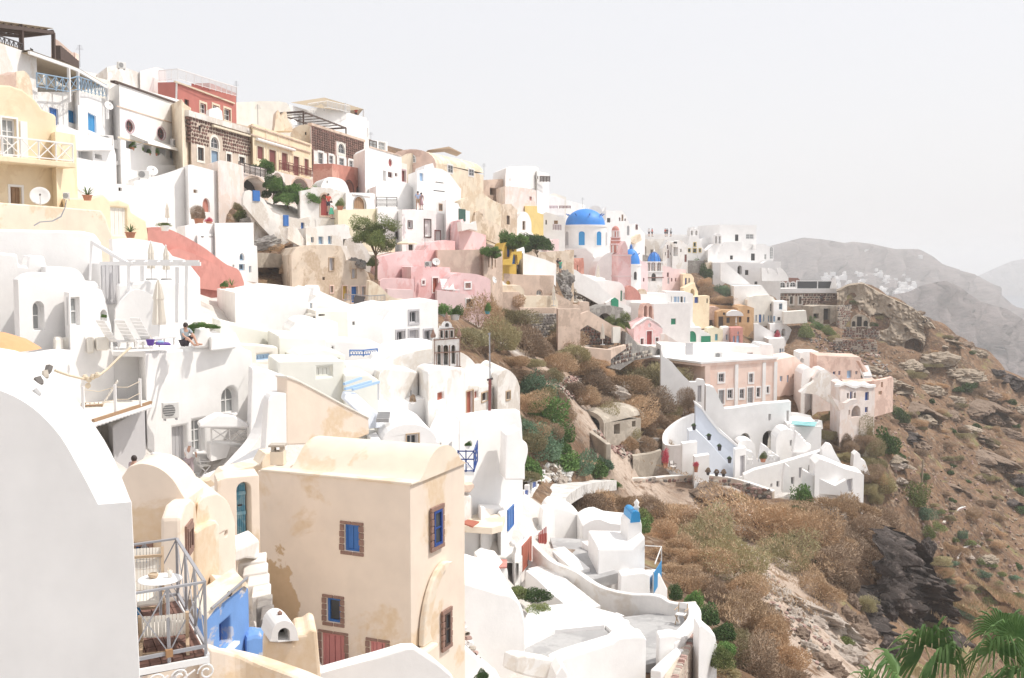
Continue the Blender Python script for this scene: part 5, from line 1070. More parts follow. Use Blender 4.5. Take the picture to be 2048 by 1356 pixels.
T=slab('gable_wall','beige sloping gable wall with a pale coping',(573,38.5,740,42),[(573,890)]+curve([(573,754),(582,755),(600,764),(640,785),(690,812),(738,837)])+[(739,868),(715,878),(690,884),(640,888)],.5,'beige')
fr=FRM[T.name][0];slab('coping','',fr.back(-.04),curve([(574,752),(584,753),(602,762),(642,783),(692,810),(740,835)])+[(739,838),(690,814),(640,787),(600,766),(574,756)],.6,'offwhite',par=T,hz=False)
slab('wall','narrow white plaster return left of the beige gable',(530,37.5,576,38.6),[(530,905),(536,800),(545,788),(573,786),(574,905)],1,'white')
T=hous('house','white barrel-vaulted house with a grey four-pane window',(770,46.5,880,48),[(745,885),(762,882)]+arc(765,874,884,848,14)+[(880,886)],960,6.0,'white',[('w',813,868,837,892,'grpaint',('wood_pale',.04))])
f0=FRM[T.name][0]
slab('vault','big white vaulted roof behind the four-pane window',(752,51,930,56),[(745,880)]+curve([(760,860),(790,830),(815,806),(840,798),(865,800),(890,815),(910,830),(928,835)])+[(930,900),(745,900)],5,'white','roof')
hous('house','white side wall with narrow doors behind the blue balcony',(884,48,945,56),[(884,884),(900,850),(928,835),(945,838)],965,3,'white',[('d',898,886,905,930,'grpaint'),('d',918,866,925,908,'grpaint'),('s',929,862,937,880,'lava_grey')])
b=at(916,944,46.5);c_=at(948,944,46.5);d_=at(955,934,49)
T=thn('balcony','small balcony with deep blue criss-cross rail and a pot','balcony',b)
zt_=b.z;c_.z=zt_;d_.z=zt_
e_=V3((b.x+.1,d_.y,zt_))
part('slab',MB().hexa([p-V3((0,0,.15))for p in(b,c_,d_,e_)]+[b,c_,d_,e_]),'white',T)
for p,q in((b,c_),(c_,d_)):
 for hh in(.05,.55,.9):part('rail',MB().bar(p+V3((0,0,hh)),q+V3((0,0,hh)),.05),'blue_deep',T)
 part('brace',MB().bar(p+V3((0,0,.05)),q+V3((0,0,.9)),.035),'blue_deep',T);part('brace',MB().bar(q+V3((0,0,.05)),p+V3((0,0,.9)),.035),'blue_deep',T)
for p in(b,(b+c_)/2,c_,(c_+d_)/2,d_):part('post',MB().bar(p,p+V3((0,0,.95)),.05),'blue_deep',T)
T=hous('church','white church vault behind the ornate bell wall',(770,56.5,960,62),[(745,800),(757,760)]+curve([(775,728),(800,712),(830,703),(870,697),(905,699),(935,712),(955,735),(962,760)]),830,8,'worn',cat='church')
fb=Fr(866,56.2,921,56.5)
T=thn('bell_wall','ornate white bell wall edged in brown brick with hanging bells','bell tower',fb.pt(fb.W/2,fb.uv(890,738)[1],-.4))
U=lambda x,y:fb.uv(x,y)
part('lower_tier',MB().prism(fb,[U(*p)for p in((868,736),(920,733),(919,680),(917,676),(870,678),(868,682))],-.8,0,[hol(fb,'ao',887,690,897,730),hol(fb,'ao',903,690,911,728),hol(fb,'ao',875,690,882,730)],.8),'worn',T)
part('upper_tier',MB().prism(fb,[U(*p)for p in((879,679),(910,677),(909,657),(880,658))],-.7,-.05,[hol(fb,'ao',881.5,661,886.5,676),hol(fb,'ao',891,661,896.5,676),hol(fb,'ao',901.5,661,906.5,675)],.65),'worn',T)
part('crown',MB().prism(fb,[U(*p)for p in[(881,657),(909,656)]+arc(886,905,654,643,8)[::-1]+[(882,652)]],-.6,-.1,[hol(fb,'ao',891,646,899,654)],.5),'white',T)
for(x0,y0,x1,y1)in((867,680,921,676),(878,660,911,657),(868,706,920,703),(866,737,922,733),(880,679,911,676)):
 a,b_=U(x0,y0),U(x1,y1);part('brick_band',MB().bar(fb.pt(a[0],a[1],.03),fb.pt(b_[0],b_[1],.03),.08,.045),'frame_stone',T)
for x,y0,y1 in((868.5,734,678),(919.5,732,677),(873,735,708),(884,734,690),(899,734,690),(914,732,708),(880,678,660),(889,677,661),(899,677,661),(909,676,659)):
 a,b_=U(x,y0),U(x,y1);part('brick_edge',MB().bar(fb.pt(*a,.02),fb.pt(*b_,.02),.04),'frame_stone',T)
for x,y in((868,676),(920,674),(895,643)):a=U(x,y);part('pinnacle',MB().lathe(fb.pt(*a,-.3),[(.12,0),(.14,.12),(.06,.3),(.001,.5)],6),'frame_stone',T)
for x,y in((892,698),(897,702),(902,700)):a=U(x,y);part('bell',MB().lathe(fb.pt(*a,-.3),[(.17,-.2),(.13,-.05),(.09,.1),(.001,.16)],10),'bronze',T)
hous('house','white plaster wall below the bell wall with red shutter',(856,52.8,932,57),[(856,745),(870,737),(922,735),(932,740)],830,3,'worn',[('s',876,785,889,800,'red_wood')])
T=hous('house','white vaulted house with red door and shutters beside the lamp pole',(914,56.5,997,63),[(914,770),(922,768),(997,772)],830,4.2,'worn',[('d',932,782,946,828,'red_wood',('wood_pale',.05)),('s',950,783,957,797,'red_wood'),('s',963,785,975,802,'dkwood',('wood_pale',.05)),('w',913.5,771,921,793,'dkwood')])
hous('house','arched white end wall with a single square window above the ravine',(995,61,1041,64),[(995,772)]+curve([(998,752),(1006,742),(1014,739),(1024,745),(1034,758),(1040,775)]),825,6,'white_old',[('w',1012,783,1020,799,'dkwood',('wood_pale',.06))])
slab('roof','white vaulted roof of the red-door house',(912,58.5,1012,65),[(912,775),(925,757),(950,746),(980,740),(1012,739),(1000,775)],4,'white','roof')
T=thn('lamp_pole','tall thin brown and grey pole in front of the red-door house','pole',at(979,825,55));part('lower_shaft',MB().tube([at(979,825,55),at(980,758,55)],.075,8),'rbrown',T);part('upper_shaft',MB().tube([at(980,758,55),at(979,668,55)],.036,8),'metal',T);part('clamp',MB().bar(at(974,760,55),at(986,757,55),.09),'iron',T);part('tip',MB().bar(at(976,668,55),at(981,667,55),.08),'metal',T)
hous('terrace_wall','big white retaining wall under the red-door house',(918,52,1046,57),[(918,838),(935,832),(985,824),(1040,822),(1044,850),(1046,900)],960,4,'white',cat='wall')
slab('buttress','white bulging buttress at the edge of the ravine',(1010,52.5,1058,54),[(1010,960),(1012,870)]+curve([(1040,858),(1046,880),(1054,888),(1056,905),(1050,930)])+[(1050,960)],1.6,'white')
T=hous('villa','peach villa with white pilasters and white framed windows',(1409,112,1551,117.2),[(1409,731),(1551,722)],812,9,'peach',[('w',1437,747,1448,764,'grey_trim',('white',.16)),('w',1498,747,1506,765,'grey_trim',('white',.16)),('g',1437,780,1448,808,'grey_trim',('white',.14)),('w',1455,779,1465,797,'grey_trim',('white',.14)),('w',1479,778,1488,797,'grey_trim',('white',.14)),('g',1495,775,1506,806,'grey_trim',('white',.14)),('w',1513,775,1520,794,'grey_trim',('white',.14)),('w',1533,773,1538,786,'grey_trim',('white',.14))],cat='house',rev=.12)
fr=FRM[T.name][0];z1=FRM[T.name][2]
for x in(1413.5,1472,1527,1550):u=fr.uv(x,770)[0];part('pilaster',MB().box(fr,u-.22,u+.22,fr.uv(1480,812)[1],z1-.1,0,.1),'white',T)
part('cornice',MB().box(fr,-.35,fr.W+.3,z1-.05,z1+.22,-9.2,.12),'peach',T);part('cornice',MB().box(fr,-.5,fr.W+.4,z1+.22,z1+.42,-9.3,.18),'white',T)
fl_=fr.left(9)
hous('house','white set-back storey with roof equipment above the peach villa',(1322,119,1547,126),[(1322,690),(1345,690),(1400,695),(1408,692),(1460,690),(1520,694),(1523,688),(1545,690),(1547,700)],722,5,'white',[('s',1494,705,1506,719,'grpaint')])
T=slab('gate','grey slatted gate leaf on the white wall behind the villa',(1372,117.6,1387,118),[(1372,710),(1372,686),(1386,686),(1386,710)],.1,'grpaint','gate',hz=False)
ac_unit('air conditioner on the white roof above the peach villa',1437,716,117,16,.1)
T=hous('garden_wall','white sloping side wall left of the peach villa',(1322,108,1412,109.5),[(1322,700),(1326,712),(1345,726),(1369,754),(1380,764),(1392,764),(1396,758),(1408,760),(1412,770)],822,1.2,'white',[('d',1395,771,1403,804,'grpaint')],cat='wall')
slab('peach_flank','peach side wall of the villa behind the sloping white wall',(1345,119,1411,112.2),[(1345,716),(1410,731),(1411,790),(1400,770),(1345,740)],.6,'peach')
T=hous('villa','bright white villa with arched niches below the peach villa',(1443,104,1584,107),curve([(1412,771),(1428,775),(1440,800),(1450,818)],2)+[(1470,816),(1520,808),(1582,803)],950,1.5,'white',[('s',1537,828,1542,841,'grey_trim'),('g',1573,821,1578,856,'grpaint'),('ao',1525,861,1551,905,'white'),('ag',1479,866,1501,886,'cream')],cat='house',rev=.6)
hous('pool_block','white block carrying the turquoise plunge pool',(1580,103,1645,105),[(1580,853),(1643,853)],930,7.5,'white',cat='pool block')
pz=at(1580,853,103).z
T=thn('plunge_pool','turquoise plunge pool sunk in the white villa roof','pool',at(1610,850,106));deck(T,'water',[(1584,841.5),(1634,844),(1630,852),(1583,848)],pz+.12,.05,'pool_water')
slab('rim','',Fr(1580,103.2,1645,105.2),[(1580,856),(1581,848),(1630,852.5),(1632,853),(1641,841),(1644,841),(1646,858)],.3,'white',par=T,hz=False)
slab('rim','',Fr(1582,110.5,1640,111.5),[(1582,845),(1583,825),(1600,826),(1622,831),(1626,840),(1641,840),(1641,846)],.4,'white',par=T,hz=False)
slab('rim','',Fr(1632,103.4,1643,111),[(1632,854),(1634,844),(1642,841),(1643,856)],.3,'white',par=T,hz=False)
hous('annex','white low annex with a rounded top by the tall niche',(1553,100.5,1592,102.5),curve([(1553,876),(1562,862),(1575,858),(1586,862),(1592,872)],2),912,3,'white',[('w',1580,880,1584,892,'grey_trim')])
T=slab('stairs','white zigzag outdoor stairs right of the villa annex',(1586,99,1640,101),[(1586,905),(1593,864),(1597,866),(1597,870),(1602,870),(1602,876),(1607,876),(1607,882),(1612,882),(1612,888),(1622,890),(1622,898),(1610,905)],1.2,'white','stairs')
T=hous('terrace_wall','long white parapet rising to the right below the villa patio',(1488,95,1652,100),[(1488,950),(1510,940),(1560,927),(1600,915),(1640,903),(1652,898)],985,2,'white',[('w',1553,962,1559,974,'grey_trim'),('w',1541,967,1545,974,'grey_trim'),('w',1580,954,1589,969,'grey_trim'),('d',1598,935,1604,956,'grey_trim'),('w',1617,930,1622,941,'grey_trim')],cat='wall')
slab('buttress','white slanting buttress of the long parapet',(1565,93.5,1600,94.5),[(1565,985),(1567,945),(1571,928),(1580,935),(1584,985)],1,'white')
slab('buttress','white triangular corner wall at the end of the long parapet',(1640,98,1690,100),[(1640,945),(1645,900),(1655,888),(1663,890),(1670,905),(1685,930),(1680,945)],1.2,'white')
hous('stair_house','low white stair block at the lower right end of the villa',(1655,94,1728,97),[(1630,928),(1640,918),(1660,925),(1690,938),(1724,947),(1728,950)],990,3,'white',[('d',1693,958,1705,985,'grey_trim')])
slab('wall','white sloping wall in front of the low stair block',(1600,93,1700,94.5),[(1600,985),(1606,940),(1640,958),(1670,972),(1692,960),(1696,975),(1698,992)],.8,'white')
T=slab('stair_wall','white stair wall with flower pots descending the villa, bluish shade put into its colour',(1390,99,1492,101),[(1390,955),(1391,806),(1405,818),(1420,838),(1440,862),(1460,880),(1479,897),(1490,900),(1492,955)],1.0,'blue_shade')
fr=FRM[T.name][0];slab('coping','',fr.back(-.1),[(1389,803),(1405,815),(1420,835),(1440,859),(1460,877),(1479,894),(1491,897),(1491,900),(1478,898),(1459,882),(1438,865),(1418,840),(1404,820),(1389,807)],1.2,'white',par=T,hz=False)
slab('stair_slope','',Fr(1376,95.5,1474,97.5),[(1376,955),(1378,862),(1392,860),(1405,872),(1425,892),(1445,915),(1465,938),(1474,955)],1.6,'blue_shade',par=T,hz=False)  # white stair slope, coloured with the same painted bluish shade
T=thn('courtyard_wall','rounded pale blue-white wall at the left end of the villa','wall',at(1340,940,96))
P_=[at(*p)for p in((1389,827,99),(1365,838,98.5),(1345,853,97.5),(1334,868,96),(1334,885,94.5),(1345,890,93.5),(1370,888,93))]
P_=[V3(q)for q in curve([tuple(v)for v in P_],4)];n=len(P_);vs=[]
for i,p in enumerate(P_):
 d=P_[min(i+1,n-1)]-P_[max(i-1,0)];q=V3((-d.y,d.x,0)).normalized()*.35;zl=at(1340,950,95).z-2;vs+=[p,p-q,V3((p.x-q.x,p.y-q.y,zl)),V3((p.x,p.y,zl))]
part('wall',MB().add(vs,[(i*4+j,i*4+(j+1)%4,i*4+4+(j+1)%4,i*4+4+j)for i in range(n-1)for j in range(4)]+[(0,1,2,3),(n*4-1,n*4-2,n*4-3,n*4-4)]),'white',T)
hous('block','white cube step in front of the rounded courtyard wall',(1369,92.5,1399,93.5),887,948,2,'white',cat='wall')
hous('block','lower white cube step beside the flower pots',(1394,91.5,1424,92.5),913,950,2.4,'white',cat='wall')
hous('door_block','white wall with a grey door at the foot of the villa stairs',(1476,96,1498,97),898,956,1.5,'white',[('d',1480,911,1490,953,'grey_trim')],cat='wall')
hous('patio_wall','white patio wall with rail under the tall niche',(1492,98.5,1560,100),[(1492,900),(1505,905),(1518,925),(1524,888),(1535,895),(1545,905),(1560,915)],940,1.0,'white',cat='wall')
hous('vault','small white vault beside the cream half-dome',(1466,101,1512,103),[(1466,905)]+arc(1476,1510,892,880,8)+[(1512,905)],930,2.5,'white',cat='roof')
hous('garden_wall','pale plaster end wall with white edge left of the rounded courtyard',(1266,91,1323,93.5),[(1266,912),(1300,908),(1320,902),(1323,900)],952,.8,'ruin',cat='wall')
hous('house','peach house with pale blue doors right of the peach villa',(1549,122,1607,127),[(1549,722),(1560,718),(1590,713),(1600,722),(1607,728)],775,6,'peach',[('s',1560,752,1565,763,'blue_pale'),('s',1574,750,1578,765,'blue_pale'),('w',1585,748,1588,757,'wood'),('g',1592,744,1597,765,'grey_trim')])
hous('house','white rounded cistern house with pale blue shade',(1602,120,1634,123),[(1602,775)]+curve([(1604,748),(1610,738),(1620,735),(1630,745),(1634,752)]),775,4,'white',[])
slab('stair_wall','white wavy stair wall beside the rounded cistern house',(1600,113,1668,118),[(1600,785)]+curve([(1615,772),(1630,762),(1642,742),(1652,740),(1662,752),(1668,768)])+[(1668,812),(1650,800),(1635,790)],1.2,'worn')
hous('house','pinkish gabled house behind the wavy stair wall',(1626,121,1684,125),[(1626,756),(1640,740),(1650,738),(1670,750),(1684,764)],800,4,'white_pink',[('w',1668,762,1675,768,'blue_deep')])
hous('house','long dusty pink house with small blue windows and an outside stair',(1634,128,1722,133),[(1634,711),(1680,713),(1720,714),(1722,718)],765,5,'peach_old',[('w',1666,743,1671,749,'blue'),('w',1677,742,1681,750,'blue'),('d',1694,741,1703,756,'blue_pale'),('w',1711,742,1715,749,'blue_grey')])
T=thn('stairs','white stair flight at the right end of the long dusty pink house','stairs',at(1722,745,128));steps3d(T,'step',at(1720,730,128),at(1728,752,124),V3((1.0,.2,0)),7,'white')
slab('stair_wall','slim peach stair rail wall right of the long dusty pink house',(1718,124,1746,126),[(1718,722),(1722,722),(1744,752),(1744,757),(1738,757)],.4,'peach_old')
hous('house','white street house with blue arched niche behind the peach houses',(1600,135,1640,139),[(1600,706),(1610,703),(1638,704),(1640,712)],740,4,'white',[('as',1624,716,1630,725,'blue_deep'),('ao',1600,716,1608,726,'dark')])
T=hous('house','dusty rose house with scalloped white roof edge and blue doors',(1681,108,1750,113),curve([(1681,772),(1690,768),(1700,772),(1712,775),(1722,771),(1736,774),(1750,773)],2),838,5,'white_pink',[('d',1700,783,1705,806,'blue_deep'),('w',1694,786,1698,797,'iron'),('w',1708,785,1712,797,'iron'),('s',1730,784,1738,801,'blue_deep'),('s',1730,814,1736,825,'blue_deep'),('ao',1703,811,1721,834,'dark'),('o',1697,820,1700,830,'dark')])
fr=FRM[T.name][0]
slab('roof_edge','',fr.back(-.15),curve([(1680,770),(1690,765),(1700,769),(1712,772),(1722,768),(1736,771),(1752,769)],2)+curve([(1752,774),(1736,776),(1722,773),(1712,777),(1700,774),(1690,770),(1680,774)],2),.6,'white',par=T,hz=False)
slab('stair_wall','white curling stair wall in front of the dusty rose house',(1662,106,1716,108),[(1662,790)]+curve([(1668,796),(1680,804),(1692,806),(1702,800),(1715,798)])+[(1716,805),(1700,812),(1680,822)],.5,'white_pink')
hous('house','white terrace roof behind the scalloped house with peach rim',(1688,118,1752,119),[(1688,764),(1720,765),(1752,761)],790,3,'peach_old')
hous('wall','brown timbered wing wall at the right of the scalloped house',(1749,113,1787,117),[(1749,762),(1770,758),(1785,754),(1787,760)],806,1.0,'peach_old',[('s',1762,764,1766,775,'wood_pale'),('s',1757,782,1764,790,'wood_pale')],cat='wall',foot=1.2)
hous('house','tan flat-roofed house with a small arched window above the ravine',(978,118,1108,124),[(978,549),(1010,547),(1060,550),(1108,551)],600,6,'tan',[('ag',1073,579,1085,591,'offwhite'),('as',1012,561,1021,571,'mustard')])
hous('house','tan low vaulted house in front of the flat-roofed tan house',(982,109,1048,112),[(982,586),(1000,584),(1038,584),(1044,590),(1048,600)],625,5,'tan',vault=0)
slab('vault','pale smooth barrel roof on the tan low house',(981,110,1050,113),[(981,588),(984,574),(995,571),(1040,571),(1048,580),(1049,592)],4,'cream','roof')
hous('terrace_wall','pale pinkish terrace wall with a folded parasol',(1046,113,1116,117),[(1046,592),(1112,592),(1116,604)],628,3,'cream',cat='wall')
T=hous('retaining_wall','rough grey stone retaining wall under the tan terrace',(1046,106,1134,110),[(1046,628),(1116,628),(1122,650),(1134,680)],700,3,'grey_stone',cat='wall',foot=6)
fr=FRM[T.name][0];uu=[fr.uv(*p)for p in((1055,630),(1112,630),(1128,690))]
stonework(T,fr,lambda u,z:u<uu[1][0]+(uu[1][1]-z)*.28 and u>.2+(uu[0][1]-z)*.1,0,fr.W,uu[2][1],uu[0][1],.34,['lava_grey','grey_stone','pstone'],limit=290)
hous('terrace_wall','tan parapet band above the rough grey retaining wall',(1040,107,1118,111),[(1040,616),(1118,616)],629,3,'tan',cat='wall',foot=.3)
hous('tower','tan square tower wall with a curved foot over the bushes',(1116,105,1161,107),[(1116,618),(1161,618)],692,3,'tan',cat='wall',foot=.5)
slab('stair_wall','tan stepped wall behind the square tan tower',(1108,118,1182,121),[(1108,620),(1110,586),(1145,604),(1146,610),(1158,610),(1160,604),(1178,604),(1180,625),(1182,640)],1.5,'tan')
T=slab('stair_wall','long tan stair wall slanting down past the dark stone bank',(1160,108,1252,113),[(1160,660),(1161,628),(1178,622),(1228,652),(1242,654),(1250,660),(1250,690),(1240,686),(1200,664),(1175,650)],1.0,'tan')
slab('wall_panel','pale grey panel set in the tan stair wall',(1226,110,1242,111),[(1226,686),(1226,654),(1241,654),(1241,686)],.2,'offwhite','panel')
hous('house','grey stone vaulted house with a dark arch left of the pink chapel',(1178,127,1248,132),[(1178,628),(1190,618),(1205,612),(1222,611),(1246,616),(1248,625)],660,5,'grey_stone',[('ao',1196,626,1223,652,'dark')])
hous('terrace_wall','tan terrace front wall under the folded parasol on the ravine',(1150,102,1222,104),[(1150,692),(1180,696),(1222,700)],722,3,'tan',cat='wall',foot=.5)
slab('terrace_end','tan wedge at the right end of the ravine terrace',(1218,104,1254,109),[(1218,722),(1220,699),(1252,690),(1252,697),(1230,712)],1,'tan')
T=slab('stone_bank','dark rubble bank below the tan stair wall',(1160,111,1230,114),[(1160,690),(1161,640),(1180,648),(1226,668),(1228,690)],1.5,'lava_grey');fr=FRM[T.name][0]
stonework(T,fr,lambda u,z:True if fr.uv(1161,645)[1]-(u-fr.uv(1161,645)[0])*.42>z else False,0,fr.W,fr.uv(1180,690)[1],fr.uv(1161,645)[1],.4,['lava_grey','lava','lava_red'],limit=150)
T=slab('stone_bank','dark stone bank between the ravine terrace and the pink chapel',(1216,106,1330,122),[(1216,735),(1220,705),(1250,692),(1252,664),(1262,672),(1275,690),(1330,700),(1330,712),(1270,720),(1240,740)],2,'grey_stone');fr=FRM[T.name][0]
stonework(T,fr,lambda u,z:fr.uv(1220,735)[1]<z<(fr.uv(1252,690)[1]if u<fr.uv(1262,690)[0]else fr.uv(1290,698)[1]),fr.uv(1220,720)[0],fr.uv(1300,720)[0],fr.uv(1240,735)[1],fr.uv(1252,668)[1],.45,['lava_grey','pstone','lava'],limit=200)
hous('terrace_wall','white terrace wall along the front of the pink chapel',(1272,150,1345,154),[(1272,692),(1345,693)],712,3,'white',cat='wall')
T=hous('stone_hut','ruined stone hut with a barrel roof in the ravine',(1211,90,1282,95),[(1211,846),(1282,836)],878,4.2,'ruin',[('o',1228,848,1240,869,'dark'),('o',1264,842,1271,854,'dark')],cat='ruin',vault=.95)
fr=FRM[T.name][0];fs=fr.left(4.2);z=FRM[T.name][2]
part('arch_front',MB().prism(fs,[(0,z-1.4),(4.2,z-1.4)]+[(2.1+2.1*cos(pi*i/12),z+1.0*sin(pi*i/12))for i in range(13)],-.1,.12,[[(.4,z-1.2),(3.8,z-1.2)]+[(2.1+1.7*cos(pi*i/10),z-.1+.75*sin(pi*i/10))for i in range(11)]],.1),'ruin',T)
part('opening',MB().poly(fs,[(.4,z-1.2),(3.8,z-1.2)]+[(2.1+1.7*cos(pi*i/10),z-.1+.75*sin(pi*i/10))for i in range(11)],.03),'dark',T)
hous('stone_hut','smaller arched stone hut behind the barrel-roofed ruin',(1262,97,1292,99),[(1262,826),(1268,819),(1280,818),(1288,826),(1292,840)],850,4,'ruin',[('ao',1271,822,1281,836,'dark')],cat='ruin')
ribbon('garden_wall','pale crumbling wall line beside the stone hut',[(1168,858,88),(1190,872,85),(1212,888,82)],1.2,.4,'ruin')
slab('garden_wall','dark triangular stone wall left of the rounded courtyard',(1284,94,1322,97),[(1284,884),(1320,876),(1320,898),(1305,896)],.6,'grey_stone')
rp=[(1196,961,84),(1230,957,87),(1270,958,89),(1310,957,91),(1350,953,92),(1390,951,93),(1430,953,93.5),(1465,958,94),(1500,968,94),(1545,984,93)]
T=ribbon('retaining_wall','long dry-stone retaining wall with white coping below the villa',rp,2.2,.5,'mortar',bevel=0)
for i,(p,q)in enumerate(zip(rp,rp[1:])):
 f=Fr(p[0],p[2],q[0],q[2]);zt=(at(*p).z+at(*q).z)/2
 stonework(T,f,lambda u,z:True,0,f.W,zt-1.4,zt-.1,.42,['lava_grey','stone_pink','pstone','lava_red'],limit=30,out=.12)
ribbon('coping','',[(x,y-1.5,d)for x,y,d in rp],.14,.6,'worn',par=T,bevel=0)
slab('shrine','small white stepped shrine wall on the slope right of the villa',(1706,104,1740,106),[(1706,935),(1708,910),(1714,904),(1720,908),(1722,918),(1730,922),(1740,950),(1720,945)],1.5,'white')
T=thn('utility_pole','thin leaning wooden pole standing on the right slope','pole',at(1842,998,112));part('shaft',MB().tube([at(1842,1000,112),at(1846,920,112)],.1,6),'bark_pale',T);part('cross_arm',MB().bar(at(1842,926,112),at(1849,925,112),.08),'bark_pale',T)
T=thn('house','huge white curved vault wall filling the lower left corner with four embedded stones','house',at(130,1356,13))
f1=Fr(-120,12.6,278,12.6);f2=Fr(-120,15.2,278,15.2)
near=curve([(-120,765),(-40,770),(0,781),(40,799),(80,828),(120,872),(150,922),(172,962),(196,1009)],3);far_=curve([(-120,690),(-40,690),(0,696),(45,706),(90,735),(135,778),(180,838),(222,905),(262,1003)],3)
A_=[f1.pt(*f1.uv(*p))for p in near];B_=[f2.pt(*f2.uv(*p))for p in far_];n=len(A_)
mb=MB();mb.add(A_+B_,[(i,i+1,n+i+1,n+i)for i in range(n-1)]);part('vault',mb,'white',T,smooth=True)
zb_=at(100,1500,12.6).z;C=f1.pt(*f1.uv(262,1004));D=f1.pt(*f1.uv(283,1460));D.x+=0
out=[f1.uv(*p)for p in near]+[f1.uv(262,1004),f1.uv(284,1460),f1.uv(-120,1460)]
part('front_wall',MB().prism(f1,out[::-1],-.02,0),'white',T)
e=[f1.pt(*f1.uv(196,1009)),f1.pt(*f1.uv(262,1004)),B_[-1]];g=f1.pt(*f1.uv(284,1460));h_=V3((B_[-1].x+.05,B_[-1].y,g.z))
part('side_wall',MB().add([e[1],e[2],h_,g],[(0,1,2,3)]),'white',T);part('ledge',MB().add([e[0],e[1],e[2]],[(0,1,2)]),'white',T)
for i,(x,y,s)in enumerate(((97,739,1.0),(91,749,.8),(78,762,1.15),(72,786,1.0))):
 p=at(x,y,(14.85,14.65,14.05,13.4)[i]);mk=('lava_grey','pstone','lava_grey','concrete')[i];M4=Matrix.Translation(p)@Matrix.Rotation(.6*i,4,'Z')@Matrix.Rotation(.9,4,'X')@Matrix.Diagonal((.11*s,.10,.10*s,1))
 mb=MB();mb.add([M4@V3(v)for v in STONE_MB[i].v],STONE_MB[i].f);part('stone',mb,mk,T)
HSE.append((f1,out))
BZ=at(407,1308,14.5).z;up=V3((0,0,1))
nr,nl=atz(412,1306,BZ),atz(262,1336,BZ);fdir=V3((-.42,.9,0)).normalized();depth=2.55
def bal(u,v,z=0):return nr+(nl-nr)*u+fdir*depth*v+up*z
T=thn('balcony','iron balcony with criss-cross railing and brick-red decking','balcony',(nr+nl)/2)
part('floor_slab',MB().hexa([bal(1.1,0,-.14),bal(0,0,-.14),bal(0,1,-.14),bal(1.1,1,-.14),bal(1.1,0,-.03),bal(0,0,-.03),bal(0,1,-.03),bal(1.1,1,-.03)]),'dkwood',T)
part('fascia',MB().bar(bal(-.02,-.015,-.08),bal(1.1,-.015,-.06),.05,.08),'paint',T);part('fascia',MB().bar(bal(-.02,-.01,-.08),bal(-.02,1,-.08),.05,.14),'paint',T)
dm={}
for i in range(7):
 for j in range(8):
  u0,u1,v0,v1=(i+.04)/7*1.05,(i+.96)/7*1.05,(j+.03)/8,(j+.97)/8
  part('deck_tile',MB().hexa([bal(u1,v0,-.03),bal(u0,v0,-.03),bal(u0,v1,-.03),bal(u1,v1,-.03),bal(u1,v0,.0),bal(u0,v0,.004*((i+j)%2)),bal(u0,v1,.004*((i+j)%2)),bal(u1,v1,0)]),'deck',T)
HR=.98
for a,b in((bal(0,0),bal(1.05,0)),(bal(0,0),bal(0,1)),(bal(0,1),bal(1.05,1))):
 part('top_rail',MB().bar(a+up*HR,b+up*HR,.045,.028),'rail_grey',T);part('bottom_rail',MB().bar(a+up*.10,b+up*.10,.04,.045),'rail_grey',T)
for a in(bal(0,0),bal(.5,0),bal(1.04,0),bal(0,1),bal(.5,1)):part('post',MB().bar(a-up*.1,a+up*HR,.036),'rail_grey',T)
for v in(.33,.66):part('post',MB().bar(bal(0,v),bal(0,v,HR),.036),'rail_grey',T)
for(ua,ub,v)in((0,.5,0),(.5,1.04,0),(0,.5,1),(.5,1.04,1)):
 part('brace',MB().bar(bal(ua,v,.1),bal(ub,v,HR),.014),'rail_grey',T);part('brace',MB().bar(bal(ub,v,.1),bal(ua,v,HR),.015),'rail_grey',T)
for k in range(3):
 v0,v1=k/3,(k+1)/3;part('brace',MB().bar(bal(0,v0,.1),bal(0,v1,HR),.014),'rail_grey',T);part('brace',MB().bar(bal(0,v1,.1),bal(0,v0,HR),.015),'rail_grey',T)
part('rust_joint',MB().bar(bal(.46,-.01,.11),bal(.55,-.01,.11),.07,.1),'rust',T)
for k,u in enumerate((.06,.42,.72)):
 c=bal(u,-.02,-.16);d=(nl-nr).normalized();pts=[]
 for j in range(22):a=j*.42;r=.12*(1-j/30);pts.append(c+d*(r*cos(a)-.05)+up*(r*sin(a)-.08))
 part('scroll',MB().tube(pts,.014,5),'paint',T);part('scroll',MB().tube([c+d*.1-up*.02,c+d*.25-up*.10,c+d*.38-up*.28,c+d*.55-up*.3],.013,5),'paint',T)
for u in(.15,.75):part('bracket',MB().tube([bal(u,.1,-.15),bal(u+.3,.3,-.6),bal(u+.55,.5,-1.3)],.03,6),'paint',T)
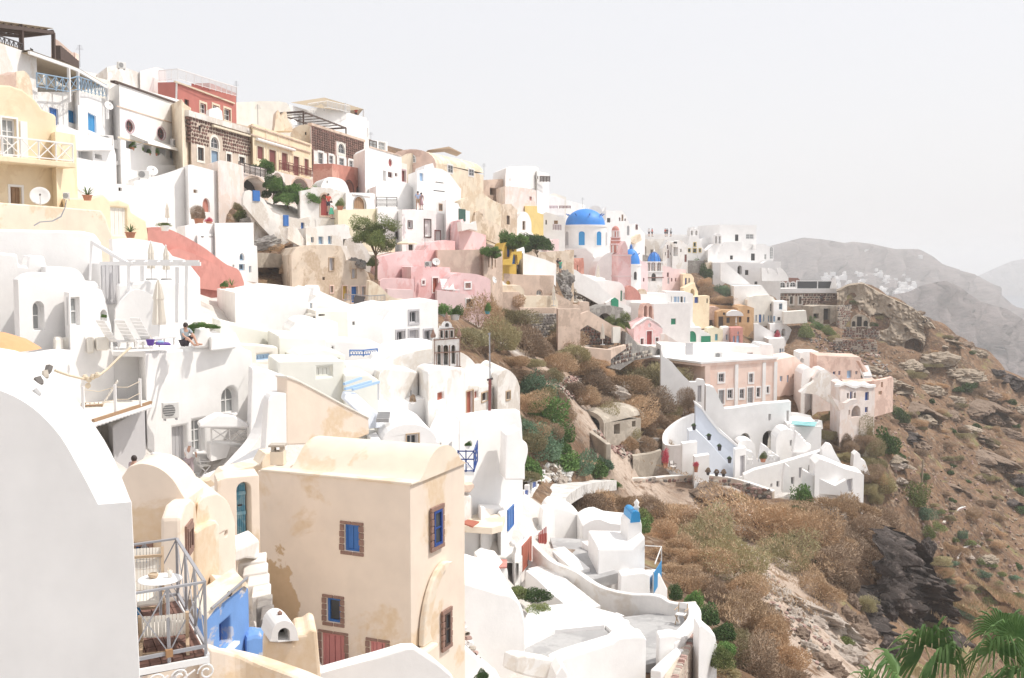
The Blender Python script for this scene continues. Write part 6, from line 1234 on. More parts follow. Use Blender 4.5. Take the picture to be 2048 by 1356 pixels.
def sling_chair(label,u,v,rz):
 p=bal(u,v,.012);T=thn('sling_chair',label,'chair',p,'woven chairs on the iron balcony',rz);T.scale=(1,1,.64 if v<.5 else .95)
 w=.30
 for s in(-1,1):
  part('frame',MB().bar((s*w,.34,0),(s*w,-.20,.62),.045,.05),'wood_pale',T,lc=True);part('leg',MB().bar((s*w,-.42,.34),(s*w,-.02,.0),.045,.05),'wood_pale',T,lc=True)
  part('back_post',MB().bar((s*w,.12,.30),(s*w,.44,.98),.045,.05),'wood_pale',T,lc=True);part('arm',MB().bar((s*w,-.42,.35),(s*w,.2,.46),.05,.04),'wood_pale',T,lc=True)
 for y,z in((.24,.06),(-.40,.33),(.36,.86)):part('rung',MB().bar((-w,y,z),(w,y,z),.04),'wood_pale',T,lc=True)
 m=MB();q=[(.15,.37),(.22,.50),(.30,.66),(.37,.80),(.44,.97)];n=13
 for i in range(n):
  x0,x1=-w+2*w*(i+.06)/n,-w+2*w*(i+.94)/n
  for(ya,za),(yb,zb)in zip(q,q[1:]):sag=.05*sin(pi*(i+.5)/n);m.add([(x0,ya+sag,za),(x1,ya+sag,za),(x1,yb+sag*.6,zb),(x0,yb+sag*.6,zb)],[(0,1,2,3)])
 part('woven_back',m,'offwhite',T,lc=True)
 m=MB()
 for i in range(n):
  x0,x1=-w+2*w*(i+.06)/n,-w+2*w*(i+.94)/n;sag=.05*sin(pi*(i+.5)/n);m.add([(x0,-.42,.37),(x1,-.42,.37),(x1,-.14,.35-sag),(x0,-.14,.35-sag),(x1,.16,.37),(x0,.16,.37)],[(0,1,2,3),(3,2,4,5)])
 part('woven_seat',m,'offwhite',T,lc=True);part('roll',MB().tube([(-w,-.43,.35),(w,-.43,.35)],.04,8),'offwhite',T,lc=True)
 return T
sling_chair('white woven chair with its back to the near railing of the balcony',.50,.17,pi+.30);sling_chair('white woven chair facing the camera behind the round table',.62,.78,.30)
p=bal(.42,.55);T=thn('round_table','small round white table on the iron balcony','table',p)
part('top',MB().lathe((0,0,.70),[(.001,.025),(.30,.02),(.31,.01),(.30,0),(.001,-.005)],40),'lime',T,lc=True,angle=40);part('stem',MB().tube([(0,0,.02),(0,0,.69)],.022,8),'metal',T,lc=True)
for k in range(3):a=k*2.094+.5;part('foot',MB().bar((0,0,.15),(.24*cos(a),.24*sin(a),.012),.03),'metal',T,lc=True)
T=thn('bowl','small woven bowl on the round balcony table','bowl',p+V3((-.1,.02,.725)));part('body',MB().lathe((0,0,0),[(.001,0),(.05,0),(.075,.04),(.07,.06),(.045,.055),(.001,.05)],16),'wood_pale',T,lc=True,smooth=True);part('rim',MB().lathe((0,0,.055),[(.06,0),(.07,.01),(.055,.012)],16),'rope',T,lc=True)
T=thn('glass','little pale glass on the round balcony table','glass',p+V3((.13,.05,.725)));part('body',MB().lathe((0,0,0),[(.001,0),(.028,0),(.038,.10),(.034,.10),(.026,.01)],14),'offwhite',T,lc=True,smooth=True);part('stirrer',MB().tube([(.0,0,.01),(-.03,.01,.14)],.005,5),'rope',T,lc=True)
p=bal(.78,.72);T=thn('bucket','blue bucket standing beside the far balcony chair','bucket',p);part('body',MB().lathe((0,0,0),[(.001,0),(.09,0),(.12,.2),(.11,.2),(.085,.02)],16),'blue_mid',T,lc=True,angle=40);part('handle',MB().tube([(.12*cos(t),0,.2+.11*sin(t))for t in[i*pi/8 for i in range(9)]],.006,5),'metal',T,lc=True)
def vault_side(T,name,P0,P1,up_pts,mat):
 n=len(up_pts[0]);part(name,MB().add(up_pts[0]+up_pts[1],[(i,i+1,n+i+1,n+i)for i in range(n-1)]),mat,T,smooth=True)
T=hous('cottage','beige cottage with a broad plaster vault behind the iron balcony',(255,23.0,366,23.0),[(240,960)]+curve([(258,933),(286,927),(318,936),(345,958),(362,985),(372,1000)]),1200,1.3,'beige',[('w',268,1092,300,1130,'blue',('frame_stone',.07))],bevel=.05)
slab('gable','beige pointed end of the broad cottage vault with a red-framed window',(362,22.3,396,24.2),[(362,1200),(362,1035),(370,1010),(384,997),(392,1005),(396,1060),(396,1200)],.4,'beige')
fr=Fr(362,22.3,396,24.2);T=thn('window','narrow reddish stone framed window in the cottage end','window',fr.pt(.5,fr.uv(378,1100)[1],.02));h=hol(fr,'w',371,1051,382,1104);opening(T,fr,'w',h,'frame_stone',.02,('frame_stone',.07))
T=hous('cottage','second beige cottage with a low vault and a round peephole',(392,23.8,478,26.5),[(392,1046),(396,1008)]+curve([(405,996),(420,990),(436,989),(455,1003),(466,1030),(470,1045)]),1175,2.5,'beige',[('rw',449,1060,456,1074,'frame_stone'),('w',396,1092,406,1172,'frame_stone',('red_wood',.05))],bevel=.05)
slab('lean_wall','beige lower front of the second cottage',(392,23.3,440,24.9),[(392,1200),(392,1062),(410,1050),(434,1040),(440,1048),(440,1180)],.5,'beige')
T=hous('gate_wall','beige wall with an arched weathered blue plank door',(434,28.7,518,29.4),[(434,962),(450,956),(516,950),(518,952)],1100,1.2,'beige',[('ao',474,964,503,1088,'dark')],cat='wall',rev=.35,bevel=.05)
fr=FRM[T.name][0];T2=thn('door','weathered blue plank door with crossbars in the arched opening','door',fr.pt(*fr.uv(488,1088),-.3))
u0,u1=fr.uv(475,1030)[0],fr.uv(500,1030)[0];zt,zb=fr.uv(488,968)[1],fr.uv(488,1087)[1]
for i in range(6):
 a,b=u0+(u1-u0)*i/6+.006,u0+(u1-u0)*(i+1)/6-.006;part('plank',MB().box(fr,a,b,zb,zt-.02*abs(i-3.5)**1.5,-.34,-.30+.006*(i%2)),'plank_blue',T2)
for y in(990,1030,1078):z=fr.uv(488,y)[1];part('crossbar',MB().box(fr,u0,u1,z-.05,z+.05,-.298,-.26),'plank_blue',T2)
part('latch',MB().box(fr,(u0+u1)/2-.06,(u0+u1)/2+.06,fr.uv(488,1015)[1],fr.uv(488,1012)[1],-.26,-.23),'iron',T2)
slab('landing','white step and landing below the blue plank door',(470,26.6,518,28.5),[(470,1125),(472,1098),(500,1086),(518,1078),(518,1120),(490,1118)],1.2,'worn')
T=hous('house','small blue-painted house wall with a deep-set window',(412,20.2,497,22.4),[(412,1238),(430,1214),(460,1190),(490,1168),(496,1176),(497,1200)],1320,.9,'blue_wall',[('w',440,1240,462,1290,'blue_deep')],bevel=.04,rev=.25)
fr=FRM[T.name][0];slab('coping','',fr.back(-.05),[(410,1236),(430,1210),(460,1186),(491,1163),(497,1170),(496,1177),(488,1172),(460,1194),(432,1216),(414,1240)],1.1,'beige_light',par=T,hz=False)
part('sill',MB().box(fr,fr.uv(438,1295)[0],fr.uv(468,1290)[0],fr.uv(452,1302)[1],fr.uv(452,1296)[1],-.1,.12),'blue_shade',T)
T=thn('pipe','grey metal pipe lying along the top of the blue wall','pipe',at(455,1190,20.5));part('tube',MB().tube([at(423,1217,19.9),at(494,1156,21.6)],.03,8),'metal',T);part('clip',MB().bar(at(457,1190,20.7),at(461,1185,20.8),.07),'iron',T)
hous('wall','low blue plaster wall at the foot of the rough steps',(492,21.8,548,22.6),curve([(492,1275),(510,1268),(530,1270),(548,1262)],2),1320,.6,'blue_wall',cat='wall')
slab('ledge_wall','beige ledge with a square hollow behind the blue wall',(412,22.6,480,25),[(412,1240),(412,1205),(436,1185),(438,1165),(470,1168),(478,1172),(470,1200)],.8,'beige_light')
T=thn('steps','rough whitewashed rock steps beside the beige house','stairs',at(515,1200,24.5))
for i in range(7):
 y=1120+i*22;p=at(476+i*9,y+8,27.6-i*.75);q=at(532+i*3,y,27.8-i*.75);m=MB();w=(q-p);f=V3((.15,-.75,0))
 m.hexa([p-up*.6,q-up*.6,q+f*-.2-up*.6,p-f*.2-up*.6]+[p,q,q-f*1.1,p-f*1.1]);part('step',m,'white_old' if i<4 else 'grey_stone',T,bevel=.03)
def peeling(name,c,rx,rz):
 m=MAT['beige'].copy();m.name=name;MAT[name]=m;n=m.node_tree;b=[x for x in n.nodes if x.type=='BSDF_PRINCIPLED'][0];src=b.inputs['Base Color'].links[0].from_socket
 g=nd(n,'ShaderNodeNewGeometry');v=nd(n,'ShaderNodeVectorMath',operation='SUBTRACT');v.inputs[1].default_value=c;n.links.new(g.outputs['Position'],v.inputs[0])
 w=nd(n,'ShaderNodeVectorMath',operation='MULTIPLY');w.inputs[1].default_value=(1/rx,1/rx,1/rz);n.links.new(v.outputs[0],w.inputs[0]);l=nd(n,'ShaderNodeVectorMath',operation='LENGTH');n.links.new(w.outputs[0],l.inputs[0])
 a=nd(n,'ShaderNodeMath',operation='MULTIPLY_ADD');n.links.new(noi(n,1.5,8,.62,pos_n(n)),a.inputs[0]);a.inputs[1].default_value=-1.5;n.links.new(l.outputs['Value'],a.inputs[2])
 k=ramp(n,a.outputs[0],[(.13,1),(.19,0)]);n.links.new(mixc(n,k,src,mixc(n,noi(n,4,5,.6,pos_n(n)),(.50,.345,.205),(.64,.47,.30))),b.inputs['Base Color'])
_f=Fr(515,32,820,30);peeling('beige_peeling',tuple(_f.pt(*_f.uv(548,1215))),.95,1.75)
T=hous('house','large peeling beige house with pink doors and stone-framed blue shutters',(515,32,820,30),[(515,941),(820,968)],1395,3.45,'beige_peeling',[('s',689,1050,719,1103,'blue'),('w',653.5,1197,680.5,1245,'blue'),('d',644,1268,690,1352,'pink_door'),('d',740,1284,772,1352,'pink_door')],rev=.12,bevel=.05,foot=3)
fr=FRM[T.name][0];W=fr.W;dep=3.45
def stone_frame(T,fr,x0,y0,x1,y1,w,n=(2,4)):
 h=hol(fr,'w',x0,y0,x1,y1);u0,z0=h[0];u1,z1=h[2];k=0;r=random.Random(int(x0))
 for a,b,c,d,m,ax in((u0-w,u1+w,z1,z1+w*.7,n[0],0),(u0-w,u1+w,z0-w*.8,z0,n[0],0),(u0-w,u0,z0,z1,n[1],1),(u1,u1+w,z0,z1,n[1],1)):
  for i in range(m):
   if ax==0:p=(a+(b-a)*i/m+.012,a+(b-a)*(i+1)/m-.012,c+.01,d-.01)
   else:p=(a+.01-r.random()*.03,b-.01,c+(d-c)*i/m+.012,c+(d-c)*(i+1)/m-.012)
   part('frame_stone',MB().box(fr,*p,-.05,.025+r.random()*.02),'frame_stone',T,bevel=.015)
stone_frame(T,fr,689,1050,719,1103,.15);stone_frame(T,fr,653.5,1197,680.5,1245,.15);stone_frame(T,fr,644,1268,690,1352,.13,(2,5));stone_frame(T,fr,740,1284,772,1352,.14,(2,5))
gr=fr.right(dep)
zs=FRM[T.name][2]
g2=Fr(820,30,916,33.35)
prof=[(0.0,zs-.02),(.35,zs),(.62,zs+.14),(.85,zs+.34),(1.15,zs+.60),(1.5,zs+.76),(1.9,zs+.8),(2.35,zs+.72),(2.75,zs+.5),(3.05,zs+.2),(3.45,zs+.02)]
prof=[tuple(p)for p in curve(prof,3)]
vs=[]
for t in(W+.02,.72):vs+=[fr.pt(t,z,-u)for u,z in prof]
n=len(prof);part('vault',MB().add(vs,[(i,i+1,n+i+1,n+i)for i in range(n-1)]+[tuple(range(n)),tuple(range(n,2*n))[::-1]]),'beige_light',T,angle=50)
part('eaves_ledge',MB().box(fr,-.02,W+.03,zs-.02,zs+.06,-.42,.04),'beige_light',T,bevel=.03)
for(x0,y0,x1,y1,col)in((866,1020,882,1090,'blue_deep'),(888,1226,898,1290,'dkwood')):
 h=hol(gr,'w',x0,y0,x1,y1);opening(T,gr,'w',h,col,.01);
 u0,z0=h[0];u1,z1=h[2]
 for i in range(5):
  za,zb=z0+(z1-z0)*i/5+.01,z0+(z1-z0)*(i+1)/5-.01
  for a,b in((u0-.16,u0),(u1,u1+.16)):part('frame_stone',MB().box(gr,a,b-.01,za,zb,-.02,.05+.01*(i%2)),'frame_stone',T,bevel=.012)
 for a,b in((z1,z1+.13),(z0-.13,z0)):part('frame_stone',MB().box(gr,u0-.16,u1+.16,a,b,-.02,.055),'frame_stone',T,bevel=.012)
zq=zs-2.6;rl=[(.35+1.5*(1-cos(t)),zq-2.1+2.1*sin(t))for t in[i*pi/2/8 for i in range(9)]]
rl2=[(u+.42,z-.12)for u,z in rl]
part('flue_relief',MB().prism(gr,[(.35,zq-2.1),(.95,zq-2.1)]+rl2[1:]+rl[::-1][:-1],-.02,.16),'beige_light',T,bevel=.05);part('flue_base',MB().box(gr,.05,.95,zq-4.6,zq-2.1,-.02,.34),'beige_light',T,bevel=.08)
T=thn('chimney_pot','little white tiled chimney hood behind the beige vault','chimney',at(556,905,33));p=at(556,905,33)
part('box',MB().wbox(p.x-.2,p.x+.2,p.y-.2,p.y+.2,p.z-.35,p.z+.05),'beige_light',T);part('hood',MB().wbox(p.x-.24,p.x+.24,p.y-.24,p.y+.24,p.z+.2,p.z+.26),'pstone',T);part('prop',MB().wbox(p.x-.18,p.x-.08,p.y-.15,p.y+.15,p.z+.05,p.z+.2).wbox(p.x+.08,p.x+.18,p.y-.15,p.y+.15,p.z+.05,p.z+.2),'pstone',T)
slab('wall','white plaster ramp left of the beige vault',(400,35,560,38),[(400,990),(420,965),(470,945),(520,915),(545,905),(560,905),(560,960),(470,985)],1.5,'white')
slab('wall','cream ledge between the blue door wall and the white ramp',(430,31,548,34),[(430,968),(450,945),(520,930),(532,908),(548,907),(548,950),(470,962)],1,'beige_light')
slab('box','pale square hatch on the white ramp',(412,34,440,34.6),[(412,977),(413,963),(432,955),(440,957),(440,968)],.5,'cream','hatch')
T=hous('chimney_block','stepped beige block carrying the white domed oven chimney',(527,18.6,642,18.9),[(527,1318),(531,1283),(586,1288),(592,1270),(612,1268),(622,1258),(634,1262),(640,1330),(642,1356)],1420,1.0,'beige',cat='chimney',bevel=.05,foot=.6)
T=thn('oven_hood','white igloo-shaped chimney hood with an arched mouth','chimney',at(568,1282,18.9));fo=Fr(540,18.5,597,18.7)
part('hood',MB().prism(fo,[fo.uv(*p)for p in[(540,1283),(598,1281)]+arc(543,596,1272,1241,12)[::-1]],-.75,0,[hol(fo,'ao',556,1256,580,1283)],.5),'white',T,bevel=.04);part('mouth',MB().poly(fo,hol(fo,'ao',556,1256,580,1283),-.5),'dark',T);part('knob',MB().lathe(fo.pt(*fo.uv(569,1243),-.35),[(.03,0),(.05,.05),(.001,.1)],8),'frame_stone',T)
ribbon('parapet','beige curved parapet at the bottom beside the oven block',[(415,1293,16.6),(450,1301,16.8),(480,1310,17),(520,1330,17),(580,1352,16.5),(640,1380,16)],2.5,.35,'beige',side=1)
slab('wall','beige wall under the iron balcony at the bottom edge',(270,16.3,420,17.2),[(270,1420),(275,1335),(390,1318),(418,1300),(420,1420)],.5,'beige')
slab('roof_edge','white angled roof parapet at the bottom edge in front of the beige house',(600,20,915,21),[(600,1380),(620,1352),(690,1332),(760,1312),(806,1298),(832,1297),(870,1322),(905,1352),(915,1380)],.35,'white')
slab('roof_edge','inner white roof rim behind the bottom parapet',(700,21.5,900,22),[(700,1380),(740,1345),(800,1322),(830,1316),(860,1340),(900,1385)],.4,'white')
hous('house','white cube house with a brown hatch right of the beige house',(914,51,984,53),[(914,1052),(930,1050),(984,1056)],1140,5,'white',bevel=.08)
T=thn('roof_hatch','brown wooden roof hatch on the white cube house','hatch',at(940,1048,52.5));zz_=at(914,1052,51).z+.05;deck(T,'lid',[(922,1045),(935,1039),(958,1043),(945,1052)],zz_+.06,.08,'red_wood');deck(T,'kerb',[(920,1046),(935,1038),(960,1043),(946,1053)],zz_,.1,'wood_pale')
hous('house','white little house with a terracotta tiled lean-to and brown door',(972,47,1016,48.5),[(972,1140),(985,1130),(1014,1136),(1016,1145)],1180,3,'white',[('d',985,1148,994,1174,'wood',('white',.05)),('w',960,1153,966,1165,'iron')])
T=thn('tiled_roof','small terracotta tiled lean-to roof in the white complex','roof',at(997,1132,48.5))
for i in range(8):part('tile_row',MB().bar(at(982+i*4,1137-i*.3,47.6),at(985+i*3.7,1120,50.5),.16,.07),'salmon',T)
hous('house','white vaulted cellar front below the hedge',(905,37,1052,39),[(905,1180),(935,1165),(985,1180)]+curve([(1000,1185),(1020,1188),(1036,1200),(1046,1222),(1051,1250)]),1356,4.5,'white',bevel=.1)
slab('wall','white wall with rubble coping below the beige house corner',(905,33.5,1010,35.5),[(905,1420),(905,1310),(912,1285),(935,1300),(960,1322),(1000,1356),(1010,1420)],.8,'white')
T=thn('rubble_coping','line of broken stones on the wall beside the beige house','stones',at(920,1255,34.5))
for i in range(9):
 p=at(918+i*4.5,1236+i*10,34.2+.1*i);k=i%6;M4=Matrix.Translation(p)@Matrix.Rotation(i*1.3,4,'Z')@Matrix.Diagonal((.22,.2,.13,1));part('stone',MB().add([M4@V3(v)for v in STONE_MB[k].v],STONE_MB[k].f),('pstone','stone_pink','worn')[i%3],T)
T=hous('house','white stair house with a blue triangular door under the steps',(920,53,1046,60),[(920,952),(945,944),(960,934),(970,940),(1000,965),(1028,988),(1040,1004),(1046,1012)],1035,4,'worn',[])
fr=FRM[T.name][0];part('door',MB().prism(fr,[fr.uv(*p)for p in((940,1017),(963,1014),(962,998),(950,984),(941,980))],-.05,.06),'blue_deep',T)
stairs_px(T,'step',fr,962,936,1034,998,10,-1.6,.04,'white')
hous('house','white flat block with little chimney above the stair house',(955,60.5,1032,63),[(955,922),(1030,923),(1032,926)],970,4,'white',parapet=0)
hous('chimney','stubby white chimney pot with a dark hole on the flat block',(1003,61,1020,61.6),[(1003,926),(1004,911)]+arc(1005,1018,910,904,6)+[(1019,926)],924,.6,'white',[('ao',1009,911,1014,920,'dark')],cat='chimney',foot=.2,ctrl=False)
hous('wall','white bench wall with a tiny lamp in the stair house yard',(962,52,1018,55),[(962,1014),(1014,1016),(1018,1020)],1034,.8,'white',cat='wall',foot=1.5)
T=thn('yard','cream paved yard in front of the blue triangular door','yard',at(960,1040,52));deck(T,'floor',[(918,1030),(960,1022),(1010,1032),(1005,1050),(984,1056),(930,1052)],at(960,1040,52).z,.3,'beige_light')
hous('wall','small white porch wall under a brown slab roof',(915,51.2,945,52.5),[(915,990),(945,990)],1030,1.5,'worn',cat='wall')
slab('canopy','flat brown slab roof over the small white porch',(914,51,950,52.5),[(914,985),(915,972),(948,968),(950,974),(940,986)],1.2,'tan','canopy')
T=hous('gate_post','white gate wall with a bright blue plank gate on the lane',(1002,52.6,1040,57),[(1002,1030),(1010,1022),(1014,1015),(1027,1012),(1030,1018),(1040,1020)],1060,.8,'white',[('d',1014,1014,1026,1056,'blue')],cat='wall')
ribbon('garden_wall','white stepped wall along the upper lane with blue gates',[(1028,1018,56),(1040,1006,59),(1056,990,63),(1072,974,67),(1090,955,72)],1.6,.35,'white')
for i,(x,y,d)in enumerate(((1052,992,62),(1068,976,66),(1084,960,70))):
 T=hous('gate',('nearest','middle','farthest')[i]+' small blue gate in the white lane wall',(x-4,d,x+4,d+1.2),[(x-4,y-8),(x+4,y-12)],y+14,.12,'blue_deep',cat='gate',foot=.1,ctrl=False,wall='leaf')
 fr=FRM[T.name][0];zt=FRM[T.name][2];part('post',MB().box(fr,-.25,0,zt-1.2,zt+.15,-.2,.06),'white',T);part('post',MB().box(fr,fr.W,fr.W+.25,zt-1.2,zt+.15,-.2,.06),'white',T)
slab('wall','low white planter wall with dark vents beside the lane',(1028,65,1088,69),[(1028,965),(1030,945),(1060,948),(1088,950),(1088,962)],1,'white')
T=hous('gate_wall','white wall post with a brick-red plank gate',(1030,51.2,1066,55),[(1030,1112),(1034,1095),(1042,1090),(1045,1086),(1060,1080),(1063,1084),(1066,1092)],1150,.6,'white',[('d',1043,1082,1061,1132,'red_wood')],cat='wall')
fr=FRM[T.name][0]
for x,y in((1037,1094),(1063,1084)):part('ball_finial',MB().lathe(fr.pt(*fr.uv(x,y),-.3),[(.001,0),(.13,.05),(.17,.15),(.1,.28),(.001,.31)],10),'white',T,smooth=True)
cw=[(1064,1089,54),(1095,1119,52.5),(1120,1132,51.5),(1149,1143,50.8),(1183,1166,49.6),(1216,1180,49),(1260,1189,48.5),(1300,1190,48.3),(1320,1194,48.2),(1337,1204,48),(1365,1208,48),(1394,1206,48)]
ribbon('garden_wall','long white curving wall stepping down from the red gate to the terrace',cw,2.6,.32,'worn',bevel=.05)
ribbon('garden_wall','white rounded end wall of the chair terrace',[(1394,1206,48),(1402,1218,47),(1401,1234,45.5),(1388,1252,44),(1368,1272,42.6),(1350,1285,42)],1.6,.55,'white',bevel=.1,side=-1)
T=ribbon('retaining_wall','rubble outer face of the chair terrace',[(1404,1228,47.2),(1400,1258,45),(1388,1285,43),(1372,1320,41),(1355,1360,39)],3.0,.5,'mortar',side=-1,bevel=0)
rw=[(1405,1240,47.0),(1400,1262,44.8),(1389,1288,42.8),(1373,1322,40.8),(1356,1362,38.8)]
for p,q in zip(rw,rw[1:]):
 f=Fr(q[0],q[2],p[0],p[2]);zt=max(at(*p).z,at(*q).z);stonework(T,f,lambda u,z:True,0,f.W,zt-2.8,zt,.24,['stone_pink','lava_grey','pstone','lava_red'],limit=70,out=.1)
hous('wall','lower white wall outside the rubble terrace face',(1398,41,1434,43),[(1398,1250),(1404,1248),(1430,1270),(1434,1290)],1400,1.2,'white',cat='wall',bevel=.08)
CZ=at(1345,1245,47).z
T=thn('terrace','grey paved chair terrace inside the curved white wall','terrace',atz(1330,1260,CZ));deck(T,'floor',[(1225,1236),(1300,1228),(1380,1226),(1396,1240),(1372,1270),(1330,1320),(1290,1330),(1285,1280)],CZ,.4,'concrete')
hous('wall','white low seat at the chair terrace edge',(1318,41.2,1372,42.4),[(1318,1272),(1345,1268),(1372,1276)],1318,.7,'white',cat='bench',foot=.4)
ribbon('garden_wall','white slanting parapet at the bottom of the chair terrace',[(1322,1342,39),(1345,1320,40.5),(1370,1298,42)],1.6,.4,'white')
UZ=at(1150,1110,55).z
T=thn('terrace','grey upper terrace between the red gate and the blue-capped chapel','terrace',atz(1150,1110,UZ));deck(T,'floor',[(1100,1075),(1165,1078),(1235,1146),(1185,1160),(1165,1152),(1110,1105)],UZ,.5,'concrete')
T=thn('stairs','white steps along the upper grey terrace','stairs',at(1120,1110,54));steps3d(T,'step',at(1100,1098,55.5),at(1150,1142,51.5),V3((.75,.5,0)),9,'white')
T=hous('gate','small red picket gate on the upper terrace',(1077,56,1094,57.5),[(1077,1070),(1094,1066)],1092,.08,'red_wood',cat='gate',foot=0,ctrl=False,wall='leaf');fr=FRM[T.name][0]
for i in range(5):u=fr.W*(i+.5)/5;part('picket',MB().box(fr,u-.05,u+.05,FRM[T.name][3],FRM[T.name][2]+.12,.0,.04),'red_door',T)
hous('wall','white rounded wall block at the lane corner',(1084,58,1110,59.5),curve([(1084,1035),(1088,1020),(1098,1016),(1106,1022),(1110,1035)],2),1078,1.5,'white',cat='wall',bevel=.1)
hous('house','white house back with a curved roofline behind the grey terrace',(1098,60,1172,62),curve([(1098,1030),(1110,1014),(1135,1018),(1155,1028),(1168,1040),(1172,1050)],2),1080,3,'white',bevel=.1)
hous('house','low white room with a curved roof next to the blue-capped chapel',(1165,58.5,1262,60),curve([(1165,1052),(1180,1042),(1200,1038),(1220,1046),(1262,1050)],2),1092,3,'white',bevel=.1)
ribbon('wall','white inner parapet crossing the upper grey terrace',[(1162,1082,56.5),(1190,1102,55),(1215,1125,53.5),(1238,1146,52.3)],.8,.7,'white',side=1)
hous('house','white chapel cube with plain walls at the terrace edge',(1196,51.5,1290,53.5),[(1196,1096),(1265,1096),(1290,1072)],1192,3.5,'white',bevel=.1)
T=hous('chapel_tower','slim white chapel turret with a bright blue curved cap',(1256,54.4,1284,54.5),[(1256,1050),(1260,1040),(1281,1038),(1284,1050)],1105,1.6,'white',cat='chapel',bevel=.05)
fr=FRM[T.name][0];slab('cap','',fr.back(-.08),[(1261,1046),(1263,1027)]+arc(1264,1280,1028,1022,6)+[(1281,1044)],1.5,'blue_mid',par=T,hz=False)
p=at(1273,1024,54.8);part('finial',MB().lathe(p,[(.12,-.1),(.12,.2),(.17,.25),(.09,.35),(.14,.5),(.001,.68)],10),'white',T,smooth=True)
slab('wall','white low parapet right of the blue-capped turret',(1240,49.5,1300,51),[(1240,1192),(1242,1150),(1288,1145),(1300,1150),(1300,1195)],.8,'white')
b0,b1,b2=at(1289,1178,52),at(1314,1140,55),at(1322,1128,57)
T=thn('railing','blue fabric-screened railing at the chapel terrace edge','railing',b0)
a=at(1306,1188,51.5);c=at(1322,1160,55);part('screen',MB().hexa([a,c,c+V3((.03,0,0)),a+V3((.03,0,0)),a+up*1.0,c+up*1.0,c+up*1.0+V3((.03,0,0)),a+up*1.0+V3((.03,0,0))]),'blue_mid',T)
for p,q in((at(1290,1091,53.5),at(1323,1093,56)),(at(1323,1093,56),at(1310,1128,53.5))):part('rail',MB().bar(p,q,.05),'ac_white',T)
for p,q in((at(1323,1125,56),at(1323,1093,56)),(a,a+up*1.1),(c,c+up*1.1)):part('post',MB().bar(p,q,.05),'ac_white',T)
hous('wall','white terrace base under the blue screened railing',(1288,51.5,1335,54),[(1288,1150),(1320,1148),(1335,1178)],1205,2,'white',cat='wall')
FZ=at(1130,1285,41).z
T=thn('terrace','grey sunken floor at the bottom of the white complex','terrace',atz(1130,1285,FZ));deck(T,'floor',[(1040,1300),(1060,1285),(1110,1262),(1200,1250),(1222,1270),(1222,1290),(1120,1318),(1060,1312)],FZ,.4,'concrete')
T=thn('courtyard','white plastered courtyard floor around the hedge','yard',atz(1120,1240,FZ+.3));deck(T,'floor',[(1045,1250),(1060,1215),(1150,1205),(1230,1226),(1208,1250),(1110,1260),(1050,1290)],FZ+.15,.5,'white')
ribbon('wall','white low wall behind the grey sunken floor',[(1205,1238,43.5),(1233,1227,44.2),(1258,1245,43),(1288,1272,41)],1.2,1.0,'white',side=-1,bevel=.1)
hous('house','white rounded front block at the bottom of the complex',(1105,36.6,1292,39.8),curve([(1105,1330),(1130,1318),(1180,1302),(1225,1288),(1240,1278),(1288,1275),(1292,1284)],2),1400,1.0,'white',bevel=.12)
slab('planter','low white planter with a beige inner face at the bottom edge',(1030,35.8,1116,37),[(1030,1345),(1034,1314),(1050,1310),(1112,1320),(1116,1335),(1100,1362),(1050,1352)],.7,'worn')
slab('wall','white plaster hump at the bottom centre edge',(1095,33,1145,34),[(1095,1420),(1112,1350),(1125,1330),(1135,1345),(1145,1420)],1,'white')
ribbon('stairs_wall','white lower wall of the steps beside the hedge',[(1050,1140,50.5),(1075,1160,49),(1100,1185,47.5),(1125,1205,46.5),(1140,1225,45.5)],1.6,.4,'white')
T=thn('stairs','worn white steps descending from the red gate','stairs',at(1110,1170,50));steps3d(T,'step',at(1056,1136,52.5),at(1160,1222,46.5),V3((.95,.75,0)),12,'worn')
LANE=[(975,1130,51.5),(1000,1090,55),(1030,1062,58.5),(1060,1030,62),(1080,1005,66),(1100,985,70),(1140,968,76),(1195,962,83)]
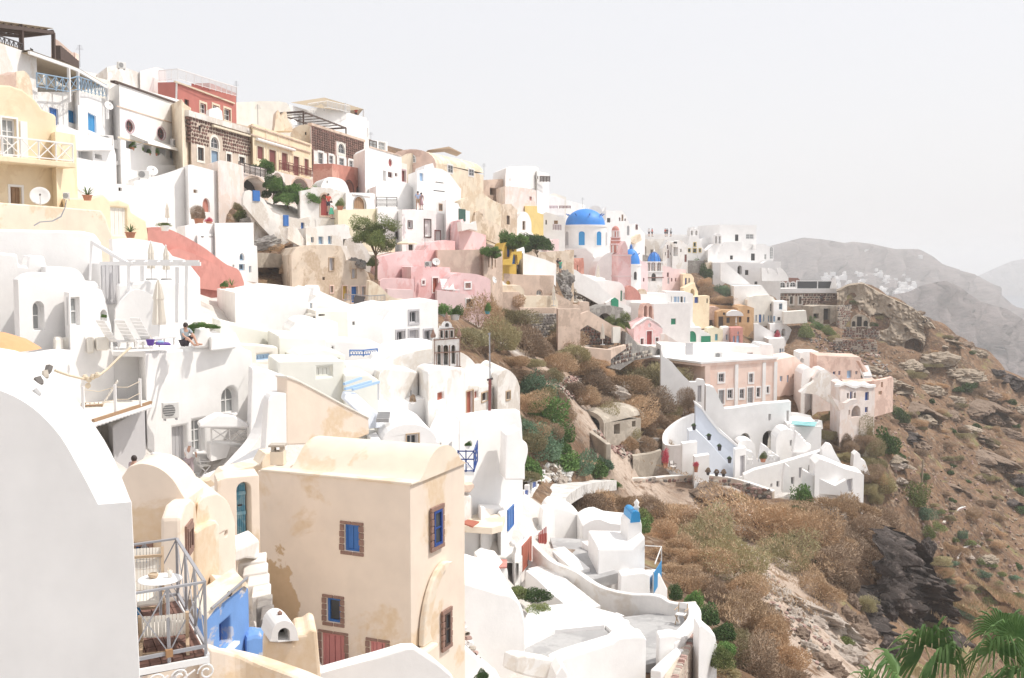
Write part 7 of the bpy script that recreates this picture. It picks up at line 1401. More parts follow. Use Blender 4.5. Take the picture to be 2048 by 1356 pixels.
GROUND=[(930,645,84),(960,700,78),(1000,640,100),(1060,705,97),(1000,770,83),(1060,830,79),(1130,905,77),(1080,962,71),(1150,770,95),(1200,730,103),(1300,730,118),(1320,800,112),(1230,835,98),(1250,885,92),(1360,850,106),(1300,945,91),(1190,945,82),(1100,700,100),(1140,600,128),(1110,565,124),(1180,600,136),(1040,905,73),(1180,870,86),(1210,920,86),(1170,920,80),(1240,930,88),(1120,850,80),(1150,830,86),(1200,1006,80),(1150,1030,69),(1130,1000,74),(1350,1026,87),(1450,1032,88),(1540,1030,88),(1270,1020,84),(1300,1100,66),(1250,1050,68),(1350,1200,55),(1450,1300,49),(1420,1356,44),(1480,1420,42),(1500,1100,74),(1600,1050,86),(1700,1150,77),(1650,1060,86),(1560,1200,64),(1650,1300,60),(1560,1350,52),(1750,1330,66),(1800,1240,76),(1730,1250,70),(1900,1180,122),(2000,1250,108),(2048,1330,100),(2150,1300,105),(1950,1000,152),(2048,900,188),(1850,950,136),(1800,860,160),(1650,905,117),(1720,1000,104),(1770,1080,96),(1850,1060,118),(1900,1080,130),(1850,1300,98),(1950,1356,95),(1690,572,226),(1730,575,226),(1780,605,230),(1700,573,219),(1740,571,220),(1768,589,221),(1794,602,221),(1832,619,221),(1853,635,220),(1880,655,218),(1840,660,212),(1880,690,208),(1850,645,232),(1900,668,232),(1960,700,230),(2000,730,230),(2048,775,228),(2150,840,230),(1780,700,208),(1720,680,206),(1660,690,202),(1640,720,180),(1800,760,190),(1760,800,165),(1900,770,203),(2000,850,196),(1700,860,125),(1600,830,124),(1680,700,198),(1590,700,190),(1620,660,205),(540,520,88),(560,560,86),(470,420,92),(530,470,90),(740,540,92),(1400,560,214),(1440,590,208),(1380,540,220),(1470,610,206),(1450,620,202),(1170,600,132),(1120,545,136),(1020,610,106),(1000,600,104),(1400,800,116),(1340,770,112)]
WORLDPTS=[(-90,-70,12),(-50,-70,4),(-20,-70,-4),(-30,-30,-2),(0,-30,-11),(0,-70,-9),(30,-40,-26),(60,-70,-40),(60,-20,-43),(150,-70,-95)]+[(-90,y,14+y*.02)for y in(0,60,120,180)]+[(-95,240,16),(-95,330,14),(-60,20,2),(-45,5,0),(-20,8,-12),(-8,14,-12.5),(0,6,-13),(0,20,-13.5),(6,30,-15),(12,20,-17),(20,8,-19),(15,35,-18.5),(40,5,-32),(40,30,-31),(45,60,-33),(80,40,-52),(80,10,-56),(150,10,-95),(150,100,-72),(150,180,-58),(150,260,-60),(110,120,-52),(95,262,-36),(125,300,-60),(70,275,-16),(60,330,-25),(120,230,-42),(30,290,-4),(0,290,4),(0,335,0),(-40,290,12),(-40,335,10),(-60,200,16),(-50,150,16)]
C3=[tuple(at(*g))+(.02,)for g in GROUND]+[(*p,.05)for p in WORLDPTS]+[(*c,1.2)for c in CTRL]
C3=np.array(C3)
def tps(P,lam,X):
 d=lambda A,B:np.sqrt(((A[:,None,:]-B[None,:,:])**2).sum(-1)+1e-12)
 phi=lambda r:r*r*np.log(r+1e-9)
 n=len(P);K=phi(d(P[:,:2]/40,P[:,:2]/40))+np.diag(lam*.02);Q=np.c_[np.ones(n),P[:,:2]/40]
 A=np.zeros((n+3,n+3));A[:n,:n]=K;A[:n,n:]=Q;A[n:,:n]=Q.T
 w=np.linalg.solve(A,np.r_[P[:,2],0,0,0]);out=np.empty(len(X))
 for i in range(0,len(X),4000):
  x=X[i:i+4000]/40;out[i:i+4000]=phi(d(x,P[:,:2]/40))@w[:n]+np.c_[np.ones(len(x)),x]@w[n:]
 return out
GX=np.arange(-95,151,.75);GY=np.arange(2-75,336,.75);Y0=2-75
XX,YY=np.meshgrid(GX,GY);XY=np.c_[XX.ravel(),YY.ravel()]
cx0,cy0=np.arange(-95,154,3.0),np.arange(2-75,339,3.0);cX,cY=np.meshgrid(cx0,cy0)
ZC_=tps(C3,C3[:,3],np.c_[cX.ravel(),cY.ravel()]).reshape(cX.shape)
def bil(Z,x0,y0,st,x,y):
 fx=np.clip((x-x0)/st,0,Z.shape[1]-1.001);fy=np.clip((y-y0)/st,0,Z.shape[0]-1.001);ix=fx.astype(int);iy=fy.astype(int);a=fx-ix;b=fy-iy
 return Z[iy,ix]*(1-a)*(1-b)+Z[iy,ix+1]*a*(1-b)+Z[iy+1,ix]*(1-a)*b+Z[iy+1,ix+1]*a*b
TZ_=bil(ZC_,-95,Y0,3.0,XX,YY)
def vnoise(shape,cell,seed,st=.75):
 g=np.random.default_rng(seed);ny,nx=int(shape[0]*st/cell)+3,int(shape[1]*st/cell)+3;R=g.random((ny,nx))
 fy=np.arange(shape[0])*st/cell;fx=np.arange(shape[1])*st/cell;iy=fy.astype(int);ix=fx.astype(int);a=fx-ix;b=fy-iy;a=a*a*(3-2*a);b=b*b*(3-2*b)
 return(R[np.ix_(iy,ix)]*(1-a)+R[np.ix_(iy,ix+1)]*a)*(1-b)[:,None]+(R[np.ix_(iy+1,ix)]*(1-a)+R[np.ix_(iy+1,ix+1)]*a)*b[:,None]-.5
hp=np.array([(c[0],c[1])for c in CTRL]);dm=np.full(TZ_.shape,1e9)
for x,y in hp:dm=np.minimum(dm,(XX-x)**2+(YY-y)**2)
wild=np.clip((np.sqrt(dm)-3.0)/4.0,0,1);wg=np.full(TZ_.shape,1e9)
for g_ in GROUND:
 q=at(*g_);wg=np.minimum(wg,(XX-q.x)**2+(YY-q.y)**2)
wild=np.maximum(wild,np.clip(1.7-np.sqrt(wg)/4.5,0,1));wild=np.where((YY<14)&(XX<14),0,wild);wild=np.where(XX>36,np.maximum(wild,.6),wild)
rough=sum(a*np.abs(vnoise(TZ_.shape,c,s))*2 for a,c,s in((2.2,16,1),(1.5,7,2),(.9,2.8,3),(.5,1.4,4)))-1.8
TZ_=TZ_+rough*wild*np.clip(.22+(XX-24)/40,.22,1.1)
CLF=Fr(1676,213,1910,208);HSE.append((CLF,[CLF.uv(*p)for p in((1690,658),(1850,705),(1850,640),(1830,622),(1768,592),(1730,572),(1684,585))]))
DM=np.full((170,256),0.0)
for fr_,out_ in HSE:
 q=np.array([proj(*fr_.pt(u,z))for u,z in out_])/8.0;dd=[fr_.pt(u,z).y for u,z in out_];dmean=max(dd)
 x0,x1,y0,y1=int(max(0,q[:,0].min())),int(min(255,q[:,0].max())),int(max(0,q[:,1].min())),int(min(169,q[:,1].max()))
 for iy in range(y0,y1+1):
  for ix in range(x0,x1+1):
   px_,py_=ix+.5,iy+.5;c=False;n_=len(q);j=n_-1
   for i in range(n_):
    if(q[i,1]>py_)!=(q[j,1]>py_)and px_<(q[j,0]-q[i,0])*(py_-q[i,1])/(q[j,1]-q[i,1]+1e-9)+q[i,0]:c=not c
    j=i
   if c and(DM[iy,ix]==0 or dmean<DM[iy,ix]):DM[iy,ix]=dmean
for it in range(14):
 yc=YY*CP-TZ_*SP;u_=IW/2+XX/yc*FPX;v_=IH/2-(YY*SP+TZ_*CP)/yc*FPX
 ix=np.clip((u_/8).astype(int),0,255);iy=np.clip((v_/8).astype(int),0,169);ins=(YY>2)&(u_>0)&(u_<IW)&(v_>0)&(v_<IH)
 bad=ins&(DM[iy,ix]>YY+.4)
 if not bad.any():break
 TZ_=np.where(bad,TZ_-.7,TZ_)
for it in range(2):
 P_=np.pad(TZ_,1,'edge');sm=(P_[:-2,1:-1]+P_[2:,1:-1]+P_[1:-1,:-2]+P_[1:-1,2:])/4;TZ_=np.minimum(TZ_,sm*.5+TZ_*.5)
me=bpy.data.meshes.new('ground');ny,nx=TZ_.shape;V=np.c_[XX.ravel(),YY.ravel(),TZ_.ravel()]
idx=np.arange(nx*ny).reshape(ny,nx);Fq=np.stack([idx[:-1,:-1],idx[:-1,1:],idx[1:,1:],idx[1:,:-1]],-1).reshape(-1,4)
def terrain_mat():
 m,n,b=nodes_of('ground_soil');p=pos_n(n);at_=nd(n,'ShaderNodeAttribute');at_.attribute_name='wild'
 a=mixc(n,ramp(n,noi(n,.16,6,.6,p),[(.38,0),(.6,1)]),(.165,.10,.062),(.25,.16,.10))
 a=mixc(n,ramp(n,noi(n,.5,8,.65,p),[(.50,0),(.60,1)]),a,(.13,.088,.06))
 a=mixc(n,ramp(n,noi(n,1.1,8,.7,p),[(.54,0),(.62,1)]),a,(.31,.235,.175))
 a=mixc(n,ramp(n,noi(n,2.3,6,.7,p),[(.53,0),(.62,1)]),a,(.11,.075,.058))
 a=mixc(n,ramp(n,noi(n,.33,5,.6,p),[(.60,0),(.70,.65)]),a,(.24,.23,.10))
 pa=nd(n,'ShaderNodeAttribute');pa.attribute_name='pale';pm=mixc(n,1,pa.outputs['Fac'],ramp(n,noi(n,.8,7,.7,p),[(.36,0),(.5,1)]),'MULTIPLY')
 a=mixc(n,pm,a,mixc(n,noi(n,2.5,6,.7,p),(.40,.30,.235),(.60,.51,.43)))
 w=mixc(n,noi(n,1.2,6,.6,p),(.60,.55,.50),(.76,.73,.70))
 a=mixc(n,ramp(n,at_.outputs['Fac'],[(.25,0),(.6,1)]),w,a)
 n.links.new(a,b.inputs['Base Color']);b.inputs['Roughness'].default_value=.97;b.inputs['Specular IOR Level'].default_value=.1
 v=nd(n,'ShaderNodeTexVoronoi');v.inputs['Scale'].default_value=2.2;n.links.new(p,v.inputs['Vector'])
 h=mixc(n,.45,noi(n,3,9,.75,p),v.outputs[0]);bp=nd(n,'ShaderNodeBump');bp.inputs['Strength'].default_value=.9;bp.inputs['Distance'].default_value=.22
 n.links.new(h,bp.inputs['Height']);n.links.new(bp.outputs[0],b.inputs['Normal'])
terrain_mat()
me=np_mesh('ground',V,Fq,'ground_soil');at_=me.attributes.new('wild','FLOAT','POINT');at_.data.foreach_set('value',wild.astype(np.float32).ravel())
pale=np.zeros(TZ_.shape);gl=[at(*q)for q in((1440,1015,88),(1480,1080,78),(1520,1140,71),(1560,1195,65),(1610,1260,61),(1660,1330,57),(1230,790,97),(1150,785,92),(1240,890,89),(1700,1300,62))]
for q,(rx_)in zip(gl,(2.2,2.4,2.6,3,3,3.4,3,3,3,4)):pale=np.maximum(pale,np.clip(1.6-np.sqrt((XX-q.x)**2+(YY-q.y)**2)/rx_/1.4,0,1))
ap_=me.attributes.new('pale','FLOAT','POINT');ap_.data.foreach_set('value',pale.astype(np.float32).ravel())
me.polygons.foreach_set('use_smooth',[True]*len(me.polygons))
go=bpy.data.objects.new('ground',me);COL.objects.link(go);go['kind']='structure'
def gz(x,y):return float(bil(TZ_,-95,Y0,.75,np.array([x]),np.array([y]))[0])
YS=np.arange(6,325,.4)
def hit(px,py):
 r=ray(px,py);s=YS/r.y;x=r.x*s;z=r.z*s;t=bil(TZ_,-95,Y0,.75,x,YS);k=np.argmax(z<t)
 if not(z[k]<t[k]):return None
 return V3((float(x[k]),float(YS[k]),float(t[k])))
sea=part('sea',MB().add([(-9000,-3000,-128),(9000,-3000,-128),(9000,9000,-128),(-9000,9000,-128)],[(0,1,2,3)]),'sea_water',kind='structure')
def skirt():
 mb=MB();e=[(GX[-1],y)for y in GY[::8]];
 for(x,y)in e:z=gz(x-.01,y);mb.v+=[(x,y,z-.2),(x+140,y,-132)]
 k=len(e);mb.f+=[(2*i,2*i+1,2*i+3,2*i+2)for i in range(k-1)]
 n0=len(mb.v);e2=[(x,GY[-1])for x in GX[::8]]
 for(x,y)in e2:z=gz(x,y-.01);mb.v+=[(x,y,z-.2),(x,y+260,-132 if x>20 else-60)]
 mb.f+=[(n0+2*i,n0+2*i+1,n0+2*i+3,n0+2*i+2)for i in range(len(e2)-1)]
 part('slope',mb,'ground_soil',kind='structure')
skirt()
P_=[at(*p)for p in LANE];P_=[V3(q)for q in curve([tuple(v)for v in P_],4)];mb=MB();n=len(P_)
for i,p in enumerate(P_):
 d=P_[min(i+1,n-1)]-P_[max(i-1,0)];q=V3((-d.y,d.x,0)).normalized();w=1.5;mb.v+=[tuple(p+q*w*1.1+up*.15),tuple(p-q*w+up*.15),tuple(p-q*w-up*.6)]
mb.f+=[(3*i,3*i+1,3*i+4,3*i+3)for i in range(n-1)]+[(3*i+1,3*i+2,3*i+5,3*i+4)for i in range(n-1)]
part('lane',mb,'paving',kind='structure')
def hill(name,prof,d0,d1,ybot,mat,seed,amp,rows=40):
 xs=np.linspace(prof[0][0],prof[-1][0],150);ys=np.interp(xs,[p[0]for p in prof],[p[1]for p in prof]);V=[];N=vnoise((rows+1,150),6,seed,1)+.6*vnoise((rows+1,150),2.5,seed+1,1)
 for r in range(rows+1):
  f=r/rows;d=d0+(d1-d0)*f**.8
  for i,(x,y)in enumerate(zip(xs,ys)):
   p=at(x,y+(ybot-y)*f,d);V.append((p.x+amp*.15*N[r,i]*(f>0),p.y+amp*1.6*N[r,(i*7)%150]*(f>0),p.z+amp*.25*N[r,i]*min(1,f*6)))
 idx=np.arange(len(V)).reshape(rows+1,150);F=np.stack([idx[:-1,:-1],idx[1:,:-1],idx[1:,1:],idx[:-1,1:]],-1).reshape(-1,4)
 o=bpy.data.objects.new(name,np_mesh(name,np.array(V),F,mat));COL.objects.link(o);o['kind']='structure'
 return o
def hill_mat():
 m,n,b=nodes_of('hill_rock');p=pos_n(n,(1,1,3));a=mixc(n,ramp(n,noi(n,.012,8,.65,p),[(.4,0),(.62,1)]),(.145,.118,.112),(.23,.19,.182));a=mixc(n,ramp(n,noi(n,.05,6,.7,p),[(.5,0),(.6,.8)]),a,(.11,.095,.092))
 n.links.new(a,b.inputs['Base Color']);b.inputs['Roughness'].default_value=1;bp=nd(n,'ShaderNodeBump');bp.inputs['Distance'].default_value=12;bp.inputs['Strength'].default_value=.8;n.links.new(noi(n,.03,8,.7,p),bp.inputs['Height']);n.links.new(bp.outputs[0],b.inputs['Normal'])
hill_mat()
PA=[(1180,522),(1400,508),(1540,492),(1570,484),(1605,475),(1650,479),(1690,486),(1705,483),(1740,487),(1790,498),(1838,498),(1865,512),(1885,528),(1930,545),(1960,553),(1982,570),(2008,594),(2046,628),(2200,760),(2400,900)]
PB=[(1500,660),(1640,612),(1720,592),(1780,590),(1816,584),(1848,569),(1890,561),(1917,572),(1939,588),(1955,601),(1992,612),(2014,618),(2048,640),(2200,760),(2400,900)]
PC=[(1880,600),(1925,570),(1960,550),(1995,534),(2024,522),(2048,518),(2120,510),(2250,525),(2400,560)]
hill('far_hills',PA,1950,1150,760,'hill_rock',11,60);hill('near_hills',PB,1100,760,900,'hill_rock',23,34);hill('distant_mountain',PC,4200,3600,760,'hill_rock',31,80)
hm=[]
for k in range(3):
 mb=MB().wbox(-.5,.5,-.5,.5,-.8,.55 if k else .8)
 if k==1:mb.add([(-.5+i/8,y,.55+.32*sin(pi*i/8))for y in(-.5,.5)for i in range(9)],[(i,i+1,10+i,9+i)for i in range(8)]+[tuple(range(9)),tuple(range(9,18))])
 if k==2:mb.wbox(-.2,.45,-.1,.45,.55,.95)
 mb.wbox(-.3,-.12,-.51,-.49,.05,.35).wbox(.1,.28,-.51,-.49,-.05,.35);hm.append(mesh_of('far_house',mb,'white'))
rv=random.Random(5);nh=0
while nh<90:
 x=rv.uniform(1640,1835);f=rv.random();yt=np.interp(x,[1600,1650,1720,1800,1850],[560,548,536,540,575]);yb=np.interp(x,[1600,1690,1770,1810,1850],[575,575,588,590,585]);y=yt+(yb-yt)*f**.7
 if rv.random()>(1.0 if x>1720 else .5):continue
 yr=np.interp(x,[p[0]for p in PA],[p[1]for p in PA]);ff=(y-yr)/(760-yr);d=1950-800*max(ff,.02)**.8-30;p=at(x,y,d);s=rv.uniform(3.4,6.5)
 o=bpy.data.objects.new('far_house',hm[rv.randrange(3)]);COL.objects.link(o);o.location=p;o.scale=(s*rv.uniform(.8,1.6),s,s*rv.uniform(.5,.8));o.rotation_euler[2]=rv.uniform(-.5,.5);tag(o,'tiny white house of the hazy village on the far hillside','house','houses of the far hillside village');nh+=1
for x,y in((1733,503),(1841,514),(1716,515)):
 o=bpy.data.objects.new('far_house',hm[1]);COL.objects.link(o);o.location=at(x,y,1850);o.scale=(6,6,4);tag(o,'lone white hut high on the hazy hill above the far village','house','lone huts on the hazy hill')
def cliff(label,f4,poly,caves,mat,lean,amp,step=2.0,seed=3,dep0=0,edge=0,cat=None,rows=52):
 fr=Fr(*f4);xs=np.arange(min(p[0]for p in poly),max(p[0]for p in poly)+step,step);top=[p for p in poly]
 yt=np.interp(xs,[p[0]for p in poly],[p[1]for p in poly]);yb=np.interp(xs,[p[0]for p in poly],[p[2]for p in poly]);V=[];zb=fr.uv(poly[0][0],max(yb))[1]
 N=[vnoise((rows+1,len(xs)),c,seed+i,1)for i,c in enumerate((22,9,4,2)if edge else(14,7,3.2,1.6))]
 for r in range(rows+1):
  f=r/rows
  for i,x in enumerate(xs):
   y=yb[i]+(yt[i]-yb[i])*f;u,z=fr.uv(x,y);o=dep0-(z-zb)*lean+amp*(1.3*N[0][r,i]+.8*N[1][r,i]+.5*abs(N[2][r,i])*2+.25*N[3][r,i])
   if edge:o+=amp*.55*(math.floor(N[1][r,i]*7+.5*N[3][r,i])/5+math.floor(N[2][r,i]*6)/9)
   for(cx,cy,rx,ry,dp)in caves:
    dy=(y-cy)/ry;dx=(x-cx)/rx;q=dx*dx+(dy*dy if dy<0 else(dy*.8)**4)
    if q<1.25:o-=dp*min(1,max(0,(1.25-q)*3.0))
   if not edge:o-=max(0,(x-1838)/70)**1.5*7
   else:q=max(abs(2*(x-xs[0])/(xs[-1]-xs[0])-1),f);o-=edge*max(0,q-.55)**2*5
   if f==1 and not edge:o-=3.0
   V.append(tuple(fr.pt(u,z,o)))
 w=len(xs);idx=np.arange(len(V)).reshape(rows+1,w);F=np.stack([idx[:-1,:-1],idx[:-1,1:],idx[1:,1:],idx[1:,:-1]],-1).reshape(-1,4)
 me=np_mesh('cliff',np.array(V),F,mat);me.polygons.foreach_set('use_smooth',[not edge]*len(me.polygons));me.set_sharp_from_angle(angle=.7)if not edge else None
 o=bpy.data.objects.new('cliff',me);COL.objects.link(o);
 if cat:o.name='rock_outcrop';tag(o,label,cat)
 else:o['kind']='structure';o['label']=label
 return o
def tuff(name,c0,c1,c2,dk):
 m,n,b=nodes_of(name);p=pos_n(n);a=mixc(n,ramp(n,noi(n,.35,8,.62,p),[(.35,0),(.65,1)]),c0,c1);a=mixc(n,ramp(n,noi(n,1.6,6,.7,p),[(.55,0),(.66,.8)]),a,c2)
 v=nd(n,'ShaderNodeTexVoronoi');v.inputs['Scale'].default_value=.55;n.links.new(p,v.inputs['Vector']);a=mixc(n,ramp(n,v.outputs[0],[(.0,1),(.16,.7),(.24,0)]),a,dk)
 n.links.new(a,b.inputs['Base Color']);b.inputs['Roughness'].default_value=1;bp=nd(n,'ShaderNodeBump');bp.inputs['Distance'].default_value=.5;bp.inputs['Strength'].default_value=.9;n.links.new(noi(n,1.3,9,.75,p),bp.inputs['Height']);n.links.new(bp.outputs[0],b.inputs['Normal'])
tuff('tuff',(.37,.30,.225),(.48,.40,.315),(.36,.28,.21),(.2,.16,.12));tuff('dark_rock',(.045,.037,.034),(.115,.092,.082),(.30,.24,.21),(.03,.025,.023));tuff('pale_rock',(.50,.42,.355),(.63,.56,.49),(.38,.28,.22),(.3,.22,.18));tuff('brown_rock',(.22,.155,.11),(.33,.245,.185),(.2,.14,.105),(.13,.09,.07))
cliff('pale pitted tuff cliff with old cave dwellings',(1676,213,1910,208),[(1676,582,672),(1700,570,676),(1730,566,690),(1768,587,700),(1794,600,704),(1832,617,704),(1853,633,706),(1880,655,708),(1910,676,710)],[(1720,646,19,16,3.2),(1761,644,19,13,3.5),(1829,694,17,14,4.5),(1783,613,3,3,1.0),(1700,600,2.5,2.5,.8),(1741,596,3,2.5,.8),(1815,660,4,3,1),(1750,610,2,2,.6),(1797,640,2.5,2,.7)],'tuff',.42,1.5)
fr=Fr(1702,210.5,1739,210);T=thn('cave_wall','pale wall with three black openings filling a cave mouth','ruin',fr.pt(1.7,fr.uv(1720,655)[1],-.2));hs=[hol(fr,'ao',1704,642,1711,653),hol(fr,'o',1714,633,1724,653),hol(fr,'ao',1727,641,1736,653)]
part('wall',MB().prism(fr,[fr.uv(*p)for p in[(1702,655),(1739,655)]+arc(1702,1739,645,629,10)[::-1]],-.5,0,hs,.45),'ruin',T)
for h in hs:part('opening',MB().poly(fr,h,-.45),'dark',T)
for i,(poly,d0,d1)in enumerate((([(1690,656,700),(1720,657,704),(1760,662,706)],203,202),([(1672,676,716),(1710,682,720),(1755,690,716)],197,197))):
 pts=[(p[0],p[1],d0)for p in poly];T=ribbon('terrace_wall',('upper','lower')[i]+' dark stone field terrace below the tuff caves',pts,1.6,.6,'mortar',bevel=0)
 f=Fr(pts[0][0],d0,pts[-1][0],d0);z=at(*pts[1]).z;stonework(T,f,lambda u,z_:True,0,f.W,z-1.9,z+.1,.5,['lava_grey','lava','pstone','lava_red'],limit=110,out=.15)
MARKS=[('the stone hut',1230,850),('the lamp pole',985,690),('the grey stone retaining wall',1090,670),('the ravine terrace',1190,720),('the round grotto bush',1300,760),('the white villa courtyard',1340,880),('the bell wall',930,660),('the arched end wall',1045,800),('the lane bend',1110,960),('the drain cave',1440,1000),('the blue-capped turret',1290,1060),('the blue screened railing',1340,1150),('the chair terrace',1410,1220),('the outer white wall',1450,1320),('the pale gully boulders',1560,1200),('the stony gully head',1490,1060),('the villa stair block',1710,990),('the villa parapet',1600,1000),('the black crag',1800,1150),('the gully foot',1620,1330),('the white shrine wall',1720,920),('the leaning pole',1845,960),('the palm',1900,1290),('the right picture edge',2040,1000),('the right lower corner',2040,1260),('the tuff cave',1830,700),('the cave dwellings',1720,640),('the scalloped house',1760,830),('the dark overhang',1990,840),('the skyline of the slope',1950,700),('the dark fig tree',1770,900)]
ROCK=[]
from mathutils import noise as mn
for k in range(6):
 bm=bmesh.new();bmesh.ops.create_icosphere(bm,subdivisions=4,radius=1)
 o3=V3((k*7.3,k*3.1,0))
 for v in bm.verts:
  d=v.co.normalized();r=.72+.30*mn.noise(d*1.3+o3)+.30*abs(mn.noise(d*2.6+o3))+.16*mn.noise(d*5.5+o3)+.07*mn.noise(d*12+o3);v.co=d*r
  v.co.z=max(v.co.z,-.55)
 me=bpy.data.meshes.new('rock');bm.to_mesh(me);bm.free();ROCK.append(me)
def rock_zone(label,x,y,r):
 m=min(MARKS,key=lambda q:(q[1]-x)**2+(q[2]-y)**2);dx,dy=x-m[1],y-m[2]
 return label.split(' ',3)[0]+' '+label.split(' ',3)[1]+' '+('small' if r<20 else 'big')+' '+('right of ' if dx>0 else 'left of ')*(abs(dx)>abs(dy))+('below ' if dy>0 else 'above ')*(abs(dx)<=abs(dy))+m[0]
def rock(label,px,py,rpx,mat,sq=(1,1,1),d=None,sink=.3,k=None,name='rock',group=None,rz=None):
 p=at(px,py,d)if d else hit(px,py)
 if p is None:return
 k=random.randrange(6)if k is None else k;key=('rock',k,mat)
 if key not in PLANT_ME:m=ROCK[k].copy();m.materials.clear();m.materials.append(MAT[mat]);PLANT_ME[key]=m
 o=bpy.data.objects.new(name,PLANT_ME[key]);COL.objects.link(o);r=rpx*p.y/FPX
 o.location=p-V3((0,0,sink*r*sq[2]));o.scale=(r*sq[0],r*sq[1],r*sq[2]);o.rotation_euler=(random.uniform(-.15,.15),random.uniform(-.15,.15),random.uniform(0,6.28)if rz is None else rz)
 if group:label=rock_zone(label,px,py,rpx)
 tag(o,label,'rock',group);return o
cliff('big black jagged lava crag above the palm',(1690,69,1892,79),[(1690,1245,1352),(1730,1205,1358),(1770,1180,1352),(1795,1130,1340),(1815,1078,1325),(1835,1062,1305),(1860,1075,1285),(1880,1130,1275),(1892,1200,1265)],[(1790,1240,18,30,1.6),(1845,1210,12,40,1.4),(1740,1290,14,24,1.4),(1815,1150,10,20,1)],'dark_rock',.22,2.0,2.0,41,.8,1.6,'rock',80)
cliff('pale pinkish rock face in the gully left of the black crag',(1596,62,1745,66),[(1596,1262,1330),(1625,1222,1352),(1660,1212,1360),(1700,1228,1360),(1745,1262,1358)],[(1640,1300,12,14,.8),(1690,1290,14,16,1.0)],'pale_rock',.5,1.5,2.0,47,.4,1.6,'rock')
cliff('smooth pale rock ledge halfway down the gully',(1515,66,1610,69),[(1515,1165,1200),(1540,1145,1222),(1570,1150,1235),(1610,1190,1240)],[],'pale_rock',.6,.9,2.0,51,.3,1.4,'rock')
def ledge(label,px,py,w,h,mat,dp,seed):
 p=hit(px,py+h*.45)
 if p is None:return
 d=p.y-.3;cliff(label,(px-w,d-.5,px+w,d+.6),[(px-w,py-h*.2,py+h*.55),(px-w*.5,py-h*.75,py+h*.6),(px,py-h,py+h*.6),(px+w*.5,py-h*.7,py+h*.6),(px+w,py-h*.1,py+h*.5)],[(px,py+h*.25,w*.48,h*.5,dp)],mat,.45,.012*p.y,2.0,seed,.4,.022*p.y,'rock',34)
for i,(x,y,w,h,m,dp)in enumerate(((1852,834,46,26,'brown_rock',3),(1985,830,54,28,'brown_rock',4),(1995,932,50,24,'brown_rock',3.5),(1905,688,30,15,'tuff',2.5),(1440,998,40,24,'brown_rock',2.5),(2025,765,34,22,'dark_rock',2),(1930,745,46,18,'tuff',1),(1870,735,40,16,'tuff',.8),(1795,775,34,18,'tuff',1),(1960,880,34,16,'brown_rock',1.5),(1800,925,32,18,'tuff',.8),(1920,985,30,14,'brown_rock',1.2),(1835,880,26,16,'dark_rock',1.5),(2035,1010,26,16,'dark_rock',1.5))):
 ledge(('rock ledge with a shadowed cave below the tuff cliff path','long rock overhang near the right picture edge','lower rock overhang near the right picture edge','small tuff ledge with a cave on the skyline slope','rock hood over the drain cave below the stone wall','black rock block at the end of the skyline','pale tuff ledge under the skyline','pale tuff ledge right of the tuff cliff','pale tuff ledge beside the stony field','brown ledge between the two overhangs','pale ledge above the white shrine wall','brown ledge above the field walls','dark rock block beside the cave ledge','dark rock block at the right edge')[i],x,y,w,h,m,dp,60+i)
for i,pts in enumerate((((1890,1052),(1898,1040),(1908,1034),(1920,1024),(1932,1020)),((1915,1132),(1922,1112),(1938,1098),(1952,1095),(1962,1100)))):
 q=[hit(*p)for p in pts];q=[(x,y-6,p.y)for(x,y),p in zip(pts,q)if p is not None]
 if len(q)>2:T=ribbon('field_wall',('upper','lower')[i]+' curved pinkish field wall with a pale top on the right slope',q,1.0,.5,'stone_pink',bevel=0);ribbon('coping','',[(x,y-1,d)for x,y,d in q],.12,.6,'worn',par=T,bevel=0)
for x,y,r,m in((1770,1215,30,'dark_rock'),(1720,1240,26,'brown_rock'),(1800,1150,22,'dark_rock'),(1850,1090,24,'dark_rock'),(1876,1150,22,'dark_rock'),(1830,1240,30,'dark_rock'),(1880,1220,24,'dark_rock'),(1775,1290,30,'dark_rock'),(1705,1200,22,'brown_rock'),(1800,1090,18,'brown_rock')):rock(('black crag' if m=='dark_rock' else 'brown crag')+' rock',x,y+12,r,m,(1,1,1.3),group='crag rocks')
for i,(x,y,r,m)in enumerate(((1690,1310,42,'pale_rock'),(1660,1250,36,'pale_rock'),(1720,1270,36,'brown_rock'),(1650,1330,45,'brown_rock'),(1540,1180,26,'pale_rock'),(1562,1195,30,'pale_rock'),(1585,1230,26,'pale_rock'),(1600,1270,26,'brown_rock'),(1500,1110,24,'pale_rock'),(1475,1060,20,'pale_rock'),(1525,1150,22,'pale_rock'),(1640,1240,22,'brown_rock'),(1690,1230,26,'brown_rock'),(1615,1300,24,'pale_rock'))):rock(('pale boulder' if m=='pale_rock' else 'brown boulder')+' in gully',x,y,r,m,(1.2,1,.8),group='gully boulders')
for x,y,r,m in((1395,838,34,'pale_rock'),(1225,790,38,'pale_rock'),(1200,745,20,'pale_rock'),(1120,800,22,'brown_rock'),(1240,770,22,'pale_rock'),(1060,960,18,'pale_rock'),(1118,965,22,'pale_rock'),(1100,948,16,'brown_rock'),(1130,950,18,'worn')):rock(('ravine boulder' if m!='brown_rock' else 'brown stone')+' lying',x,y,r,m,(1.1,1,.8),group='ravine boulders')
rock('tall grey rock crag under the two people near the great dome',1125,572,24,'grey_stone',(1.1,1,1.2),d=136,sink=-.2,k=1);rock('lower grey rock crag beside the curved white wall',1128,590,22,'grey_stone',(1,1,1),d=134,sink=0,k=3);rock('pale boulder by the beige two-storey house',590,580,22,'ruin',(1,1,.9),d=84.5,sink=.3)
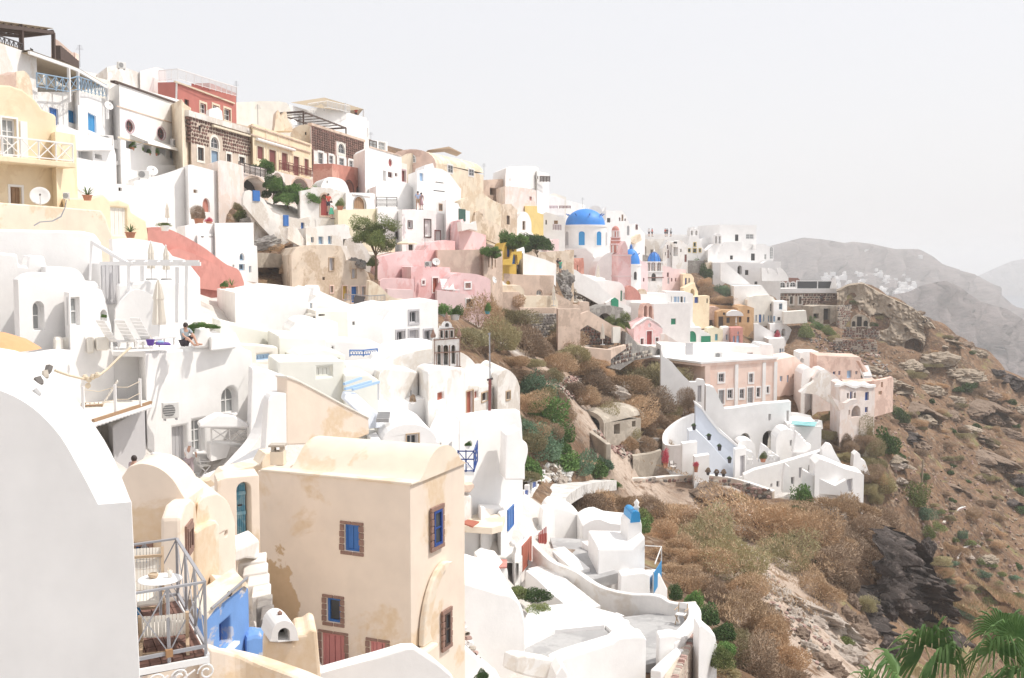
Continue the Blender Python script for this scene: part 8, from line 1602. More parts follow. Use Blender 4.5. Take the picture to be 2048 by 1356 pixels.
rock('rounded grey rock outcrop under the weathered white stairs',530,485,26,'grey_stone',(1.5,1,.7),d=87,sink=.3);rock('grey rock behind the olive tree',712,525,20,'grey_stone',(1.6,1,.7),d=88,sink=.3);rock('rock face left of the salmon house scrub',500,445,20,'grey_stone',(1.2,1,.8),d=90)
for x,y,r,m in((2030,770,26,'dark_rock'),(1990,745,16,'dark_rock'),(1850,640,14,'dark_rock'),(1838,626,10,'brown_rock'),(1900,675,14,'brown_rock'),(1930,690,16,'brown_rock'),(1955,705,18,'tuff'),(1985,835,28,'brown_rock'),(2020,870,24,'brown_rock'),(1850,840,28,'tuff'),(1810,850,22,'brown_rock'),(1990,930,24,'brown_rock'),(2030,960,26,'dark_rock'),(1960,960,16,'brown_rock'),(1880,720,30,'tuff'),(1820,730,26,'tuff'),(1930,750,30,'tuff'),(1970,790,26,'brown_rock'),(1780,770,26,'tuff'),(1860,780,26,'tuff'),(1740,740,24,'tuff'),(1900,830,22,'brown_rock'),(1940,860,20,'tuff'),(1910,800,18,'tuff'),(2040,820,18,'tuff'),(1840,890,22,'brown_rock'),(1790,930,20,'pale_rock'),(1800,960,16,'pale_rock'),(1900,1010,16,'brown_rock'),(1990,1060,20,'brown_rock'),(1930,1110,16,'pale_rock'),(1975,1120,18,'tuff')):rock(dict(tuff='pale outcrop',brown_rock='brown outcrop',dark_rock='black outcrop',pale_rock='whitish outcrop')[m]+' on slope',x,y,r,m,(1.6,1,.6),group='right slope outcrops')
for i,(x,y,w)in enumerate(((1310,775,26),)):
 p=hit(x,y)
 if p is None:continue
 s=w*p.y/FPX;fx_=Fr.raw(V3((p.x-s,p.y-.6)),V3((1,.05)),2*s);T=thn('grotto','dark grotto behind the round ravine bush','cave',p)
 z=p.z+.1;out=[(0,z-.4),(2*s,z-.4)]+[(s+s*cos(pi*j/10),z+s*(.55 if i<6 else .9)*sin(pi*j/10))for j in range(11)]
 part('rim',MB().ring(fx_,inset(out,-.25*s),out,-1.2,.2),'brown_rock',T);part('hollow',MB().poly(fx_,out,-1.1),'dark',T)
def rubble(label,poly,n,s,mats,name='rubble'):
 rr=random.Random(len(label));x0,x1,y0,y1=min(p[0]for p in poly),max(p[0]for p in poly),min(p[1]for p in poly),max(p[1]for p in poly);pts=[]
 inside=lambda x,y:sum(((poly[i][1]>y)!=(poly[i-1][1]>y))and x<(poly[i-1][0]-poly[i][0])*(y-poly[i][1])/(poly[i-1][1]-poly[i][1]+1e-9)+poly[i][0]for i in range(len(poly)))%2
 for mi,mk in enumerate(mats):
  mb=MB();c=None
  for _ in range(n//len(mats)):
   x,y=rr.uniform(x0,x1),rr.uniform(y0,y1)
   if not inside(x,y):continue
   p=hit(x,y)
   if p is None:continue
   c=p;q=STONE_MB[rr.randrange(6)];M4=Matrix.Translation(p+V3((0,0,s*.15)))@Matrix.Rotation(rr.uniform(0,6.28),4,'Z')@Matrix.Rotation(rr.uniform(-.9,.9),4,'X')@Matrix.Diagonal((s*rr.uniform(.5,1.5),s*rr.uniform(.5,1.1),s*rr.uniform(.4,1),1));mb.add([M4@V3(v)for v in q.v],q.f)
  if mb.v:o=part(name,mb,mk,kind='stuff');tag(o,label+(', darker stones',', paler stones',', reddish stones')[mi],'rubble')
rubble('loose rubble tumbling down the ravine',[(1115,765),(1165,745),(1200,790),(1190,810),(1150,800),(1120,800)],420,.32,['stone_pink','pstone','lava_red']);rubble('red rubble heap before the stone hut',[(1185,862),(1230,870),(1262,890),(1262,925),(1235,915),(1205,885)],360,.34,['stone_pink','lava_red','pstone'])
rubble('grey rubble slide under the curved white wall',[(1135,580),(1160,582),(1200,600),(1215,612),(1175,612),(1145,600)],300,.55,['lava_grey','pstone','pstone']);rubble('scattered stones on the lower slope gully',[(1430,1010),(1520,1010),(1500,1100),(1570,1180),(1660,1290),(1640,1350),(1540,1220),(1460,1100)],1100,.26,['pstone','pstone','stone_pink'])
rubble('stones strewn over the right slope',[(1760,700),(1900,700),(2048,800),(2048,1200),(1880,1120),(1780,1000),(1700,860)],900,.34,['brown_rock','tuff','stone_pink']);rubble('white stones beside the ravine foot',[(1085,945),(1130,930),(1140,965),(1095,965)],120,.4,['pstone','worn','pstone']);rubble('stony field below the tuff caves',[(1620,660),(1690,700),(1760,705),(1790,760),(1730,760),(1640,705),(1615,680)],600,.45,['pstone','lava_grey','stone_pink'])
def in_poly(poly,x,y):
 c=False
 for i in range(len(poly)):
  a,b=poly[i],poly[i-1]
  if(a[1]>y)!=(b[1]>y)and x<(b[0]-a[0])*(y-a[1])/(b[1]-a[1]+1e-9)+a[0]:c=not c
 return c
def zone_label(noun,x,y,r,r0,r1,k):
 m=sorted(MARKS,key=lambda q:(q[1]-x)**2+(q[2]-y)**2)[0];dx,dy=x-m[1],y-m[2]
 side=('right of ' if dx>0 else 'left of ')if abs(dx)>abs(dy)else('below ' if dy>0 else 'above ')
 size='small' if r<r0+(r1-r0)*.33 else 'middling' if r<r0+(r1-r0)*.66 else 'large'
 col=dict(dry='tan',dry_dark='dark brown',dry_olive='olive-brown',olive_leaf='olive green',grey_leaf='grey-green',dark_leaf='dark green')[k]
 return '%s %s %s %s%s'%(size,col,noun,side,m[0])
def scatter(label,group,poly,n,r0,r1,kinds,seed,name='dry_bush',avoid=None,hh=(.75,1.1),sep=.75):
 rr=random.Random(seed);x0,x1,y0,y1=min(p[0]for p in poly),max(p[0]for p in poly),min(p[1]for p in poly),max(p[1]for p in poly);got=[];tries=0
 while len(got)<n and tries<n*40:
  tries+=1;x,y=rr.uniform(x0,x1),rr.uniform(y0,y1)
  if not in_poly(poly,x,y)or(avoid and in_poly(avoid,x,y)):continue
  r=rr.uniform(r0,r1)
  if any((x-a)**2+((y-b)*1.5)**2<(sep*(r+c))**2*.6 for a,b,c in got):continue
  p=hit(x,y)
  if p is None:continue
  got.append((x,y,r));rm=r*p.y/FPX;k=rr.choice(kinds);bush(zone_label(dict(dry_bush='cushion bush',slope_bush='slope bush',olive_bush='low herb bush',cliff_bush='cliff bush')[name],x,y,r,r0,r1,k),p-V3((0,0,rm*.18)),rm,k,name,group,rr.uniform(*hh))
RAV=[(915,660),(950,625),(1010,615),(1050,640),(1110,690),(1150,705),(1215,735),(1260,735),(1290,800),(1330,820),(1400,835),(1335,862),(1320,905),(1260,905),(1180,830),(1130,820),(1100,870),(1045,905),(1045,790),(1030,745),(980,715),(930,700)]
scatter('round dry brown bush on the ravine slope','dry ravine bushes',RAV,60,20,40,['dry','dry','dry_dark','dry_olive'],1)
LOW=[(1165,1012),(1300,1018),(1430,1040),(1500,1038),(1620,1032),(1730,1020),(1775,1080),(1740,1140),(1690,1200),(1620,1230),(1680,1370),(1440,1370),(1430,1290),(1400,1210),(1330,1160),(1320,1090),(1290,1010),(1240,1020),(1130,1015)]
GUL=[(1425,1000),(1530,1015),(1520,1090),(1590,1150),(1690,1240),(1760,1370),(1600,1370),(1530,1230),(1455,1120)]
scatter('large dry brown cushion bush on the slope below the retaining wall','dry bushes of the lower slope',LOW,125,28,60,['dry','dry','dry','dry_dark','dry_olive','dry_dark'],2,avoid=GUL,hh=(.7,1.05),sep=.78)
scatter('dry bush on the bank right of the white villa','dry bushes right of the villa',[(1650,840),(1700,850),(1740,900),(1770,990),(1740,1010),(1690,950),(1655,890)],24,14,26,['dry','dry_dark','dry_olive'],3)
scatter('low greenish bush on the far side of the black crag','olive bushes of the right slope',[(1860,1010),(1930,1060),(2048,1180),(2048,1300),(1900,1240),(1870,1140)],44,10,22,['dry_olive','olive_leaf','dry','grey_leaf'],4,'olive_bush',hh=(.4,.7))
scatter('small bush dotted over the steep right slope','bushes dotted over the right slope',[(1790,720),(1900,700),(1990,760),(2048,830),(2048,1150),(1900,1050),(1800,960),(1760,860)],95,6,17,['dry','dry_dark','dark_leaf','dry_olive'],5,'slope_bush',hh=(.4,.8))
scatter('tuft bush on the tuff cliff and its ledges','bushes of the tuff cliff',[(1690,575),(1760,590),(1860,650),(1960,710),(1880,720),(1780,705),(1700,690)],22,5,9,['dry_olive','dry','dark_leaf'],6,'cliff_bush',hh=(.4,.7))
def B(label,x,y,r,kind,name,h=1.0,d=None):
 p=at(x,y,d)if d else hit(x,y)
 if p is None:return
 rm=r*p.y/FPX;bush(label,p-V3((0,0,rm*.15)),rm,kind,name,None,h)
B('great round olive-brown bush overhanging the dark grotto',1295,790,52,'dry_olive','round_bush',1.05);B('second lobe of the great round bush at the white wall',1322,770,34,'dry_olive','round_bush',1.1)
for i,(x,y,r)in enumerate(((1060,790,36),(1078,840,40),(1050,870,26),(1110,880,30),(1090,910,34),(1130,935,32),(1160,945,28),(1190,950,30),(1210,935,22),(1120,905,24))):B(('feathery green shrub nearest the arched end wall','tall grey-green shrub in the middle of the ravine','small green shrub under the arched end wall','green shrub below the ravine rubble','grey-green shrub low in the ravine','spreading green shrub above the lane','green shrub where the lane turns','green creeper bush at the end of the stone wall','slim green sapling by the pale end wall','dense green shrub at the ravine foot')[i],x,y,r,('grey_leaf','green_leaf')[i%2],'green_shrub',1.1)
B('bright green pine shrub beside the white buttress',1055,945,36,'green_leaf','pine_shrub',1.3,66);B('brown-green shrub under the pine shrub',1050,955,24,'dry_olive','low_shrub',.6,65)
for i,(x,y,r,k,h)in enumerate(((1445,590,17,'grey_leaf',1.4),(1410,555,14,'dark_leaf',1.6),(1395,545,10,'dark_leaf',1.8),(1455,605,16,'dry',.8),(1470,600,16,'dry',.9),(1440,606,14,'dry',.7),(1412,590,10,'dry',1.4),(1425,560,14,'dry_olive',1.3),(1405,575,10,'dry',1.4),(1610,672,19,'olive_leaf',1.2),(1628,645,10,'green_leaf',1.4),(1640,660,12,'green_leaf',1.2),(1655,668,16,'olive_leaf',1.0),(1668,680,14,'dry_olive',.8),(1585,613,7,'green_leaf',1.1),(1645,820,18,'green_leaf',1.4),(1665,845,16,'dark_leaf',1.4),(1770,900,26,'dark_leaf',1.5),(1745,890,14,'olive_leaf',1.0),(1800,845,18,'dark_leaf',1.1),(1610,1010,22,'green_leaf',1.6),(1600,1040,22,'dark_leaf',1.2),(1655,1000,18,'green_leaf',1.7),(1830,1010,24,'olive_leaf',1.3),(1845,1035,20,'grey_leaf',1.0),(1480,1000,12,'dry_olive',1.0))):B(('blue-green tamarisk under the far white house','dark evergreen on the far bend','narrow dark evergreen by the far stone wall','brown cushion bush over the ochre wall','right brown cushion bush over the ochre wall','left brown cushion bush over the ochre wall','upright dry bush right of the yellow arch','olive bush beneath the cream garden wall','dry scrub under the dark evergreen','clipped round green tree by the bougainvillea stairs','green bush at the corner of the white box wall','green bush under the pale ruin','olive bush below the square stone block','dry bush below the stone block terrace','small green bush on the far terrace wall','green tree below the peach street','dark green tree right of the wavy stairs','dark fig tree on the right slope','olive shrub left of the dark fig','dark bush on the path to the caves','tall green shrub below the villa wall','dark shrub under the villa wall','slim green shrub by the stair block','green shrub above the black crag','grey shrub above the black crag','olive shrub at the drain cave')[i],x,y,r,k,'shrub',h)
for i,(x,y,r,d,k,h)in enumerate(((1385,1205,20,50,'green_leaf',1.3),(1350,1195,14,51,'dark_leaf',1.8),(1415,1240,30,47,'dark_leaf',1.0),(1445,1270,30,46,'dark_leaf',.9),(1450,1300,26,44,'green_leaf',.9),(1440,1325,28,43,'olive_leaf',1.1),(1270,1060,24,66,'green_leaf',1.0),(1290,1040,22,68,'olive_leaf',1.1))):B(('yellow-green flowering shrub outside the chair terrace','small dark cypress at the chapel corner','dark agave clump outside the curved wall','dark green shrub below the curved wall','green shrub beside the outer white wall','yellow-green shrub at the foot of the outer white wall','leafy shrub right of the blue-capped turret','olive shrub behind the blue-capped turret')[i],x,y,r,k,'green_shrub',h,d)
for i,(x,y,r,d)in enumerate(((1045,1190,26,47),(1072,1195,26,46),(1080,1222,22,44.5),(1078,1240,20,44),(1030,1182,18,48))):B(('left end of the clipped green hedge in the courtyard','top of the clipped green hedge in the courtyard','hanging part of the courtyard hedge','lowest trailing part of the courtyard hedge','small hedge piece by the tiled lean-to')[i],x,y,r,'dark_leaf' if i%2 else 'olive_leaf','hedge',.7,d)
for i,(x,y,r,d,k,h)in enumerate(((465,425,18,93,'dry_olive',1.3),(480,440,16,91,'olive_leaf',1.2),(455,440,14,92,'dry_olive',1.1),(540,500,16,87,'dry',.7),(575,545,14,85.5,'dry',1.2),(590,560,10,84.5,'dry_dark',1.0),(745,530,10,88,'olive_leaf',1.8))):B(('olive scrub bank beside the tall white cube','greener scrub beside the curling stair wall','lower scrub beside the tall white cube','dry grass tuft over the grey rubble wall','dry grass by the sand-coloured side wall','dark dry tuft under the beige house','creeper under the olive tree')[i],x,y,r,k,'scrub',h,d)
for i,(x,y,r,k)in enumerate(((1795,1100,24,'dry'),(1760,1165,26,'dry'),(1855,1075,18,'olive_leaf'),(1720,1215,24,'dry_olive'),(1880,1150,18,'dry'),(1800,1300,24,'olive_leaf'),(1865,1260,20,'dry_olive'),(1690,1285,18,'olive_leaf'),(1560,1085,24,'green_leaf'),(1630,1130,20,'dark_leaf'),(1520,1240,22,'olive_leaf'),(1230,975,14,'green_leaf'))):B(('dry tuft bush hanging over the top of the black crag','dry bush left of the black crag edge','small green bush crowning the black crag','olive bush on the left foot of the crag','dry bush on the right flank of the crag','green bush behind the palm fronds','olive bush between crag and palm','green tuft on the pale rock face','fresh green bush amid the tan bushes below the villa','dark green bush amid the tan bushes right of the gully','olive bush beside the lower gully stones','green weed at the left end of the stone wall')[i],x,y,r,k,'scrub_bush',.9)
def cover(label,poly,n,hgt,mat,seed):
 rr=random.Random(seed);g=np.random.default_rng(seed);x0,x1,y0,y1=min(p[0]for p in poly),max(p[0]for p in poly),min(p[1]for p in poly),max(p[1]for p in poly);P=[]
 while len(P)<n:
  x,y=rr.uniform(x0,x1),rr.uniform(y0,y1)
  if in_poly(poly,x,y):
   p=hit(x,y);P.append(tuple(p)if p else(0,40,-200))
 P=np.repeat(np.array(P),14,0);m=len(P);P[:,:2]+=g.normal(scale=.28,size=(m,2));P[:,2]=bil(TZ_,-95,2,.75,P[:,0],P[:,1])-.03
 o=g.normal(scale=.5,size=(m,3));o[:,2]=np.abs(o[:,2])+.5;o/=np.linalg.norm(o,axis=1)[:,None];s=np.cross(o,g.normal(size=(m,3)));s/=np.linalg.norm(s,axis=1)[:,None];L=hgt*g.uniform(.4,1.3,m)[:,None];w=(.012+.00016*P[:,1:2])
 V=np.stack([P-s*w,P+s*w,P+o*L],1).reshape(-1,3);ob=bpy.data.objects.new('dry_grass',np_mesh('dry_grass',V,np.arange(3*m).reshape(-1,3),mat));COL.objects.link(ob);ob['kind']='stuff';tag(ob,label,'grass')
cover('dry grass covering the ravine floor',RAV,900,.4,'dry',1);cover('dry grass covering the lower slope',LOW,350,.22,'dry',2);cover('dry grass over the right slope',[(1700,850),(1800,710),(1960,710),(2048,790),(2048,1340),(1880,1280),(1780,1050)],5200,.5,'dry',3);cover('greenish low herbs over the right slope',[(1830,1000),(2048,1150),(2048,1340),(1880,1240),(1850,1100)],900,.4,'dry_olive',4)
def tree(label,base,h,r,kind,name='tree',trunk_h=.35,n=7):
 T=thn(name,label,'tree',base);rr=random.Random(int(base[0]*7));mb=MB()
 t=V3((.1*h*rr.uniform(-.5,.5),0,h*trunk_h));mb.tube([V3((0,0,-.5)),t*.5+V3((.05,0,0)),t],h*.03,7,h*.018)
 tips=[]
 for i in range(n):
  a=6.283*i/n+rr.random();e=t+V3((cos(a)*r*.6,sin(a)*r*.6,h*(.2+.45*rr.random())));mb.tube([t,(t+e)/2+V3((0,0,h*.06)),e],h*.012,5,h*.004);tips.append(e)
 part('trunk',mb,'bark',T,lc=True)
 for i,e in enumerate(tips+[t+V3((0,0,h*.5)),t+V3((0,0,h*.3))]):
  o=bpy.data.objects.new('crown',plant_mesh(kind,i%4));COL.objects.link(o);o.parent=T;s=r*rr.uniform(.34,.52);o.location=e-V3((0,0,s*.4));o.scale=(s,s,s*rr.uniform(.8,1.2));o.rotation_euler=(rr.uniform(-.5,.5),rr.uniform(-.5,.5),rr.uniform(0,6))
 return T
tree('big leafy olive tree in front of the butter wall',at(752,548,87.5),4.2,1.75,'olive_leaf','olive_tree',.34,8)
tree('small almond tree growing beside the grey arch house',at(1235,690,116),2.8,1.2,'olive_leaf','small_tree',.45,6);B('bare twiggy shrub against the white sloping villa wall',1377,812,14,'dry_dark','twiggy_shrub',1.9,106)
for i,(x,y,d,h,r,k)in enumerate(((1025,492,121,2.6,1.5,'green_leaf'),(1075,498,130,3.2,1.6,'dark_leaf'),(985,505,106,1.6,.9,'green_leaf'),(575,402,100,3.0,1.6,'green_leaf'),(545,395,101,3.4,1.0,'dark_leaf'),(525,336,104,1.6,1.0,'green_leaf'),(610,402,100,2.0,1.4,'green_leaf'))):tree(('broad-leaved tree over the sand stair wall','dark fig tree left of the great dome','leafy shrub tree at the pink terrace corner','palm-like leafy tree before the arcade','slim climbing tree at the arcade arch','bush of green leaves on the yellow balcony','banana-like plants right of the arcade tree')[i],at(x,y+16,d),h,r*1.15,k,'small_tree',.10,8)
def fan_leaf(T,base,tip,nrm,R,droop,mat,fold=.5,n=36,spread=2.2):
 base,tip,nrm=V3(base),V3(tip),V3(nrm).normalized();ax=(tip-base).normalized();sd=ax.cross(nrm).normalized();nrm=sd.cross(ax).normalized();mb=MB();tp=MB();rr=random.Random(int(R*1000)+n)
 for i in range(n):
  a=spread*(i/(n-1)*2-1);d=(ax*cos(a)+sd*sin(a)).normalized();p=d.cross(nrm).normalized();L=R*(1-.18*abs(a)/spread)*rr.uniform(.80,1.08);w=R*.027;vs=[];sg=rr.uniform(.5,1.9)
  for k,f in enumerate((0.03,.3,.55,.75,.9,1.0)):
   sag=droop*max(0,f-.45)**1.6*sg;c=tip+d*L*f*(1-.25*max(0,f-.7))-V3((0,0,sag*R*2.2))+nrm*R*.12*sin(f*3)*.6
   ww=w*(min(1,f*2.6)if f<.4 else(1 if f<.72 else max(.12,1-(f-.72)*3.1)));vs+=[c-p*ww,c+nrm*fold*ww*2.2,c+p*ww]
  mb.add(vs[:15],[(3*k+j,3*k+j+1,3*k+4+j,3*k+3+j)for k in range(4)for j in range(2)]);tp.add(vs[12:],[(j,j+1,4+j,3+j)for j in range(2)])
 o=part('frond',mb,mat,T);part('frond_tips',tp,'palm_dry',o);s=part('stalk',MB().tube([base,base+(tip-base)*.5+V3((0,0,.04)),tip],.022,6,.012),'palm_dry',T);return o
pb=at(1905,1440,12.8);pg=gz(pb.x,pb.y);T=thn('fan_palm','green fan palm with drooping pleated fronds at the lower right corner','palm',V3((pb.x,pb.y,min(pg,pb.z-1.5))))
part('trunk',MB().tube([V3((pb.x,pb.y,T.location.z-.3)),V3((pb.x+.05,pb.y,(T.location.z+pb.z)/2)),pb-V3((0,0,.15))],.26,10,.2),'bark_pale',T)
for(tx,ty,td,n_,R,dr,m)in((1850,1278,12.4,(-.25,-.75,.55),.70,.42,'palm_leaf'),(1876,1312,12.2,(.1,-.9,.35),.66,.6,'palm_leaf'),(1796,1338,12.0,(-.35,-.55,.7),.66,.4,'palm_leaf'),(1990,1285,12.3,(.1,-.9,.3),.56,.8,'palm_leaf'),(2030,1262,12.8,(.25,-.8,.45),.66,.7,'palm_leaf'),(2040,1330,12.0,(.2,-.9,.2),.68,.9,'palm_leaf'),(1940,1362,11.9,(0,-.8,.5),.55,.7,'palm_leaf'),(2005,1250,13.2,(.1,-.6,.7),.55,.5,'palm_leaf'),(1745,1362,12.2,(-.4,-.6,.6),.5,.5,'palm_leaf'),(1815,1335,13.0,(-.5,-.4,.3),.5,1.0,'palm_dry'),(1925,1310,13.1,(.2,-.7,.2),.4,1.3,'palm_dry')):fan_leaf(T,pb+V3((0,0,-.05)),at(tx,ty+14,td),n_,R,dr*random.uniform(.9,1.5),m)
def PP(label,x,y,d,rpx,kind,pot='clay',hgt=1.2,spiky=False,ph=None,group=None):r=rpx*d/FPX;pot_plant(label,at(x,y,d),r,kind,pot,ph,hgt,spiky,group=group)
PP('agave in a long terracotta pot on the yellow wall',175,401,58,12,'green_leaf','clay',1.9,True);PP('spiky cycad in a clay pot before the pale gate',261,476,56,13,'dark_leaf','clay',1.6,True);PP('potted yucca on the salmon stair foot',464,578,70,8,'green_leaf','clay',2.2,True);PP('low green pot plant beside the potted yucca',447,580,69,8,'green_leaf','clay',1.3)
for i,(x,y,r)in enumerate(((168,326,8),(180,324,8),(192,323,8),(264,297,7),(281,303,7),(297,308,6),(311,308,6),(352,308,7),(366,321,7))):PP(('first','second','third','fourth','fifth','sixth','seventh','eighth','ninth')[i]+' potted plant from the left along the white upper terraces',x,y+4,(82.7,83.4,84,87,88.7,90,91.2,94.3,95.3)[i],r,'green_leaf','clay',1.4)
for i,(x,y,d)in enumerate(((1388,860,95),(1418,880,95),(1439,901,95),(1459,926,95))):PP(('topmost','second','third','lowest')[i]+' black pot on the white villa stairs painted in bluish shade',x,y,d,5.5,'dark_leaf','pot_dark',.7,ph=.42)
for i,(x,y,d)in enumerate(((1416,950,90.5),(1433,952,91),(1447,953,91.5))):PP(('left','middle','right')[i]+' dark pot with a clipped brown ball by the villa door',x,y,d,5,'dry_dark','pot_dark',1.2,ph=.3)
PP('red bougainvillea in a tall clay jar left of the villa',1331,936,91,7,'flower','clay',4.0,ph=.55);PP('clay jar with red flowers on the villa terrace',1392,944,91,6,'flower','clay',1.6,ph=.55);PP('leafy plant in a clay pot on the villa patio',1526,924,98,8,'olive_leaf','clay',1.6,ph=.35);PP('white planter plant on the blue balcony',935,897,49,7,'green_leaf','paint',1.2);PP('turquoise pot with a green shrub by the pink front wall',975,628,87,7,'green_leaf','teal',2.4)
PP('green planter bush left of the turquoise pot',885,640,82,14,'green_leaf','paint',1.4);PP('green planter bush at the foot of the pink wall',910,640,82,13,'green_leaf','paint',1.3);PP('bougainvillea tub on the white terrace by the tall cube',398,448,76,13,'dry_dark','clay',1.3);PP('second bougainvillea tub near the red brick niche',418,450,77,8,'flower','clay',1.0);PP('small green tuft in the niche of the white buttress',207,640,41.6,6,'green_leaf','paint',1.0);PP('geranium pot beside the red arched door',680,420,97,9,'olive_leaf','clay',1.6);PP('dry pot plant at the water tank house',826,808,51.5,6,'dry_dark','paint',1.6);PP('red flowers under the white loggia',1554,680,199,6,'flower','clay',2.2);PP('green tubs under the salmon parapet',330,462,66,12,'olive_leaf','paint',.7);PP('dark tub by the small green hedge bottom edge',965,1368,33,14,'dark_leaf','paint',1.2)
T=thn('creeper','green creeper spilling over the white cube planter','plant',at(405,657,45.8))
for i,(x,y,r,h)in enumerate(((385,652,11,.7),(402,650,14,.55),(420,652,12,.5),(432,653,8,.5),(380,662,7,1.3))):
 o=bpy.data.objects.new('foliage',plant_mesh('green_leaf',i%4));COL.objects.link(o);o.parent=T;p=at(x,y+4,45.6);s=r*45.6/FPX;o.location=p-V3(T.location);o.scale=(s,s,s*h*1.3)
def sun_lounger(label,x,y,d,rz,mat='paint',cush=None,group='white sun loungers'):
 p=at(x,y,d);T=thn('sun_lounger',label,'sun lounger',p,group,rz)
 part('frame',MB().bar((-.3,-.95,.3),(-.3,.3,.3),.05).bar((.3,-.95,.3),(.3,.3,.3),.05).bar((-.3,-.95,.3),(.3,-.95,.3),.05),mat,T,lc=True)
 for sx in(-.28,.28):
  for sy in(-.85,.25):part('leg',MB().bar((sx,sy,0),(sx,sy,.3),.05),mat,T,lc=True)
 for i in range(8):part('slat',MB().wbox(-.3,.3,-.93+i*.155,-.81+i*.155,.32,.345),cush or mat,T,lc=True)
 b=MB()
 for i in range(6):y0,z0=.3+.09*i,.33+.145*i;b.hexa([(-.3,y0,z0),(.3,y0,z0),(.3,y0+.03,z0-.02),(-.3,y0+.03,z0-.02),(-.3,y0+.075,z0+.12),(.3,y0+.075,z0+.12),(.3,y0+.105,z0+.10),(-.3,y0+.105,z0+.10)])
 part('backrest',b,cush or mat,T,lc=True);return T
sun_lounger('white slatted sun lounger at the left of the terrace row',240,698,43,2.5);sun_lounger('white sun lounger in the middle of the terrace row',275,697,43.3,2.6);sun_lounger('white sun lounger nearest the purple towel',305,692,43.8,2.6);sun_lounger('wooden sun lounger with cream cushion on the slatted deck',190,824,41.6,-1.2,'wood','canvas','wooden sun loungers')
T=thn('towel','purple towel lying on the terrace beside the seated man','towel',at(320,690,43.2));part('cloth',MB().hexa([at(311,690,43),at(342,691,43),at(338,688,43.6),at(312,686,43.6)]+[p+V3((0,0,.07))for p in(at(311,690,43),at(342,691,43),at(338,688,43.6),at(312,686,43.6))]),'towel',T,bevel=.02);part('fold',MB().hexa([at(315,687,43.1),at(328,688,43.1),at(327,685,43.4),at(316,685,43.4)]+[p+V3((0,0,.08))for p in(at(315,687,43.1),at(328,688,43.1),at(327,685,43.4),at(316,685,43.4))]),'blue_pale',T)
T=thn('beach_bag','purple beach bag on the middle lounger','bag',at(301,691,42.9));p=at(301,691,42.9);part('body',MB().hexa([p+V3(v)for v in((-.1,-.06,0),(.1,-.06,0),(.1,.06,0),(-.1,.06,0),(-.15,-.08,.24),(.15,-.08,.24),(.15,.08,.24),(-.15,.08,.24))]),'towel',T);part('strap',MB().tube([p+V3((-.1,0,.24)),p+V3((0,0,.4)),p+V3((.1,0,.24))],.012,5),'rope',T)
T=thn('round_parasol','edge of an orange-brown parasol at the left picture edge','parasol',at(-40,720,28));c=at(-40,676,28);part('canopy',MB().lathe(c,[(1.45,-.30),(1.1,-.06),(.6,.12),(.001,.22)],20),'orange_canvas',T);part('pole',MB().tube([c-V3((0,0,2.0)),c+V3((0,0,.2))],.03),'wood',T)
def chair(label,p,rz,mat='paint',seat='canvas_white',s=1.0,group='white chairs',name='chair'):
 T=thn(name,label,'chair',p,group,rz)
 for sx in(-.2,.2):part('leg',MB().bar((sx*s,-.2*s,0),(sx*s,.2*s,.44*s),.035),mat,T,lc=True);part('leg',MB().bar((sx*s,.2*s,0),(sx*s,-.2*s,.44*s),.035),mat,T,lc=True);part('back_post',MB().bar((sx*s,.2*s,.42*s),(sx*s,.27*s,.86*s),.035),mat,T,lc=True)
 part('seat',MB().wbox(-.21*s,.21*s,-.2*s,.2*s,.43*s,.46*s),seat,T,lc=True);part('backrest',MB().hexa([(-.2*s,.24*s,.62*s),(.2*s,.24*s,.62*s),(.2*s,.26*s,.62*s),(-.2*s,.26*s,.62*s),(-.2*s,.27*s,.86*s),(.2*s,.27*s,.86*s),(.2*s,.29*s,.86*s),(-.2*s,.29*s,.86*s)]),seat,T,lc=True)
 part('armrest',MB().bar((-.23*s,-.2*s,.64*s),(-.23*s,.25*s,.66*s),.03).bar((.23*s,-.2*s,.64*s),(.23*s,.25*s,.66*s),.03),mat,T,lc=True);return T
chair('white director chair on the grey chair terrace',atz(1362,1248,CZ+.01),-.5,'wood_pale','paint');chair('white chair on the villa terrace by the clay jar',at(1346,943,91),.4,'dkwood');chair('white wire chair beside the woman on the patio',atz(408,952,PZ),2.2);chair('second white wire chair by the patio table',atz(432,940,PZ),-1.0)
T=thn('cafe_table','small laid table on the white patio','table',atz(430,938,PZ));part('top',MB().lathe((0,0,.7),[(.001,.02),(.38,.02),(.38,-.01),(.001,-.01)],20),'paint',T,lc=True);part('stem',MB().tube([(0,0,0),(0,0,.7)],.03),'paint',T,lc=True);part('foot',MB().bar((-.22,0,.02),(.22,0,.02),.04).bar((0,-.22,.02),(0,.22,.02),.04),'paint',T,lc=True)
q=V3(T.location)+V3((0,0,.72))
for i,(dx,dy,m,r,h,lb)in enumerate(((-.2,0,'cloth_red',.035,.26,'red bottle on the laid patio table'),(.05,-.1,'paint',.1,.03,'white plate on the laid patio table'),(.12,.12,'yellow_deep',.07,.06,'bowl of yellow fruit on the laid patio table'))):t2=thn(('bottle','plate','fruit_bowl')[i],lb,('bottle','plate','bowl')[i],q+V3((dx,dy,0)));part('body',MB().lathe((0,0,0),[(.001,0),(r,0),(r*1.1,h*.6),(r*.4,h),(.001,h)],12),m,t2,lc=True,smooth=True);part('rim',MB().lathe((0,0,h*.9),[(r*.5,0),(r*.55,.01),(r*.4,.012)],12),'paint',t2,lc=True)
for i,(x,y,d)in enumerate(((1500,928,98),(1543,921,99))):chair(('low wicker chair on the villa patio','white chair by the tall villa niche')[i],at(x,y,d),.5*i,'paint')
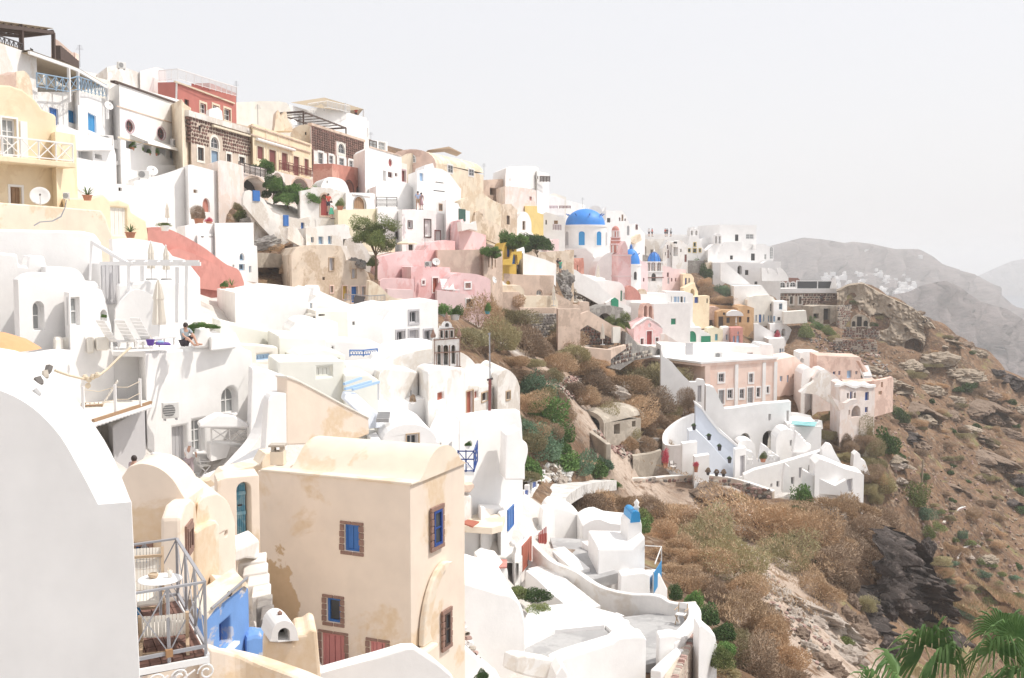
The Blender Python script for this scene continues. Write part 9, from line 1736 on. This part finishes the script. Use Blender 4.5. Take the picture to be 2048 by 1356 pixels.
parasol('folded cream parasol on the ravine terrace',1205,690,648,105);parasol('folded white parasol at the ochre houses',1411,656,638,196,'canvas_white');parasol('folded cream parasol on the tan terrace corner',1107,612,572,116);parasol('folded white parasol before the low ochre house',1472,650,634,195,'canvas_white');parasol('folded parasol in the tall villa niche',1538,905,872,104);parasol('folded cream parasol under the great dome',1196,565,530,160)
umbrella_open('cream open parasol beside the olive tree',814,486,100,20,16,'butter')
hous('pallet','dark upturned solar panel on the roof by the beige house',(706,76,730,77),[(708,596),(712,590),(730,594),(728,607)],608,.15,'iron',cat='panel',foot=0,ctrl=False)
rail_('railing','thin grey railing on the white roof below the beige house',[at(690,602,78),at(740,606,77),at(770,604,78)],.5,'metal','v',1.5,.05)
sun_lounger('white sun lounger leaning on the pink terrace',893,586,92,.4,group='loungers on the pink terrace');sun_lounger('second white sun lounger on the pink terrace',905,587,92.4,.4,group='loungers on the pink terrace')
person('man in a grey shirt and dark shorts sitting on the white terrace',at(369,692,44.4),.9,1.75,'shirt_grey','shirt_dark',sit=True,arm=(.8,.8),shoes='skin')
person('woman in white with mauve trousers standing on the patio seen from behind',atz(379,962,PZ),pi-.15,1.62,'shirt_white','cloth_mauve',shorts=False,bent=.12,arm=(.5,.3),hat='shirt_white')
person('dark-haired woman with sunglasses behind the beige vault',at(270,1010,34.5),2.6,1.62,'cloth_mauve','shirt_dark')
person('man in a pale blue shirt of the couple standing on the white roof',at(836,419,106.2),pi+.2,1.78,'shirt_blue','cloth_khaki',arm=(.2,.9));person('woman in dark grey of the couple standing on the white roof',at(842.5,419,106.6),pi-.3,1.65,'cloth_mauve','cloth_pink',skirt=True)
person('woman in a white top and green skirt leaning at the red door',at(663,438,97),1.3,1.62,'shirt_white','shirt_green',skirt=True,arm=(.6,0));person('person in red sitting behind the woman at the red door',at(657,425,97.6),.6,1.7,'cloth_red','shirt_dark',arm=(.3,.4))
person('dark-haired woman on the rock below the great dome',at(1116,543,135),.3,1.65,'shirt_dark','cloth_khaki',long_hair=True);person('person in a bright green shirt beside the dark-haired woman',at(1121,546,134.6),-.5,1.6,'shirt_green','teal')
for i,(x,y,t)in enumerate(((1298,470,'shirt_white'),(1304,470,'cloth_red'),(1330,470,'cloth_red'),(1334,470,'shirt_dark'),(1342,470,'shirt_grey'))):person(('walker in white at the left of the ridge terrace','walker in red beside the white walker on the ridge','walker in red in the middle of the ridge terrace','walker in black in the middle of the ridge terrace','walker in grey at the right of the ridge terrace')[i],at(x,y+3,229),i,1.7,t,'shirt_dark')
person('guest in black under the roof cafe sunshade',at(675,230,147),0,1.7,'shirt_dark','shirt_dark');person('guest in red under the roof cafe sunshade',at(712,240,151),0,1.7,'cloth_red','shirt_dark')
for i,(x,y,d,h)in enumerate(((160,130,92,1.8),(473,200,118,2.2),(516,245,112,2.0),(628,245,126,1.6),(742,284,142,1.5),(968,350,148,1.8),(1020,374,145,1.4),(850,500,102,1.4),(1165,412,192,1.8))):
 b=at(x,y+4,d);T=thn('roof_aerial',('thin aerial beside the skyline stairs','aerial at the corner of the red house','aerial at the left end of the yellow house','aerial on the chequered house corner','aerial beside the glass roof room','aerial right of the cream vault','aerial on the pale pink-white terrace','aerial on the large pink wall','aerial left of the great blue dome')[i],'aerial',b)
 part('mast',MB().tube([b,b+V3((0,0,h))],.025,5),'metal',T)
 for k in range(4):z=h*(.78+.06*k);part('rod',MB().bar(b+V3((-.35+.05*k,.05,z)),b+V3((.35-.05*k,-.05,z)),.018),'metal',T)
hz_=bpy.data.materials.new('haze_air');hz_.use_nodes=True;n=hz_.node_tree;n.nodes.clear();o_=n.nodes.new('ShaderNodeOutputMaterial');v=n.nodes.new('ShaderNodeVolumePrincipled');v.inputs['Color'].default_value=(1,1,1,1);v.inputs['Density'].default_value=.00036;v.inputs['Anisotropy'].default_value=0.0;n.links.new(v.outputs[0],o_.inputs['Volume'])
ho=part('haze',MB().wbox(-9500,9500,-3500,9500,-135,62),hz_,kind='stuff');tag(ho,'pale summer haze in the air over the whole scene','haze')
